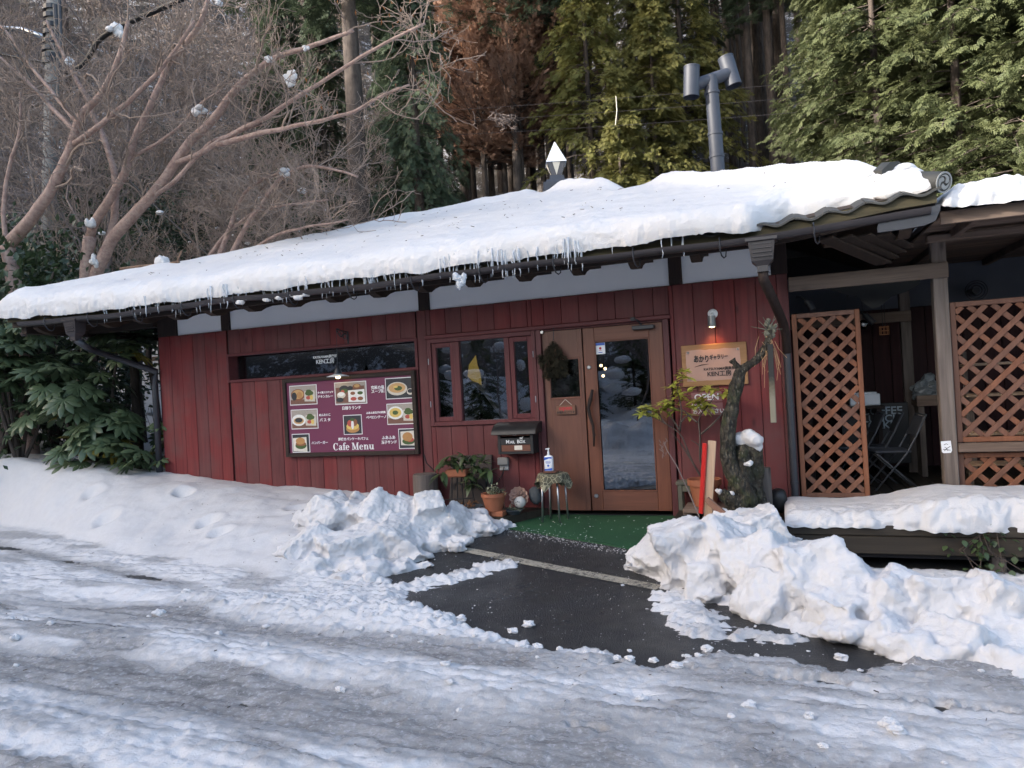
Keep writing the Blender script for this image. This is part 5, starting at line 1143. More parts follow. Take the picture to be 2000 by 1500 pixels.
# ---- menu board
mb = thing('menu_board', 'wide maroon cafe menu board with food photographs, framed in dark wood', 'menu board', (-4.96, -.03, .67))
g = MB(); frame_bars(g, -5.915, -4.015, .67, 1.662, .05, -.085, -.028, .004); g.build('frame', M_['brownx'], mb)
MB().box((-5.87, -.06, .715), (-4.06, -.03, 1.617)).build('panel', plain('maroon_print', (.135, .021, .062), .45, 0, .06, 2, 0), mb)
for n_, c_ in (('tray', (.16, .075, .05)), ('bowl', (.55, .50, .42)), ('soup', (.50, .30, .12)), ('greens', (.05, .09, .02)), ('meat', (.22, .08, .035)), ('bun', (.42, .21, .07)), ('tabletop', (.33, .29, .25)), ('slate', (.02, .024, .03)), ('redfood', (.40, .07, .05)), ('rice', (.70, .69, .66)), ('egg', (.62, .44, .12)), ('paper', (.62, .58, .50))): M_[n_] = plain('print_'+n_, c_, .45, 0, .25, 55, 0)
def print_photo(q, bgm, discs):
    a, b = PX(q[0], (q[1]+q[3])/2+2, -.062), PX(q[2], (q[1]+q[3])/2-2, -.062); zc = (a[2]+b[2])/2
    hgt = abs(PX((q[0]+q[2])/2, q[1], -.062)[2]-PX((q[0]+q[2])/2, q[3], -.062)[2])*.94; x0, x1, zz0, zz1 = a[0], b[0], zc-hgt/2, zc+hgt/2
    mats = ['letter', bgm]+sorted({d[4] for d in discs}); g = MB(); g.box((x0, -.0635, zz0), (x1, -.0602, zz1), 0, 0); w_ = .008; g.box((x0+w_, -.0645, zz0+w_), (x1-w_, -.0636, zz1-w_), 0, 1)
    W, H = x1-x0-2*w_, zz1-zz0-2*w_
    for i, (u, v, ru, rv, m) in enumerate(discs):
        y = -.0646-.0004*(i+1); cx, cz = x0+w_+u*W, zz0+w_+v*H; n_ = 20 if ru*rv > 0 else 4
        if ru < 0: P = [(cx+a_*abs(ru)*W, cz+b_*rv*H) for a_, b_ in ((-1,-.9),(1,-1),(.95,1),(-1,.9))]
        else: P = [(cx+ru*W*math.cos(t), cz+rv*H*math.sin(t)) for t in np.linspace(0, 2*np.pi, n_, endpoint=False)]
        P = [(max(x0+w_, min(x1-w_, p[0])), max(zz0+w_, min(zz1-w_, p[1]))) for p in P]
        g.add([(p[0], y, p[1]) for p in P], [list(range(len(P)))], mats.index(m))
    g.build('photo_print', [M_[m] for m in mats], mb)
salad = [(.75,.42,-.2,.3,'bowl'),(.74,.58,.16,.14,'greens'),(.70,.34,.09,.10,'redfood'),(.82,.34,.06,.14,'egg'),(.72,.7,.10,.08,'greens')]
print_photo((566,751,619,792), 'tabletop', [(.5,.14,-.5,.13,'tray'),(.3,.52,.27,.32,'meat'),(.3,.55,.22,.25,'soup'),(.36,.5,.10,.18,'bun'),(.16,.45,.10,.22,'slate')]+salad)
print_photo((654,744,716,791), 'tabletop', [(.5,.42,-.48,.40,'tray'),(.3,.70,.16,.17,'slate'),(.3,.62,.12,.10,'greens'),(.25,.58,.06,.08,'redfood'),(.72,.80,.13,.12,'meat'),(.72,.82,.09,.08,'soup'),(.5,.73,.09,.10,'slate'),(.2,.42,.14,.15,'bowl'),(.2,.47,.11,.09,'rice'),(.15,.2,.12,.11,'slate'),(.7,.35,-.27,.30,'rice'),(.58,.48,.08,.08,'meat'),(.82,.48,.09,.08,'greens'),(.60,.22,.10,.09,'redfood'),(.82,.22,.09,.09,'meat')])
print_photo((753,736,810,780), 'slate', [(.40,.48,.36,.34,'bowl'),(.40,.52,.30,.25,'soup'),(.44,.5,.14,.12,'greens'),(.35,.58,.08,.06,'egg'),(.86,.30,.12,.16,'bowl'),(.86,.33,.09,.10,'slate')])
print_photo((569,798,621,839), 'tabletop', [(.5,.14,-.5,.13,'tray'),(.28,.45,.27,.31,'rice'),(.28,.42,.20,.18,'soup'),(.28,.45,.15,.13,'slate')]+salad)
print_photo((756,786,814.5,830), 'tabletop', [(.5,.16,-.5,.15,'tray'),(.28,.56,.27,.33,'rice'),(.28,.57,.21,.24,'egg'),(.28,.57,.10,.11,'greens')]+salad)
print_photo((571,846,605,885), 'slate', [(.45,.42,-.42,.42,'paper'),(.5,.36,.34,.20,'greens'),(.5,.46,.32,.12,'meat'),(.48,.62,.28,.20,'bun')])
print_photo((671,809,707,850), 'slate', [(.5,.28,.38,.22,'bun'),(.5,.42,.36,.20,'egg'),(.36,.58,.16,.18,'redfood'),(.62,.62,.16,.2,'meat'),(.5,.5,.08,.24,'rice'),(.5,.78,.14,.08,'greens')])
print_photo((779,835.5,817,877.5), 'slate', [(.5,.52,-.42,.40,'paper'),(.5,.36,.34,.18,'greens'),(.6,.44,.2,.12,'redfood'),(.46,.60,.28,.24,'bun')])
for s_, px, py, sz in (('タイ風ココナッツ',635.5,766.5,0.029),('チキンカレー',635.5,774.5,0.038),('日替りランチ',686.5,797,0.046),('究極の塩',737.5,757,0.046),('スープ麺',738,764.5,0.046),('めんたいこ',634.5,810.5,0.035),('パ ス タ',635,820.5,0.046),('ふあふあ玉子の和風',734,806,0.03),('ペペロンチーノ',735,815,0.041),('厚焼きパンケーキパフェ',690,857.5,0.0395),('ハンバーガー',624.5,865,0.041),('ふあふあ',759,855,0.047),('玉子サンド',760,864,0.043)):
    c_ = PX(px, py, -.062); lettering(s_, c_[0], c_[2], -.0625, sz, M_['letter'], mb, bold=.0009)
# 'Cafe Menu' in a heavy roman face: thick and thin strokes with slab serifs
def roman(text, x, z, y, H, m, parent):
    g = MB(); tk, tn, sf = .21*H, .075*H, .09*H
    def rect(x0, z0_, x1, z1): g.box((x+x0, y-.0016, z+z0_), (x+x1, y, z+z1))
    def arc(cx, cz, rx, rz, a0, a1, w0, w1, n=12):
        a = np.radians(np.linspace(a0, a1, n)); f = np.abs(np.cos(a)); wd = w1+(w0-w1)*f
        o_ = [(x+cx+(rx)*math.cos(t), z+cz+rz*math.sin(t)) for t in a]; i_ = [(x+cx+(rx-w_)*math.cos(t), z+cz+(rz-w_*.8)*math.sin(t)) for t, w_ in zip(a, wd)]
        V = np.array([(p[0], y-.0016, p[1]) for p in o_+i_]); k_ = np.arange(n-1); g.add(V, np.stack([k_, k_+n, k_+n+1, k_+1], 1))
    c = 0; X = .68*H
    for ch in text:
        if ch == 'C': arc(c+.42*H, .5*H, .42*H, .52*H, 45, 315, tk, tn, 18); rect(c+.70*H, .62*H, c+.76*H, 1.0*H); c += .88*H
        elif ch == 'a': rect(c+.34*H, 0, c+.34*H+tk, .5*H); arc(c+.30*H, .45*H, .25*H, .24*H, 0, 165, tk, tn); arc(c+.24*H, .19*H, .24*H, .2*H, 30, 330, tk*.9, tn, 14); rect(c+.34*H, 0, c+.62*H, sf); c += .68*H
        elif ch == 'f': rect(c+.1*H, 0, c+.1*H+tk, .82*H); arc(c+.36*H, .80*H, .26*H, .24*H, 40, 180, tk, tn); rect(c, X-sf, c+.44*H, X); rect(c, 0, c+.42*H, sf); c += .46*H
        elif ch == 'e': arc(c+.31*H, .33*H, .31*H, .36*H, 0, 320, tk, tn, 16); rect(c+.12*H, .34*H, c+.61*H, .34*H+tn); c += .70*H
        elif ch == 'M':
            rect(c+.10*H, 0, c+.10*H+tn, H); rect(c+.80*H, 0, c+.80*H+tk, H); rect(c, 0, c+.30*H, sf); rect(c+.68*H, 0, c+1.12*H, sf); rect(c, H-sf, c+.30*H, H); rect(c+.80*H, H-sf, c+1.12*H, H)
            for (x0, x1, w_) in ((.12, .50, tk), (.86, .50, tn)):
                a0, a1 = c+x0*H, c+x1*H; V = [(x+a0, y-.0014, z+H), (x+a0+w_, y-.0014, z+H), (x+a1+w_*.5, y-.0014, z+.05*H), (x+a1-w_*.5, y-.0014, z+.05*H)]; g.add(V, [[3, 2, 1, 0]])
            c += 1.2*H
        elif ch == 'n': rect(c+.08*H, 0, c+.08*H+tk, X); rect(c+.5*H, 0, c+.5*H+tk, .45*H); arc(c+.45*H, .42*H, .26*H, .27*H, 0, 170, tk, tn); [rect(c+o_, 0, c+o_+.36*H, sf) for o_ in (0, .42*H)]; rect(c, X-sf, c+.2*H, X); c += .84*H
        elif ch == 'u': rect(c+.08*H, .22*H, c+.08*H+tk, X); rect(c+.5*H, 0, c+.5*H+tk, X); arc(c+.34*H, .26*H, .26*H, .27*H, 180, 350, tk, tn); rect(c, X-sf, c+.2*H, X); rect(c+.42*H, X-sf, c+.6*H, X); rect(c+.6*H, 0, c+.8*H, sf); c += .84*H
        else: c += .34*H
    for v in g.V: v[:, 0] -= c/2
    g.build('lettering', m, parent)
c_ = PX(691, 878.5, -.062); roman('Cafe Menu', c_[0], c_[2], -.0625, .088, M_['letter'], mb)
# lamp on its curly bracket above the board
c0, c1, cs = PX(657, 646, -.20), PX(680, 668, -.03), PX(660, 735, -.20)
t = thing('bracket_lamp', 'little enamel shade lamp hanging from a scrolled iron bracket over the menu', 'lamp', tuple(cs))
g = MB(); g.tube([c1-[0, 0, .02], c1+[0, 0, .13]], .009, 6); g.tube([c1+[0, 0, .12], c0+[0, 0, .02]], .007, 6)
q = np.array([c1+(c0-c1)*u+np.array([0, 0, .10*math.sin(u*6.0)*(1-u)]) for u in np.linspace(0, 1, 16)]); g.tube(q, .007, 5)
for u, r in ((.25, .028), (.55, .022), (.85, .016)): cc = c1+(c0-c1)*u+[0, -.004, .03]; g.tube([cc+np.array([r*math.cos(a), 0, r*math.sin(a)]) for a in np.linspace(0, 6.0, 12)], .006, 5)
g.build('bracket', M_['metal'], t); g = MB(); g.tube([c0+[0, 0, .02], cs+[0, 0, .12]], .003, 5); g.build('cord', M_['metal'], t)
g = MB(); g.lathe([(.0, .13), (.022, .13), (.03, .09), (.045, .06), (.05, .03)], cs, 16, cap=False); g.build('lamp_holder', M_['metal'], t, smooth=True)
g = MB(); g.lathe([(.03, .035), (.06, .022), (.10, .012), (.135, .0), (.135, -.004), (.10, .006), (.05, .018)], cs, 24, cap=False); g.build('lamp_shade', M_['white'], t, smooth=True)
M_['bulb'] = emit('lit_bulb', (1.0, .72, .35), 4.0)
g = MB(); g.lathe([(.0, -.03), (.022, -.024), (.03, -.008), (.022, .012)], cs, 14, cap=False); g.build('bulb', M_['bulb'], t, smooth=True)
# ---- gallery sign, its lamp and the notice
sg = thing('gallery_sign', 'wooden wall sign with brushed gallery name on a pinkish sheet', 'sign', (-.61, -.03, 1.30))
MB().box((-.928, -.058, 1.297), (-.288, -.025, 1.722), .004).build('board', M_['sign'], sg)
g = MB(); px_ = np.linspace(-.882, -.352, 12); pz = np.linspace(1.352, 1.668, 8); A, B = np.meshgrid(px_, pz); edge = np.where((A < -.88)|(A > -.354)|(B < 1.354)|(B > 1.666), 1, 0)
V, F = gridmesh(A, B, A*0); V = np.column_stack([V[:, 0]+edge.ravel()*.006*noise2(V[:, 1]*20, V[:, 0]*20, 3), -.0605-.003*np.abs(noise2(V[:, 0]*9, V[:, 1]*9, 2)), V[:, 1]+edge.ravel()*.008*noise2(V[:, 0]*20, V[:, 1]*20, 4)])
g.add(V, F); g.build('sheet', plain('pinkish_washi_sheet', (.40, .25, .20), .8, 0, .18, 5, .1), sg)
g = MB(); 
for x_, z_ in ((-.86, 1.645), (-.375, 1.652), (-.855, 1.375)): s_ = MB(); s_.lathe([(0, 0), (.012, 0), (.009, .008), (0, .009)], (0, 0, 0), 10); V = s_.V[0]; s_.V[0] = np.stack([V[:, 0]+x_, -.064-V[:, 2], V[:, 1]+z_], 1); s_.build('stud', M_['steel'], sg, smooth=True)
c_ = PX(1370, 702, -.064); lettering('あかり', c_[0], c_[2], -.065, .078, M_['ink'], sg, bold=.0026, rot=-.04, sx=.68); c_ = PX(1403.5, 697.5, -.064); lettering('ギャラリー', c_[0], c_[2], -.065, .055, M_['ink'], sg, bold=.0018, rot=.02, sx=.66)
g = MB(); q = [PX(1357, 717, -.066), PX(1370, 713, -.066), PX(1384, 711, -.066)]; g.tube(q, [.002, .004, .0015], 4); g.build('brush_stroke', M_['ink'], sg)
c_ = PX(1405, 720, -.064); lettering('KATSUYAMA倶楽部', c_[0], c_[2], -.065, .035, M_['ink'], sg, bold=.0008); c_ = PX(1405, 730, -.064); lettering('KEN工房', c_[0], c_[2], -.065, .061, M_['ink'], sg, bold=.001)
nb_ = thing('notice_sheet', 'two faded pink paper slips lettered OPEN beneath the gallery sign', 'notice', (-.70, -.026, 1.0))
fp = plain('faded_pink_paper', (.27, .115, .115), .75, 0, .15, 8, 0)
for i, (a, b, c, d) in enumerate(((1350,766,1410,785),(1350,787,1412,811))):
    p, q = PX(a, (b+d)/2, -.028), PX(c, (b+d)/2, -.028); zt = PX((a+c)/2, b, -.028)[2]; zb = PX((a+c)/2, d, -.028)[2]; MB().box((p[0], -.029, zb), (q[0], -.0265, zt)).build('slip', fp, nb_)
c_ = PX(1380, 776, -.03); lettering('OPEN', c_[0], c_[2], -.0295, .090, M_['letter'], nb_, bold=.002, sx=1.05)
c_ = PX(1376, 793.5, -.03); lettering('お気軽に', c_[0]-.03, c_[2], -.0295, .055, M_['letter'], nb_, bold=.0012); c_ = PX(1384, 803.5, -.03); lettering('お入り下さい', c_[0], c_[2], -.0295, .053, M_['letter'], nb_, bold=.0012)
wl = thing('wall_spotlight', 'small grey cylinder spotlight lit above the gallery sign', 'lamp', (-.6, -.03, 1.98)); cw = PX(1392, 613, -.03)
g = MB(); g.lathe([(0, 0), (.05, 0), (.05, .012), (.03, .03), (0, .03)], (0, 0, 0), 18); V = g.V[0]; g.V[0] = np.stack([V[:, 0]+cw[0], -.026-V[:, 2], V[:, 1]+cw[2]], 1); g.bar((cw[0], -.05, cw[2]), (cw[0]-.005, -.10, cw[2]-.02), .02, .03); g.build('wall_plate', M_['white'], wl, sharp=40)
cc = PX(1390, 628, -.115); g = MB(); g.tube([cc+[0, 0, .055], cc+[0, -.002, -.055]], .039, 18, cap=False); g.lathe([(0, .056), (.03, .056), (.039, .05)], cc, 18, cap=False); g.build('lamp_body', plain('grey_lamp_metal', (.22, .22, .22), .35, .4, .05), wl, sharp=40)
g = MB(); g.lathe([(0, -.062), (.02, -.058), (.031, -.045)], cc, 16, cap=False); g.build('bulb', M_['bulb'], wl, smooth=True)
ld = bpy.data.lights.new('spotlight_glow', 'SPOT'); ld.energy = 1.5; ld.color = (1, .52, .20); ld.spot_size = math.radians(110); ld.spot_blend = 1.0; ld.shadow_soft_size = .03
lo = bpy.data.objects.new('spotlight_glow', ld); COL.objects.link(lo); lo.parent = wl; lo.location = Vector(cc+np.array([0, 0, -.07]))-Vector(wloc(wl)); lo.rotation_euler = (math.radians(10), 0, 0)
# ---- small open sign and the dried cedar bunch on the narrow door
os_ = thing('open_sign', 'tiny wooden plaque lettered open in red, hung from a string on the narrow door', 'sign', tuple(PX(1105, 801, -.03))); a, b = PX(1086.5, 801, -.035), PX(1124, 800, -.035); zt, zb = PX(1105, 791.5, -.035)[2], PX(1105, 809.5, -.035)[2]
MB().box((a[0], -.04, zb), (b[0], -.022, zt), .003).build('plaque', plain('plaque_wood', (.16, .075, .045), .7), os_)
g = MB(); tp = PX(1104, 780, -.03); g.tube([(a[0]+.04, -.03, zt), tp], .0025, 4); g.tube([(b[0]-.04, -.03, zt), tp], .0025, 4); g.build('string', M_['cream'], os_)
lettering('open', (a[0]+b[0])/2, zt-.030, -.0405, .062, M_['redink'], os_, bold=.0012, sx=1.2); lettering('お気軽にどうぞ', (a[0]+b[0])/2, zb+.022, -.0405, .030, M_['ink'], os_, bold=.0008)
cb = PX(1081, 665, -.10); t = thing('dried_bunch', 'dark dried cedar bunch hanging upside down on the narrow door', 'ornament', tuple(cb)); rng = np.random.default_rng(4)
n_ = 420; u = rng.random(n_)**.8; an = rng.uniform(0, 6.28, n_); rad = .125*np.sin(np.clip(u*1.25+.05, 0, 1)*np.pi*.62)*rng.random(n_)**.5
P = cb+np.stack([rad*np.cos(an), rad*np.sin(an)*.6-.02, -.37*u], 1); D = np.stack([rad*np.cos(an)*5, rad*np.sin(an)*3, -np.ones(n_)*.8], 1)+rng.normal(size=(n_, 3))*.25
g = MB(); sprays(g, P, D, rng.uniform(.035, .085, n_), rng, .1); P2 = cb+np.stack([-.10-.05*rng.random(40), -.03+.02*rng.normal(size=40), -.14-.09*rng.random(40)], 1); sprays(g, P2, np.tile([-.6, 0, -.8], (40, 1))+rng.normal(size=(40, 3))*.4, rng.uniform(.04, .08, 40), rng, .1); g.build('foliage', M_['dry'], t)
g = MB(); g.tube([cb, PX(1081, 640, -.06), PX(1080.5, 636, -.035)], .004, 5); g.build('hanger', M_['metal'], t)
# ---- mail box
fx0, fx1 = PX(972, 868, -.24)[0], PX(1041, 864, -.24)[0]; mz1, mz0 = PX(1005, 846, -.24)[2], PX(1008, 887, -.24)[2]
t = thing('mail_box', 'black framed wooden mail box with curved lid on the red wall', 'mail box', ((fx0+fx1)/2, -.03, mz0))
g = MB(); g.box((fx0, -.24, mz0), (fx0+.035, -.026, mz1), .004); g.box((fx1-.035, -.24, mz0), (fx1, -.026, mz1), .004); g.box((fx0+.035, -.24, mz0), (fx1-.035, -.026, mz0+.03), .004); g.box((fx0+.035, -.05, mz0+.03), (fx1-.035, -.026, mz1)); g.build('frame', M_['black'], t)
hz_ = mz1-mz0; zb1, zb2 = mz0+.62*hz_, mz0+.86*hz_
MB().box((fx0+.035, -.228, mz0+.03), (fx1-.035, -.21, zb1-.0), .002).build('panel', M_['doorx'], t); MB().box((fx0+.035, -.228, zb2), (fx1-.035, -.21, mz1), .002).build('panel', M_['doorx'], t)
MB().box((fx0+.03, -.236, zb1-.04), (fx1-.03, -.212, zb2-.02), .003).build('flap', M_['black'], t)
cx_ = (fx0+fx1)/2; lettering('M', cx_-.088, (zb1+zb2)/2-.035, -.2365, .056, M_['letter'], t, bold=.0006); lettering('AIL', cx_-.032, (zb1+zb2)/2-.039, -.2365, .042, M_['letter'], t, bold=.0005); lettering('B', cx_+.036, (zb1+zb2)/2-.035, -.2365, .054, M_['letter'], t, bold=.0006); lettering('OX', cx_+.083, (zb1+zb2)/2-.037, -.2365, .044, M_['letter'], t, bold=.0005)
g = MB(); dg = [(0,0),(.008,0),(.009,.012),(.024,.012),(.026,0),(.032,0),(.034,.020),(.046,.030),(.038,.032),(.030,.024),(.010,.024),(.002,.030),(-.001,.026),(.003,.018)]; g.prism([(cx_+.055+a*.9, (zb1+zb2)/2-.012+b*.9) for a, b in dg], -.2385, -.2362); g.build('dog_emblem', M_['letter'], t)
lettering('POST', cx_-.005, zb2+.012, -.2285, .018, M_['letter'], t); MB().box((cx_-.015, -.2315, mz0+.045), (cx_+.075, -.2285, zb1-.05)).build('name_card', M_['cream'], t)
g = MB(); arc = [(-.29+.0, mz1-.015)]+[(-.295+.27*(1-math.cos(a)), mz1-.01+.125*math.sin(a)) for a in np.linspace(.0, 1.45, 9)]+[(-.026, mz1+.118), (-.026, mz1-.0)]
g.prism(arc, fx0-.05, fx1+.05, 'x'); g.build('lid', M_['black'], t, sharp=30)
# socket, cords
c_ = PX(983, 903, -.05); t = thing('outlet_box', 'grey outdoor power socket below the mail box', 'outlet', tuple(c_)); MB().box((c_[0]-.065, -.075, c_[2]-.03), (c_[0]+.065, -.025, c_[2]+.055), .008).build('cover', plain('grey_plastic', (.20, .20, .20), .5), t)
MB().box((c_[0]-.05, -.045, c_[2]-.09), (c_[0]+.055, -.025, c_[2]-.03), .004).build('socket', plain('pale_grey_plastic', (.33, .33, .33), .5), t); g = MB(); g.tube([c_+[.01, -.01, -.05], c_+[0, -.02, -.12], c_+[-.06, -.02, -.2], c_+[-.13, -.02, -.26]], .006, 5); g.build('cord', M_['black'], t, smooth=True)
g = MB(); g.tube([PX(828, 888, -.03), PX(833, 905, -.03), PX(850, 922, -.04)], .006, 5); solo(g, 'power_cord', 'black cord dropping from the menu board corner to the log', 'cord', 'black', PX(830, 890, -.03))
# ---- wooden step and the pots on it
t = thing('timber_step', 'low dark timber step holding the pots beside the mat', 'step', (-3.4, -.3, -.12))
for zz0, zz1, ins in ((-.13, -.045, 0), (-.04, .045, .0)):
    for (a, b) in ((0, .48), (.5, 1)):
        y0_, y1_ = -.64+.6*a, -.64+.6*b; xe = lambda y: -2.76+.31*(y+.64)/.6
        MB().prism([(-4.42, y0_), (xe(y0_)-.004, y0_), (xe(y1_)-.004, y1_), (-4.42, y1_)], zz0, zz1, 'z').build('timber', M_['deck'], t)
st_ = .047
g = MB(); n_ = 24; a = np.arange(n_)*2*np.pi/n_; rr = .145*(1+.04*np.sin(a*3)+.03*np.sin(a*7)); c_ = PX(833, 990, -.2)
V = np.array([[c_[0]+r*math.cos(q)*s_, -.2+r*math.sin(q)*s_, z_] for s_, z_ in ((1.06, st_), (1, .15), (.98, .44), (.93, .455)) for r, q in zip(rr, a)]); i = np.arange(3)[:, None]*n_; j = np.arange(n_)[None]; kx = (j+1) % n_
g.add(V, [np.stack([i+j, i+kx, i+n_+kx, i+n_+j], -1).reshape(-1, 4), np.arange(n_)+3*n_]); solo(g, 'log_stump', 'short grey upright log against the red wall under the menu board', 'log', 'weather', (c_[0], -.2, st_), sharp=40)
bd = thing('leaning_board', 'dark weathered board carved OPEN leaning on the wall behind the pots', 'sign', (-3.35, -.14, st_)); g = MB()
g.prism([(0, 0), (.52, 0), (.53, .6), (.03, .6)], -.012, .012); V = g.V[0]; th = .16; g.V[0] = np.column_stack([V[:, 0]-3.625, V[:, 1]*math.cos(th)+V[:, 2]*math.sin(th)-.15, st_+.004+V[:, 2]*math.cos(th)-V[:, 1]*math.sin(th)*0]); g.build('board', plain('dark_wet_board', (.048, .036, .032), .8, 0, .35, 14, .3), bd)
o = lettering('OPEN', -3.355, st_+.235, -.128, .17, M_['ink'], bd, bold=.004)
def leaf_mesh(L, W, name, m, bend=.2, fold=.1, seg=4):
    V = []; F = []
    for q in range(seg+1):
        u = q/seg; w_ = W*math.sin(math.pi*min(1, .06+u*.94)**.85)*.5 if q < seg else .001; zz = -bend*L*u*u
        V += [(u*L, -w_, zz+fold*w_), (u*L, 0, zz), (u*L, w_, zz+fold*w_)]
    for q in range(seg):
        for r_ in (0, 1): F.append((q*3+r_, (q+1)*3+r_, (q+1)*3+r_+1, q*3+r_+1))
    g = MB(); g.add(V, np.array(F)); return mesh_of(g, name, M_[m])
def aim(d, roll=0.0):
    d = Vector(d).normalized(); return (Matrix.Rotation(0, 3, 'X') @ d.to_track_quat('X', 'Z').to_matrix() @ Matrix.Rotation(roll, 3, 'X')).to_euler()
HL = leaf_mesh(.15, .055, 'leaf', 'houseplant', .3); rng = np.random.default_rng(12)
pc = PX(892, 922, -.36); t = thing('potted_plant', 'leafy dark green plant in a terracotta trough on an iron stand', 'plant', (pc[0], -.36, st_))
g = MB(); g.box((pc[0]-.11, -.43, pc[2]-.05), (pc[0]+.14, -.29, pc[2]+.035), .012); g.build('pot', M_['terra'], t)
g = MB()
for dx_ in (-.06, .0, .05, .16): g.tube([(pc[0]+dx_, -.36, pc[2]-.05), (pc[0]+dx_*1.3, -.38+.02*(dx_ > 0), st_+.0)], .007, 5)
g.tube([(pc[0]-.14, -.4, st_+.14), (pc[0]+.0, -.46, st_+.16), (pc[0]+.2, -.4, st_+.16)], .006, 5); g.build('stand', M_['black'], t)
for px, py, n_, sp in ((868,902,7,.5),(880,892,9,.6),(905,890,10,.7),(925,892,9,.7),(940,900,8,.6),(900,905,10,.8),(915,925,10,.5),(866,925,7,.4),(920,945,9,.5),(945,915,7,.6),(888,905,8,.7),(955,920,6,.5),(930,912,8,.6)):
    c_ = PX(px, py, -.38+rng.normal(0, .04))
    for i in range(n_): inst('leaf', HL, t, c_+rng.normal(0, .012, 3), aim((rng.normal(), rng.normal()-.3, rng.normal(-.35, sp))), rng.uniform(.7, 1.25))
g = MB()
for px, py in ((868,902),(880,892),(905,890),(925,892),(940,900),(915,925),(945,915)): g.tube([pc+[.02, 0, .02], (pc+PX(px, py, -.38))/2+[0, 0, .03], PX(px, py, -.38)], .005, 4)
g.build('stem', M_['bark'], t)
g = MB(); c_ = PX(917, 1000, -.46); g.lathe([(0, .0), (.09, .0), (.13, .03), (.155, .075), (.15, .085), (.135, .075), (.0, .07)], (c_[0], -.46, st_), 22); t = thing('bowl_planter', 'shallow dark bowl planter with dead stalks on the step', 'planter', (c_[0], -.46, st_)); g.build('bowl', M_['stone'], t, sharp=40)
g = MB(); sprays(g, np.array([c_[0], -.46, st_+.08])+rng.normal(size=(40, 3))*[.06, .05, .012], rng.normal(size=(40, 3))+[0, 0, .6], rng.uniform(.03, .07, 40), rng); g.build('dead_stalks', M_['deadleaf'], t, kind='stuff')
c_ = PX(966, 1003, -.55); zb = st_; t = thing('flower_pot', 'terracotta pot of grey variegated plant standing on two bricks', 'plant', (c_[0], -.55, zb)); z_ = zb+.055
for dx_, rz in ((-.08, .2), (.06, -.1)): MB().box((c_[0]+dx_-.075, -.62, zb), (c_[0]+dx_+.06, -.5, z_), .006).build('brick', M_['terra'], t)
g = MB(); g.lathe([(0, 0), (.085, 0), (.125, .15), (.135, .15), (.135, .185), (.115, .185), (.11, .16), (0, .16)], (c_[0], -.55, z_), 24); g.build('pot', M_['terra'], t, sharp=40)
VL = leaf_mesh(.032, .022, 'leaf', 'varieg', .3, .1, 2); g = MB(); cen = np.array([c_[0], -.55, z_+.17])
for i in range(26):
    d = np.array([rng.normal(0, .6), rng.normal(0, .5), rng.uniform(.3, 1)]); d /= np.linalg.norm(d); L = rng.uniform(.08, .17); e = cen+d*L*[1.2, 1, .85]; q = np.array([cen+d*L*u_*[1.2, 1, .85]+[0, 0, -.02*u_*u_] for u_ in (0, .5, 1)]); g.tube(q, .003, 4)
    for j in range(9): inst('leaf', VL, t, q[0]+(q[2]-q[0])*(.25+.75*rng.random())+rng.normal(0, .008, 3), aim(rng.normal(size=3)+[0, 0, .4]), rng.uniform(.7, 1.3))
g.build('stem', M_['bark'], t)
c_ = PX(998, 992, -.45); g = MB(); g.lathe([(0, 0), (.06, 0), (.10, .045), (.092, .05), (0, .035)], (c_[0]+.03, -.45, st_), 18); t = thing('shallow_dish', 'small dull dish of dry grass between the pot and the white ball', 'dish', (c_[0], -.45, st_)); g.build('dish', M_['stone'], t, sharp=40); g = MB(); sprays(g, np.array([c_[0]+.03, -.45, st_+.05])+rng.normal(size=(30, 3))*[.05, .04, .006], rng.normal(size=(30, 3))+[0, 0, .2], rng.uniform(.03, .08, 30), rng); g.build('dry_grass', M_['varieg'], t, kind='stuff')
c_ = PX(1014, 970, -.26); t = thing('ceramic_flower', 'pinkish many petalled ceramic flower leaning on the wall', 'ornament', (c_[0], -.26, st_)); pk = plain('pinkish_ceramic', (.40, .27, .22), .6, 0, .15)
for ring, n_, L in ((0, 13, .115), (1, 9, .08), (2, 6, .045)):
    for i in range(n_):
        a = 2*np.pi*i/n_+ring*.3; g = MB(); ww = L*.24; d = np.array([math.cos(a), 0, math.sin(a)]); p = np.array([-math.sin(a), 0, math.cos(a)]); cc = np.array([c_[0], -.26-.018*ring, c_[2]])
        V = [cc, cc+d*L*.55-p*ww, cc+d*L*.9-p*ww*.8, cc+d*L, cc+d*L*.9+p*ww*.8, cc+d*L*.55+p*ww]; V = np.array(V)-np.array([0, .02, 0])*np.array([0, .8, .8, 1, .8, .8])[:, None]; cen_ = cc+d*L*.6+[0, .012, 0]
        g.add(np.vstack([V, [cen_], V+[0, .012, 0]]), [[(k_, 6, (k_+1) % 6) for k_ in range(6)], [12, 11, 10, 9, 8, 7]]); g.build('petal', pk, t)
c_ = PX(1015.5, 981, -.42); g = MB(); V, F = ICO3; g.add(c_+V*.062, F); t = thing('ceramic_ball', 'white ceramic ball with small dark holes before the ceramic flower', 'ornament', tuple(c_)); g.build('ball', plain('off_white_ceramic', (.50, .48, .44), .5, 0, .06), t, smooth=True)
for a, b in ((-.4, .1), (-.1, .25), (.2, .2), (-.25, -.2)): d = np.array([math.sin(a), -math.cos(a)*math.cos(b), math.sin(b)]); g = MB(); g.add(c_+d*.0605+V*.006, F); g.build('hole', M_['ink'], t, smooth=True)
g = MB(); lump(g, PX(1046, 968, -.2), (.075, .06, .10), rng, .2, ICO3, .1, 3); solo(g, 'round_stone', 'rounded blue-grey stone between the ceramic flower and the stool', 'stone', 'stone', PX(1046, 980, -.2), smooth=True)
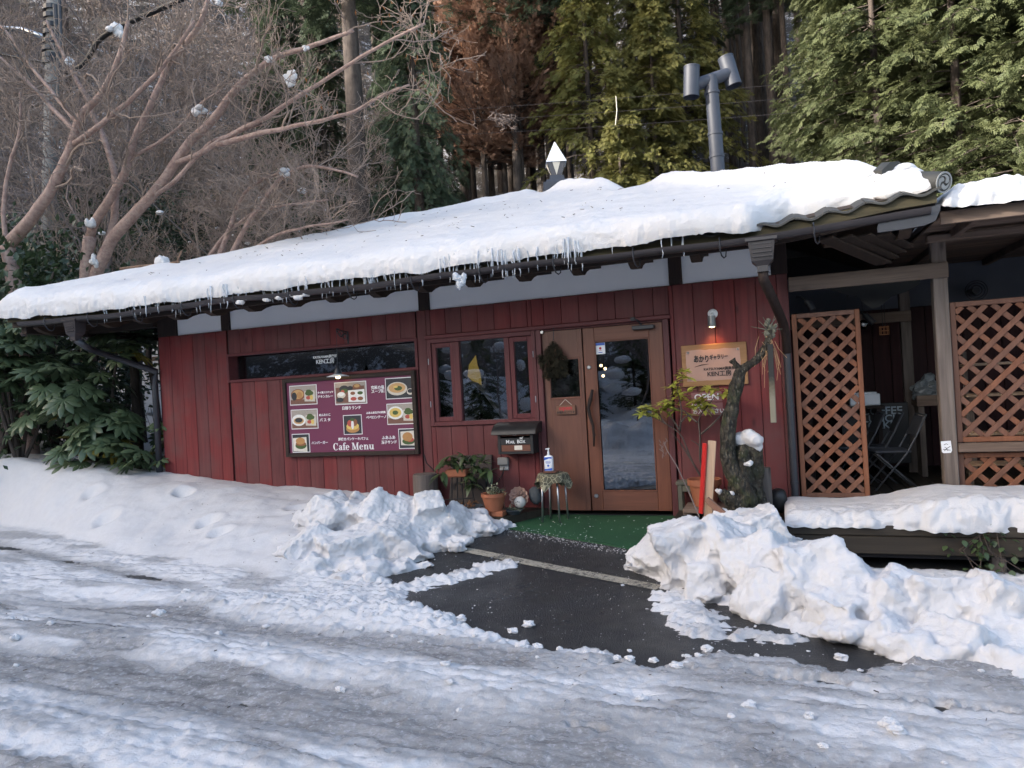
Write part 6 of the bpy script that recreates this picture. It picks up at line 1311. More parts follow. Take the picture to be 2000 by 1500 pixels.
# ---- stool with cloth and bottle
c_ = PX(1084, 1000, -.36); sx0 = c_[0]; zt = PX(1084, 924, -.36)[2]; fl = -.045
t = thing('stool', 'steel legged stool under a draped olive cloth by the narrow door', 'stool', (sx0, -.36, fl))
for a in (.6, 2.2, 3.75, 5.3): MB().tube([(sx0+.125*math.cos(a), -.36+.11*math.sin(a), zt-.02), (sx0+.145*math.cos(a), -.36+.13*math.sin(a), fl+.0)], .0105, 8).build('leg', M_['steel'], t, smooth=True)
g = MB(); g.lathe([(0, -.025), (.15, -.025), (.155, -.01), (.15, 0), (0, 0)], (sx0, -.36, zt-.006), 24); g.build('seat', M_['dark'], t, sharp=40)
n_ = 41; u = np.linspace(-.24, .24, n_); A, B = np.meshgrid(u, u); ra = .62; X_ = A*math.cos(ra)-B*math.sin(ra); Y_ = A*math.sin(ra)+B*math.cos(ra); r = np.hypot(X_, Y_); an = np.arctan2(Y_, X_); R0 = .158; ex_ = np.maximum(r-R0, 0)
rr = np.where(r > R0, R0+ex_*.22*(1+.9*np.sin(an*6+.6)), r); zz = zt-ex_*.96-.0*r+.004*noise2(X_*30, Y_*30, 1); f_ = np.where(r > 1e-6, rr/np.maximum(r, 1e-6), 1)
g = MB(); V, F = gridmesh(sx0+X_*f_, -.36+Y_*f_, zz); g.add(V, F); kk = NT('olive_patterned_cloth'); vo = kk.n('TexVoronoi', {'feature': 'DISTANCE_TO_EDGE'}, Vector=kk.coords(), Scale=20.0)
c = kk.ramp(vo.outputs[0], [(.035, (.32, .29, .19)), (.07, (.085, .078, .052))]); kk.bsdf(Base_Color=c, Roughness=.9); o = tag(g.build('stool_cloth', kk.m, smooth=True, loc=(sx0, -.36, zt)), 'olive cloth with pale honeycomb pattern draped over the stool', 'cloth')
MB().box((sx0-.09, -.42, zt+.008), (sx0+.055, -.31, zt+.026), .003).build('x', M_['door']); o = bpy.data.objects['x']; o.name = 'small_board'; tag(o, 'small flat wooden board under the sanitizer bottle', 'board')
bx, bz = sx0-.035, zt+.027; t = thing('sanitizer_bottle', 'white pump bottle of hand sanitizer with blue label on the stool', 'bottle', (bx, -.365, bz))
g = MB(); lv = [(.044, .024, 0), (.048, .028, .006), (.048, .028, .135), (.044, .026, .15), (.030, .02, .158), (.016, .016, .162), (.016, .016, .17)]; n_ = 20; a = np.arange(n_)*2*np.pi/n_; sgn = lambda q: np.sign(q)*np.abs(q)**.45
V = np.array([[bx+w_*sgn(math.cos(q)), -.365+d_*sgn(math.sin(q)), bz+z_] for w_, d_, z_ in lv for q in a]); i = np.arange(len(lv)-1)[:, None]*n_; j = np.arange(n_)[None]; kx = (j+1) % n_
g.add(V, [np.stack([i+j, i+kx, i+n_+kx, i+n_+j], -1).reshape(-1, 4), np.arange(n_)[::-1], np.arange(n_)+(len(lv)-1)*n_]); g.build('body', M_['white'], t, sharp=50)
g = MB(); g.tube([(bx, -.365, bz+.17), (bx, -.365, bz+.2)], .012, 10); g.tube([(bx, -.365, bz+.2), (bx, -.365, bz+.235)], .007, 8); g.bar((bx+.014, -.365, bz+.235), (bx-.03, -.37, bz+.228), .014, .010); g.build('pump', M_['white'], t)
yl = -.3945; g = MB(); g.prism([(bx-.042, bz+.146), (bx+.042, bz+.146), (bx+.042, bz+.128), (bx+.01, bz+.132), (bx-.042, bz+.112)], yl-.0006, yl); g.prism([(bx-.042, bz+.006), (bx+.042, bz+.006), (bx+.042, bz+.032), (bx-.01, bz+.022), (bx-.042, bz+.022)], yl-.0006, yl)
for zc, w_ in ((.100, .028), (.088, .03), (.080, .022)): g.box((bx-w_, yl-.0006, bz+zc), (bx+w_, yl, bz+zc+.004))
g.prism([(bx+.012*math.cos(q), bz+.056+.012*math.sin(q)) for q in np.linspace(0, 6.28, 13)[:-1]], yl-.0006, yl); g.build('label', M_['blue'], t)
# ---- timber edge and things east of the mat
g = MB(); g.box((-1.03, -.70, -.16), (-.78, -.05, .035), .008); g.box((-1.02, -.66, .037), (-.80, -.1, .06), .006); solo(g, 'timber_edge', 'dark squared timber edging east of the mat', 'timber', 'decky', (-.9, -.4, -.16))
g = MB(); lump(g, PX(1332, 1022, -.62)+[0, 0, .0], (.05, .04, .02), rng, .3, ICO2, .3, 1); solo(g, 'snow_clump', 'little lump of snow on the dark timber beside the mat', 'snow', 'snow', PX(1332, 1022, -.62), smooth=True)
pz = PX(1380, 987, -.33)[2]; pc = np.array([PX(1378, 985, -.33)[0], -.33, pz]); t = thing('azalea', 'potted shrub with yellow-green leaf rosettes in a big terracotta pot by the door', 'plant', tuple(pc))
g = MB(); s_ = (PX(1380, 935, -.33)[2]-pz)/.26; g.lathe(np.array([(0, 0), (.105, 0), (.148, .205), (.165, .205), (.165, .26), (.145, .26), (.14, .22), (0, .22)])*[1, s_], pc, 26); g.build('pot', M_['terra'], t, sharp=40)
g = MB(); base = pc+[0, 0, .23*s_]
def stem(*p): 
    q = np.array([base if isinstance(k_, int) else PX(k_[0], k_[1], k_[2] if len(k_) > 2 else -.36) for k_ in p]); s = np.linspace(0, len(q)-1, 14); q2 = np.stack([np.interp(s, np.arange(len(q)), q[:, i]) for i in range(3)], 1)
    for _ in range(2): q2[1:-1] = .25*q2[:-2]+.5*q2[1:-1]+.25*q2[2:]
    g.tube(q2, np.linspace(.011, .004, 14), 6)
stem(0, (1352,905), (1343,880), (1335,858), (1328,842), (1300,828), (1272,812), (1256,808)); stem((1328,842), (1330,820), (1332,800), (1326,775), (1320,755), (1335,738)); stem((1330,825), (1338,815), (1350,810))
stem(0, (1366,900), (1366,870), (1369,848), (1362,825), (1365,812), (1378,800), (1395,775)); stem((1369,848), (1385,835), (1405,815), (1425,790), (1428,765)); stem(0, (1345,890), (1325,860), (1312,845)); stem(0, (1372,905), (1372,880), (1365,868), (1350,860)); stem((1362,825), (1345,812), (1335,800), (1310,795)); stem((1300,828), (1290,815), (1285,800)); stem((1328,842), (1318,825), (1308,812), (1305,800))
g.build('stem', M_['bark'], t, smooth=True); AL = leaf_mesh(.098, .040, 'leaf', 'azalea', .25, .15, 3)
for zx, zy in ((555,770),(610,790),(490,850),(460,890),(530,950),(560,960),(500,980),(620,930),(430,1080),(400,1120),(490,1110),(230,1110),(300,1130),(410,1020),(170,1150),(210,1080),(680,1090),(730,1000),(700,1020),(800,900),(830,1090),(760,1030),(1010,930),(990,980),(640,1160),(870,930),(350,1060),(260,1150),(780,1110),(840,900),(520,900),(590,730),(450,1060),(380,1090),(660,1020),(720,1070),(800,1050),(960,960),(1020,970),(330,1110),(200,1120),(560,1010)):
    c_ = PX(1220+zx/5, 580+zy/5, -.36+rng.normal(0, .05)); n_ = rng.integers(6, 10); a0 = rng.uniform(0, 6.28); tl = rng.normal(0, .3, 2)
    for i in range(n_): a = a0+2*np.pi*i/n_; inst('leaf', AL, t, c_, aim((math.cos(a), math.sin(a)*.9, rng.uniform(-.25, .35)+tl[0]*math.cos(a)+.45*(math.sin(a) > .2)), rng.normal(0, .2)), rng.uniform(.75, 1.2))
t = thing('plant_stand', 'rough wooden stand and slab under the terracotta shrub pot', 'stand', (pc[0]-.05, -.33, -.1)); b_ = PX(1335, 944, -.25)
g = MB(); g.box((pc[0]-.2, -.52, pz-.05), (pc[0]+.22, -.14, pz-.002), .01); g.build('slab', M_['weatherx'], t)
for dx_ in (-.17, .14): MB().box((pc[0]+dx_-.03, -.48, -.1), (pc[0]+dx_+.05, -.18, pz-.05), .006).build('leg', M_['weather'], t)
g = MB(); g.box((b_[0]-.08, -.24, b_[2]-.02), (b_[0]+.17, -.05, b_[2]+.012), .005); g.box((b_[0]-.065, -.23, -.1), (b_[0]-.02, -.18, b_[2]-.02), .004); g.box((b_[0]-.065, -.12, -.1), (b_[0]-.02, -.07, b_[2]-.02), .004); g.box((b_[0]-.02, -.225, b_[2]-.09), (b_[0]+.15, -.2, b_[2]-.025), .003); solo(g, 'small_bench', 'small grey-green bench half hidden by the terracotta shrub pot', 'bench', plain('grey_green_paint', (.085, .085, .065), .8, 0, .2), (b_[0], -.15, -.1))
# snow stake
t = thing('snow_stake', 'wooden stake with a bright red marker strip standing in the snow', 'marker stake', tuple(PX(1384, 1020, -1.35)))
g = MB(); g.bar(PX(1377, 1040, -1.35)-[0, 0, .15], PX(1391, 861, -1.35), .030, .066, up=(1, 0, 0), bev=.003); g.build('post', M_['new'], t)
g = MB(); g.bar(PX(1369, 1003, -1.37), PX(1377, 866, -1.37), .016, .042, up=(.8, -.6, 0), bev=.002); g.build('marker_strip', plain('signal_red_plastic', (.42, .014, .010), .4, 0, .08), t)
g = MB(); g.bar(PX(1380, 975, -1.39), PX(1492, 1072, -1.55), .03, .05, bev=.003); g.build('brace', M_['newr'], t)
g = MB(); g.tube([PX(1366, 1010, -1.0), PX(1345, 960, -.9), PX(1322, 910, -.85), PX(1303, 880, -.8), PX(1296, 862, -.8)], [.006, .006, .005, .005, .003], 6); 
for i in range(12): c_ = PX(1296+rng.normal(0, 4), 862+i*3, -.8); g.tube([c_, c_+np.array([rng.normal(0, .03), 0, .03])], .003, 4)
solo(g, 'garden_twig', 'thin leaning twig with a reddish tip before the terracotta pot', 'twig', 'twig', PX(1366, 1010, -1.0))
# gnarled trunk
TY = -.62; t = thing('gnarled_trunk', 'gnarled mossy dead trunk with a slim forked stem beside the sign', 'tree trunk', tuple(PX(1450, 1005, TY)))
sc_p = 1390/6.9
g = MB(); q = [PX(*p, TY) for p in ((1455,1040),(1454,1000),(1452,965),(1456,935),(1461,905),(1458,880),(1455,866))]; n_ = 26; s = np.linspace(0, 6, 30); q2 = np.stack([np.interp(s, range(7), np.array(q)[:, i]) for i in range(3)], 1); rr = np.interp(s, range(7), (.20, .165, .145, .135, .125, .115, .09)); g.tube(q2, rr, n_)
V = g.V[0]; V[:] = V+(norm(V-np.repeat(q2, n_, 0)[:len(V)]))*(.045*noise3(V*[1, 1, .35], 7, 3)+.025*noise3(V, 18, 4)+.03*np.sin(np.arctan2(V[:, 1]-TY, V[:, 0]-q2[10, 0])*5+V[:, 2]*4))[:, None]; g.build('stump', M_['moss'], t, smooth=True)
def limb(name, pts, r0, r1, y=TY-.1, m='moss'):
    q = np.array([PX(*p[:2], p[2] if len(p) > 2 else y) for p in pts]); s = np.linspace(0, len(q)-1, 26); q2 = np.stack([np.interp(s, np.arange(len(q)), q[:, i]) for i in range(3)], 1)
    for _ in range(3): q2[1:-1] = .25*q2[:-2]+.5*q2[1:-1]+.25*q2[2:]
    g = MB(); g.tube(q2, np.linspace(r0, r1, 26)*(1+.15*noise2(s*1.5, s*0, 5)), 14); V = g.V[0]; V += (norm(V-np.repeat(q2, 14, 0)))*(.010*noise3(V, 25, 3)+.006*noise3(V, 60, 5))[:, None]; return g.build(name, M_[m], t, smooth=True)
limb('slim_stem', [(1462,985,TY-.12),(1452,950,TY-.14),(1430,925),(1420,890),(1420,850),(1427,805),(1436,765),(1443,735),(1447,722)], .085, .050)
limb('fork_branch', [(1440,745),(1450,722),(1465,712),(1484,695),(1498,678),(1503,662),(1502,645)], .045, .028); limb('fork_stub', [(1446,728),(1440,716),(1430,702)], .036, .026); limb('side_knot', [(1450,990,TY-.15),(1425,975,TY-.2),(1408,962,TY-.22)], .09, .045)
rng = np.random.default_rng(8); g = MB()
for px, py, r in ((1500,652,.03),(1504,640,.024),(1498,634,.02),(1511,645,.02),(1514,637,.018),(1501,627,.018),(1510,655,.02)): lump(g, PX(px, py, TY-.1), (r, r, r*1.2), rng, .1, ICO2, .4, px)
for a in range(9): c_ = PX(1500, 645, TY-.1); d = np.array([rng.normal(0, 1), rng.normal(0, .5), rng.uniform(-.2, 1)]); d /= np.linalg.norm(d); g.tube([c_, c_+d*.06, c_+d*rng.uniform(.08, .16)+rng.normal(0, .02, 3)], [.007, .004, .002], 5)
lich = plain('pale_lichen', (.13, .13, .10), .95, 0, .5, 40, .5); g.build('lichen_knob', lich, t, smooth=True)
g = MB(); straw = plain('dry_straw', (.42, .26, .13), .7, 0, .3)
for i in range(17):
    x0, y0_ = 1500+rng.normal(0, 9), 655+rng.uniform(0, 25); sgn = rng.choice([-1, 1]); L = rng.uniform(25, 80); q = [PX(x0, y0_, TY-.12), PX(x0+sgn*rng.uniform(4, 16), y0_+L*.45, TY-.13), PX(x0+sgn*rng.uniform(2, 24), y0_+L, TY-.14+rng.normal(0, .03))]; g.tube(q, [.0018, .0026, .0016], 4)
o = solo(g, 'straw_bundle', 'wispy bundle of pale dry stalks hanging from the forked branch', 'dry stalks', straw, PX(1500, 660, TY-.12))
g = MB(); g.bar(PX(1504, 672, TY-.16), PX(1511, 826, TY-.16), .05, .022, up=(0, 1, 0), bev=.006); V = g.V[0]; kk = NT('dark_to_mossy_stick'); tc = kk.n('TexCoord'); sp = kk.n('SeparateXYZ', None, Vector=tc.outputs['Generated']); nn = kk.noise(tc.outputs['Object'], 40, 4); c = kk.ramp(kk.math('ADD', sp.outputs[2], kk.math('MULTIPLY', nn, .15)), [(.38, (.20, .18, .13)), (.55, (.10, .08, .05)), (.66, (.012, .011, .010))]); kk.bsdf(Base_Color=c, Roughness=.6)
solo(g, 'hanging_stick', 'flat stick, dark above and pale mossy below, hanging by the forked branch', 'stick', kk.m, PX(1504, 672, TY-.16))
for px, py, r, yy, lb in ((1458, 856, .10, TY-.02, 'rounded cap of snow on top of the gnarled trunk'), (1463, 905, .035, TY-.14, 'small snow patch in the hollow of the gnarled trunk'), (1404, 960, .035, TY-.24, 'snow bit on the knot west of the gnarled trunk'), (1424, 965, .04, TY-.2, 'thin line of snow along the low knot of the gnarled trunk')):
    g = MB(); c_ = PX(px, py, yy)
    for q in range(6): lump(g, c_+rng.normal(0, r*.5, 3)*[1.1, .7, .35]+[.0, 0, -.3*r*(q == 5)], (r*rng.uniform(.55, .9), r*.7, r*rng.uniform(.45, .75)), rng, .15, ICO2, .15, q)
    if r > .08:
        for p_, rr_ in (((1475, 862), .07), ((1480, 873), .05), ((1440, 857), .05)): lump(g, PX(*p_, yy-.03), (rr_, rr_*.8, rr_), rng, .15, ICO2, .15, 3)
    o = remeshed(g, 'snow_clump', M_['snow'], .011, pile_disp(.2, px), loc=tuple(c_)); tag(o, lb, 'snow')
c_ = PX(1494, 998, -.32); g = MB(); g.tube([(c_[0], -.32, .0), (c_[0], -.32, PX(1494, 913, -.32)[2])], [.08, .074], 16); solo(g, 'log_post', 'upright grey log behind the gnarled trunk near the downpipe', 'log', 'weather', (c_[0], -.32, 0), sharp=40)
c_ = PX(1521, 985, -.25); g = MB(); lump(g, c_+[0, 0, .04], (.09, .08, .12), rng, .1, ICO2, .1, 5); solo(g, 'dark_jar', 'squat dark round jar at the foot of the corner downpipe', 'jar', 'black', c_, smooth=True)
g = MB(); g.box((-.95, -.42, -.12), (.12, -.03, .012), .01); solo(g, 'timber_sleeper', 'low dark sleeper along the wall foot behind the gnarled trunk', 'timber', 'deck', (-.4, -.2, -.12))
# ---- things seen through the glass
t = thing('driftwood_lamp', 'yellow fabric shade on driftwood standing inside the three-light window', 'lamp', (-3.2, .35, 1.05)); yw = .3
g = MB(); pts = [PX(*p, yw) for p in ((929,694),(916,712),(913,735),(922,744),(940,752))]; pr = [PX(*p, yw+.05) for p in ((929,694),(932,712),(938,730),(940,745),(940,752))]
V = np.vstack([pts, pr]); f_ = [(i, i+1, i+6, i+5) for i in range(4)]; g.add(np.vstack([V, V+[0, .006, 0]]), [np.array(f_), np.array(f_)[:, ::-1]+10]); kk = NT('yellow_washi_shade'); kk.bsdf(Base_Color=(.62, .46, .10), Roughness=.7, Emission_Color=(.9, .62, .15, 1), Emission_Strength=.12); g.build('shade', kk.m, t, smooth=True)
g = MB(); g.tube([PX(912, 742, yw), PX(932, 752, yw), PX(948, 765, yw), PX(965, 790, yw), PX(982, 812, yw)], [.012, .028, .034, .03, .028], 9); g.tube([PX(944, 762, yw), PX(947, 745, yw), PX(948, 730, yw)], [.024, .014, .006], 7); g.build('driftwood', plain('bleached_driftwood', (.42, .38, .33), .8, 0, .2), t, smooth=True)
g = MB(); q = [PX(*p, .32) for p in ((556,735),(566,733),(576,730),(582,724))]; g.tube(q, [.03, .055, .05, .02], 10); solo(g, 'carved_bird', 'pale carved bird shape on the sill of the long window', 'carving', plain('pale_carving', (.36, .28, .25), .6), q[0], smooth=True)
g = MB(); lump(g, PX(790, 714, .3), (.16, .10, .10), rng, .1, ICO3, .12, 6); solo(g, 'pale_stone', 'large pale rounded stone on the sill of the long window', 'stone', plain('pale_stone', (.42, .36, .29), .7), PX(790, 720, .3), smooth=True)
fr_ = PX(502, 732, .25); g = MB(); frame_bars(g, fr_[0]-.13, fr_[0]+.1, 1.70, 1.86, .012, .25, .27, .002); solo(g, 'picture_frame', 'thin empty frame standing inside the long window', 'frame', 'weather', fr_)
for px, py, yy, lb in ((1174,714,1.5,'small round pendant bulb seen through the glazed door'),(1182,720,1.3,'brightest pendant bulb seen through the glazed door'),(1178,734,1.6,'lowest pendant bulb seen through the glazed door')):
    c_ = PX(px, py, yy); t = thing('pendant_lamp', lb, 'lamp', tuple(c_)); g = MB(); g.add(c_+ICO2[0]*.018, ICO2[1]); g.build('bulb', M_['bulb'], t, smooth=True); g = MB(); g.tube([c_+[0, 0, .03], (c_[0], c_[1], 2.55)], .006, 5); g.build('cord', M_['black'], t)
for px, lb in ((714, 'dark pendant cord and holder inside the long window'), (573, 'thin pendant cord farther inside the long window')):
    c_ = PX(px, 720, .5); g = MB(); g.tube([(c_[0], .5, 2.55), c_], .008, 5); g.lathe([(0, .06), (.02, .05), (.026, 0), (.015, -.02)], c_, 10); solo(g, 'pendant_light', lb, 'lamp', 'black', c_)
# ================================================================== the porch
porch = thing('porch', 'weathered timber porch with lattice screens and snowy board roof east of the cafe', 'porch', (1.4, 0, -.4))
DZ = .13
g = MB(); g.box((.14, -.9, -.2), (4.4, 2.6, DZ-.035)); g.build('deck_frame', M_['dark'], porch)
for i in range(29):
    x0 = .145+.147*i; MB().box((x0, -.985, DZ-.03), (x0+.138, 2.6, DZ+.002*((i*7) % 3)), .006).build('deck_board', M_['decky'], porch)
MB().box((.0, -1.0, -.15), (4.4, -.93, -.0), .008).build('deck_beam', M_['deck'], porch); MB().box((.0, -1.015, .005), (4.4, -.95, .09), .008).build('deck_beam', M_['deck'], porch)
for x_ in (.35, 1.5, 2.9): MB().box((x_, -.92, -.5), (x_+.1, -.82, -.15), .006).build('deck_post', M_['weather'], porch)
MB().box((-.02, -1.0, -.3), (.05, -.05, .08), .01).build('deck_beam', M_['decky'], porch)
MB().box((1.365, -.055, -.4), (1.485, .065, 2.56), .008).build('post', M_['weather'], porch)
MB().box((3.05, -.055, -.4), (3.17, .065, 2.56), .008).build('post', M_['weather'], porch)
MB().box((.135, -.085, 2.172), (1.49, -.056, 2.312), .006).build('beam', M_['weatherx'], porch)
MB().box((1.33, -.12, 2.50), (4.4, -.02, 2.56), .006).build('beam', M_['weatherx'], porch)
xi, zi = PX(1772, 700, 2.0), PX(1700, 622, 2.0)
MB().box((xi[0]-.055, 1.95, DZ), (xi[0]+.055, 2.06, 2.35), .006).build('post', M_['weather'], porch); MB().box((.14, 1.92, zi[2]-.07), (xi[0]+.055, 1.948, zi[2]+.055), .006).build('beam', M_['weatherx'], porch)
# back and side walls
M_['shadered'] = wood('shade_toned_red_boards', (.022, .008, .009), (.050, .016, .017), 2, .7, .5, .1); M_['shadeplaster'] = plain('shade_toned_plaster', (.12, .13, .155), .9, 0, .15, 3, .05)  # deep porch shade put into the colour of the back-wall boards and plaster
x = .14
while x < 4.35: MB().box((x+.002, 2.6, DZ), (x+.196, 2.625, 2.12), .004).build('wall_board', M_['shadered'], porch); x += .2
g = MB(); g.box((.14, 2.605, 2.125), (4.35, 2.64, 2.62)); g.build('plaster_panel', M_['shadeplaster'], porch); g = MB(); g.box((.14, 2.63, -.2), (4.4, 2.7, 2.9)); g.box((4.35, -.02, -.2), (4.42, 2.63, 2.5)); g.build('wall', M_['dark'], porch)
# lean-to roof of boards under a corrugated sheet
zf = 2.55; zbk = PX(1900, 512, 2.4)[2]; sl_ = (zbk-zf)/3.3
for i in range(17):
    y0_ = -.92+.208*i; za = zf+sl_*(y0_+.92); MB().box((1.30, y0_, za+.035), (4.5, y0_+.2, za+.055+.004*(i % 2)), .004).build('roof_board', M_['weatherx'], porch)
for x_ in (1.55, 2.4, 3.3, 4.2): g = MB(); g.bar((x_, -.9, zf), (x_, 2.55, zf+sl_*3.45), .06, .08, bev=.005); g.build('rafter', M_['weathery'], porch)
MB().box((1.28, -.955, zf-.045), (4.5, -.925, zf+.06), .005).build('fascia_board', M_['weatherx'], porch)
u = np.arange(1.26, 4.52, .012); wv = .010*np.cos(u*2*np.pi/.063); A = np.tile(u, (6, 1)); B = np.repeat(np.linspace(-1.0, 2.6, 6)[:, None], len(u), 1); Zc = zf+.078+sl_*(B+.92)+wv[None]
g = MB(); V, F = gridmesh(A, B, Zc); g.add(V, F); g.add(V-[0, 0, .004], F[:, ::-1]); g.build('corrugated_sheet', M_['gutter'], porch, smooth=True)
def snow_slab(name, label, x0, x1, y0, y1, zbase, T, seed, w=.16, nxy=(220, 90), loc=None, droop=.03):
    xx = np.linspace(x0, x1, nxy[0]); th = np.linspace(-.15, np.pi/2, 14); rows = np.linspace(.02, (y1-y0-w), nxy[1])
    ye_ = y0+.05*noise2(xx*2.1, xx*0, seed)+.025*noise2(xx*7, xx*0, seed+1)
    Y = np.concatenate([ye_[None]+w*(1-np.cos(th))[:, None], ye_[None]+w+rows[:, None]]); X_ = np.repeat(xx[None], len(Y), 0)
    de = np.minimum(np.minimum(X_-x0, x1-X_), y1-Y); e = np.sqrt(np.clip(1-(1-np.clip(de/w, 0, 1))**2, 0, 1))
    H = T(X_, Y)*(1+.25*fbm2(X_*1.1, Y*1.1, 3, seed+2))*e; s_ = np.concatenate([np.sin(th), np.ones(len(rows))])[:, None]
    Z_ = zbase(X_, Y)+H*s_; P = np.stack([X_, Y, Z_], -1); f_ = np.concatenate([np.ones(len(th)), np.exp(-rows/.3)])[:, None]
    d = f_*(.020*noise3(P, 6, seed)+.018*(np.abs(noise3(P, 13, seed+1))*2-.8)+.010*noise3(P, 30, seed+2))+(1-f_)*.006*noise3(P, 12, seed+4)
    Y = Y-d*np.concatenate([np.cos(th), 0*rows])[:, None]; Z_ = Z_+d*np.maximum(s_, 0)-np.concatenate([np.exp(-((th+.15)/.3)**2), 0*rows])[:, None]*droop*np.abs(noise2(X_*8, X_*0, seed+6))
    g = MB(); V, F = gridmesh(X_, Y, Z_); g.add(V, F); return tag(g.build(name, M_['snow'], smooth=True, loc=loc), label, 'snow')
snow_slab('roof_snow', 'thick snow lying on the corrugated porch roof', 1.27, 4.52, -1.06, 2.6, lambda x, y: zf+.085+sl_*(y+.92), lambda x, y: .20+.0*x, 41, loc=(1.4, -1, zf))
snow_slab('deck_snow', 'snow layer lapping over the front edge of the dark porch deck', -.02, 4.4, -1.06, -.10, lambda x, y: DZ+.006-.05*sstep(-.93, -1.03, y), lambda x, y: .055+.11*sstep(.5, 1.4, x), 44, w=.12, nxy=(330, 70), loc=(.2, -1, DZ), droop=.035)
# lattice screens
def lattice(label, x0, x1, z0_, z1, y, pitch, wd=.047, fw=.045):
    t = thing('lattice_screen', label, 'lattice', ((x0+x1)/2, y, z0_)); 
    for a, b in (((x0, z0_), (x0+fw, z1)), ((x1-fw, z0_), (x1, z1))): MB().box((a[0], y-.018, a[1]), (b[0], y+.024, b[1]), .004).build('stile', M_['lat'], t)
    for zz in (z0_, z1-fw): MB().box((x0+fw, y-.016, zz), (x1-fw, y+.022, zz+fw), .004).build('rail', M_['lat'], t)
    X0, X1, Z0, Z1 = x0+fw, x1-fw, z0_+fw, z1-fw
    for s_, dy in ((1, -.005), (-1, .009)):
        c = -(Z1-Z0)-(X1-X0)
        while c < (X1-X0)+(Z1-Z0):
            # line x = X0 + c + s*(z-Z0)
            q = []
            for z_ in (Z0, Z1):
                x_ = (X0 if s_ > 0 else X0)+c+s_*(z_-Z0); q.append((x_, z_))
            (xa, za), (xb, zb) = q; t0, t1 = 0., 1.
            for lo, hi, p, d in ((X0, X1, xa, xb-xa),):
                ta, tb = (lo-p)/d, (hi-p)/d; ta, tb = min(ta, tb), max(ta, tb); t0, t1 = max(t0, ta), min(t1, tb)
            if t1-t0 > .015:
                a = (xa+(xb-xa)*t0, y+dy, za+(zb-za)*t0); b = (xa+(xb-xa)*t1, y+dy, za+(zb-za)*t1)
                if math.dist(a, b) > .05: g = MB(); g.bar(a, b, wd, .012, up=(0, 1, 0), bev=.002); g.build('slat', M_['lat'], t)
            c += pitch
    return t
lattice('tall narrow reddish lattice screen beside the corner downpipe', .145, .75, .155, 1.955, .0, .172)
lattice('wide reddish lattice screen beyond the porch post', 1.50, 3.04, .66, 1.945, .03, .188)
lattice('lower dark lattice panel beneath the porch rail', 1.50, 3.04, .14, .56, .045, .188)
MB().box((1.49, -.06, .575), (3.05, .02, .655), .006).build('rail', M_['weatherx'], porch)
# pale shelves behind the lattice
t = thing('shelf_rack', 'pale slatted shelves standing behind the wide lattice', 'shelf', (2.3, .8, DZ))
for py in (712, 772, 847, 906): zz = PX(1900, py, .7)[2]; MB().box((1.72, .62, zz-.015), (3.0, .85, zz+.012), .004).build('shelf', M_['new'], t)
for x_ in (1.75, 2.95): MB().box((x_, .84, DZ), (x_+.04, .88, 1.5), .004).build('upright', M_['weather'], t)
# folding chairs
cm = plain('dull_chair_metal', (.075, .08, .09), .5, .3); cf = plain('chair_vinyl', (.05, .052, .06), .6)
def chair(label, x, y, rz):
    t = thing('folding_chair', label, 'chair', (0, 0, 0), 'folding chairs on the porch'); g = MB(); g.box((-.2, -.19, .43), (.18, .19, .46), .012); g.build('seat', cf, t)
    g = MB(); g.bar((.235, 0, .62), (.33, 0, .84), .36, .022, up=(1, 0, -.4), bev=.008); g.build('backrest', cf, t)
    for s_ in (-1, 1):
        MB().tube([(-.22, .19*s_, .0), (.12, .19*s_, .42), (.23, .19*s_, .62), (.34, .19*s_, .86)], .011, 7).build('leg', cm, t, smooth=True); MB().tube([(.24, .165*s_, .0), (-.19, .165*s_, .44)], .011, 7).build('leg', cm, t, smooth=True)
    g = MB(); g.tube([(-.14, -.19, .1), (-.14, .19, .1)], .008, 6); g.tube([(.18, -.165, .07), (.18, .165, .07)], .008, 6); g.tube([(.34, -.19, .86), (.34, .19, .86)], .011, 6); g.build('crossbar', cm, t)
    t.scale = (.9, .9, .88); t.location = (x, y, DZ); t.rotation_euler = (0, 0, rz); return t
c_ = PX(1738, 868, .75); chair('folding chair nearest the porch post', c_[0], .75, .1); c_ = PX(1706, 866, 1.15); chair('folding chair behind the first, before the blackboard', c_[0]-.02, 1.2, .0); c_ = PX(1672, 866, 1.5); chair('folding chair half hidden behind the narrow lattice', c_[0]-.06, 1.25, .1)
# blackboard, box, table, bag
Yb = 1.75; a, b = PX(1690, 835, Yb), PX(1782, 835, Yb); zt, zb = PX(1730, 787, Yb)[2], PX(1730, 905, Yb)[2]
t = thing('blackboard', 'black chalk board lettered coffee lunch cake at the back of the porch', 'blackboard', ((a[0]+b[0])/2, Yb, zb)); MB().box((a[0]-.25, Yb, zb), (b[0]-.03, Yb+.02, zt), .004).build('board', M_['black'], t)
chalk = plain('chalk', (.32, .38, .42), .9)
for s_, py, sz in (('COFFEE', 803, .125), ('LUNCH', 818, .115), ('CAKE', 831, .115)): c_ = PX(1722, py, Yb-.003); lettering(s_, c_[0], c_[2], Yb-.002, sz, chalk, t, bold=.002)
a, b = PX(1660, 780, 1.5), PX(1719, 778, 1.5); zt, zb = PX(1700, 766, 1.5)[2], PX(1700, 792, 1.5)[2]
t = thing('white_carton', 'flat white carton lying on the dark porch table', 'carton', ((a[0]+b[0])/2, 1.6, zb)); MB().box((a[0], 1.5, zb), (b[0], 1.85, zt-.02), .006).build('body', M_['white'], t); MB().box((a[0]+.01, 1.51, zt-.019), (b[0]-.03, 1.84, zt), .004).build('lid', M_['white'], t)
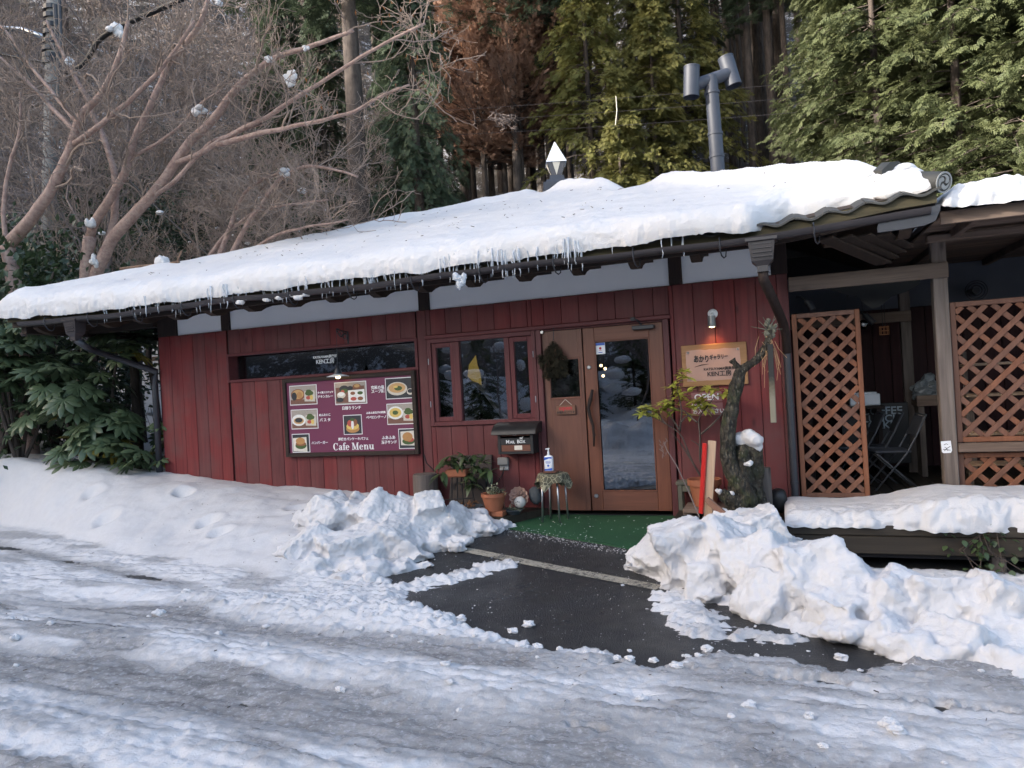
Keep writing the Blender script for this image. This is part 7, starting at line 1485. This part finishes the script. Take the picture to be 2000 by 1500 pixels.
t = thing('porch_table', 'dark wooden table behind the narrow lattice', 'table', (a[0]+.1, 1.65, DZ)); MB().box((a[0]-.5, 1.4, zb-.035), (b[0]+.03, 1.72, zb-.002), .006).build('table_top', M_['brownx'], t)
for x_, y_ in ((a[0]-.46, 1.43), (b[0]-.05, 1.43), (a[0]-.46, 1.66), (b[0]-.05, 1.66)): MB().box((x_, y_, DZ), (x_+.05, y_+.05, zb-.035), .004).build('leg', M_['brown'], t)
c_ = PX(1808, 772, 1.6); t = thing('porch_bench', 'plain wooden bench against the inner porch post', 'bench', (c_[0], 1.7, DZ)); MB().box((c_[0]-.1, 1.55, c_[2]-.12), (c_[0]+.5, 1.9, c_[2]), .006).build('seat', M_['weatherx'], t); MB().box((c_[0]-.08, 1.6, DZ), (c_[0]-.02, 1.85, c_[2]-.12), .004).build('leg', M_['weather'], t); MB().box((c_[0]+.4, 1.6, DZ), (c_[0]+.46, 1.85, c_[2]-.12), .004).build('leg', M_['weather'], t)
rng = np.random.default_rng(3); g = MB(); lump(g, PX(1808, 760, 1.7), (.16, .12, .13), rng, .1, ICO3, .5, 4); solo(g, 'plastic_bag', 'crumpled grey plastic bag on the porch bench', 'bag', plain('grey_plastic_bag', (.16, .18, .19), .3, 0, .3, 25, .6), PX(1808, 770, 1.7))
# lamps, drape, tag
def spot(label, px, py, y, dx):
    c_ = PX(px, py, y); t = thing('track_spotlight', label, 'lamp', tuple(c_)); g = MB(); g.tube([c_, c_+np.array([dx, -.03, -.10])], .035, 14); g.build('lamp_body', M_['metal'], t, sharp=40); g = MB(); g.tube([c_+[-.0, 0, .0], c_+[-.06, .03, .05], c_+[-.1, .04, .05]], .012, 6); g.build('arm', M_['metal'], t)
spot('black spotlight clamped under the front porch beam', 1576, 588, .25, .05); spot('black spotlight hanging beside the glass globe', 1689, 615, 1.2, .08)
c_ = PX(1686, 634, 1.0); t = thing('globe_lamp', 'clear glass globe lamp hanging in the dark porch', 'lamp', tuple(c_)); MB().tube([c_+[0, 0, .05], c_+[0, 0, .6]], .004, 4).build('cord', M_['black'], t); g = MB(); g.add(c_+ICO3[0]*.05, ICO3[1]); g.build('globe', M_['glass'], t, smooth=True)
c_ = PX(1727, 646, 1.0); t = thing('cage_lamp', 'small amber cage lamp on two cords in the dark porch', 'lamp', tuple(c_))
for dx_ in (-.012, .012): MB().tube([c_+[dx_, 0, .05], c_+[dx_, 0, .6]], .003, 4).build('cord', M_['black'], t)
g = MB(); 
for zz in (-.04, 0, .04): g.tube([c_+[.045*math.cos(a), .045*math.sin(a), zz] for a in np.linspace(0, 6.28, 13)], .003, 4)
for a in np.linspace(0, 6.28, 9)[:-1]: g.tube([c_+[.045*math.cos(a), .045*math.sin(a), -.04], c_+[.045*math.cos(a), .045*math.sin(a), .05]], .003, 4)
g.build('cage', plain('amber_wire', (.30, .12, .05), .5), t)
y_ = .7; dp = [(1560,556),(1600,560),(1620,566),(1652,576),(1655,582),(1658,577),(1675,580),(1690,596),(1707,602),(1722,596),(1740,580),(1775,568),(1795,556),(1800,540),(1560,540)]
g = MB(); g.prism([(PX(*p, y_)[0], PX(*p, y_)[2]) for p in dp], y_, y_+.015); solo(g, 'dark_drape', 'sagging black drape hung beneath the porch roof', 'drape', 'black', PX(1707, 600, y_))
c_ = PX(1905, 568, 2.3); t = thing('round_vent', 'black ringed wall fan on the plaster above the wide lattice', 'fan', tuple(c_)); g = MB()
for r in (.06, .09, .115): g.tube([c_+[r*math.cos(a), -.04, r*math.sin(a)] for a in np.linspace(0, 6.28, 19)], .006, 5)
g.tube([c_+[0, -.04, 0], c_+[0, .3, 0]], .04, 10); g.build('cage', M_['metal'], t)
a, b = PX(1838, 872, -.06), PX(1859, 872, -.06); zt, zb = PX(1848, 861, -.06)[2], PX(1849, 885, -.06)[2]
t = thing('paper_tag', 'small white paper tag with black scribble nailed on the porch post', 'notice', ((a[0]+b[0])/2, -.058, zb)); g = MB(); g.prism([(a[0]+.004, zb+.01), (a[0]+.018, zb), (b[0]-.01, zb+.002), (b[0], zb+.025), (b[0]-.006, zt), (a[0], zt-.004)], -.0625, -.0565); g.build('sheet', M_['white'], t)
g = MB(); xm, zm = (a[0]+b[0])/2, (zt+zb)/2
for q in ([(-.02,.02),(.0,.03),(.012,.02)], [(-.02,-.035),(.005,-.01),(.03,.005)], [(-.015,.0),(.0,-.012),(.01,-.035)], [(-.03,-.02),(.03,-.03)]): g.tube([(xm+u_, -.064, zm+v_) for u_, v_ in q], .0022, 4)
g.build('scribble', M_['ink'], t)
rng = np.random.default_rng(14); IL = leaf_mesh(.05, .045, 'leaf', 'houseplant', .3, .1, 3); c_ = PX(1925, 1075, -1.03); t = thing('ivy', 'dark ivy hanging on the deck beam under the snow', 'plant', tuple(c_))
for i in range(60): inst('leaf', IL, t, c_+rng.normal(size=3)*[.13, .02, .09], aim((rng.normal(), -.6, rng.normal(-.5, .5))), rng.uniform(.6, 1.2))
g = MB(); [g.tube([c_+[rng.normal(0, .1), .01, .15], c_+[rng.normal(0, .12), -.01, 0], c_+[rng.normal(0, .14), 0, -.18]], .004, 4) for i in range(7)]; g.build('stem', M_['bark'], t)
# thin fallen twigs on the roof snow
g = MB()
for pts in ([(1675,415),(1655,405),(1645,385),(1635,360)], [(1655,405),(1665,385),(1668,365)], [(1645,385),(1618,378)], [(1600,395),(1575,390),(1562,380)]): g.tube([PX(*p, -.85) for p in pts], .006, 4)
solo(g, 'fallen_twig', 'thin forked twig stuck in the roof snow near the ridge end', 'twig', 'twig', PX(1675, 415, -.85))
g = MB(); g.tube([PX(235, 525, .3), PX(275, 520, .3), PX(320, 517, .3), PX(350, 512, .3)], .02, 6); g.tube([PX(345, 513, .3), PX(355, 490, .3)], .014, 5); g.tube([PX(295, 519, .3), PX(283, 535, .3)], .008, 5); solo(g, 'fallen_branch', 'broken brown branch lying on the roof snow at the west eave', 'branch', 'bark2', PX(280, 520, .3))
# needles, bark crumbs and bits of twig lying on the snow
rng = np.random.default_rng(55); g = MB()
for i in range(420):
    x, y = rng.uniform(-7, 1.4), rng.uniform(-4.9, -.6)
    if i % 3 == 0: x, y = rng.uniform(-5.0, -2.9) if i % 2 else rng.uniform(-.9, 1.2), rng.uniform(-2.2, -1.0)
    zz, _ = snow_fields(np.array([x]), np.array([y])); a = rng.uniform(0, 6.28); L = rng.uniform(.006, .03)
    g.tube([(x, y, float(zz[0])+.004), (x+L*math.cos(a), y+L*math.sin(a), float(zz[0])+.007)], rng.uniform(.0012, .003), 4)
for i in range(160):
    x, y = rng.uniform(-8.5, .5), rng.uniform(-.8, 3.5); zz = float(roof_z(x, y)+thick(np.array(x), np.array(y)))+.055; a = rng.uniform(0, 6.28); L = rng.uniform(.01, .05)
    g.tube([(x, y, zz), (x+L*math.cos(a), y+L*math.sin(a), zz+.006)], rng.uniform(.002, .004), 4)
g.build('debris', M_['bark'], kind='stuff')
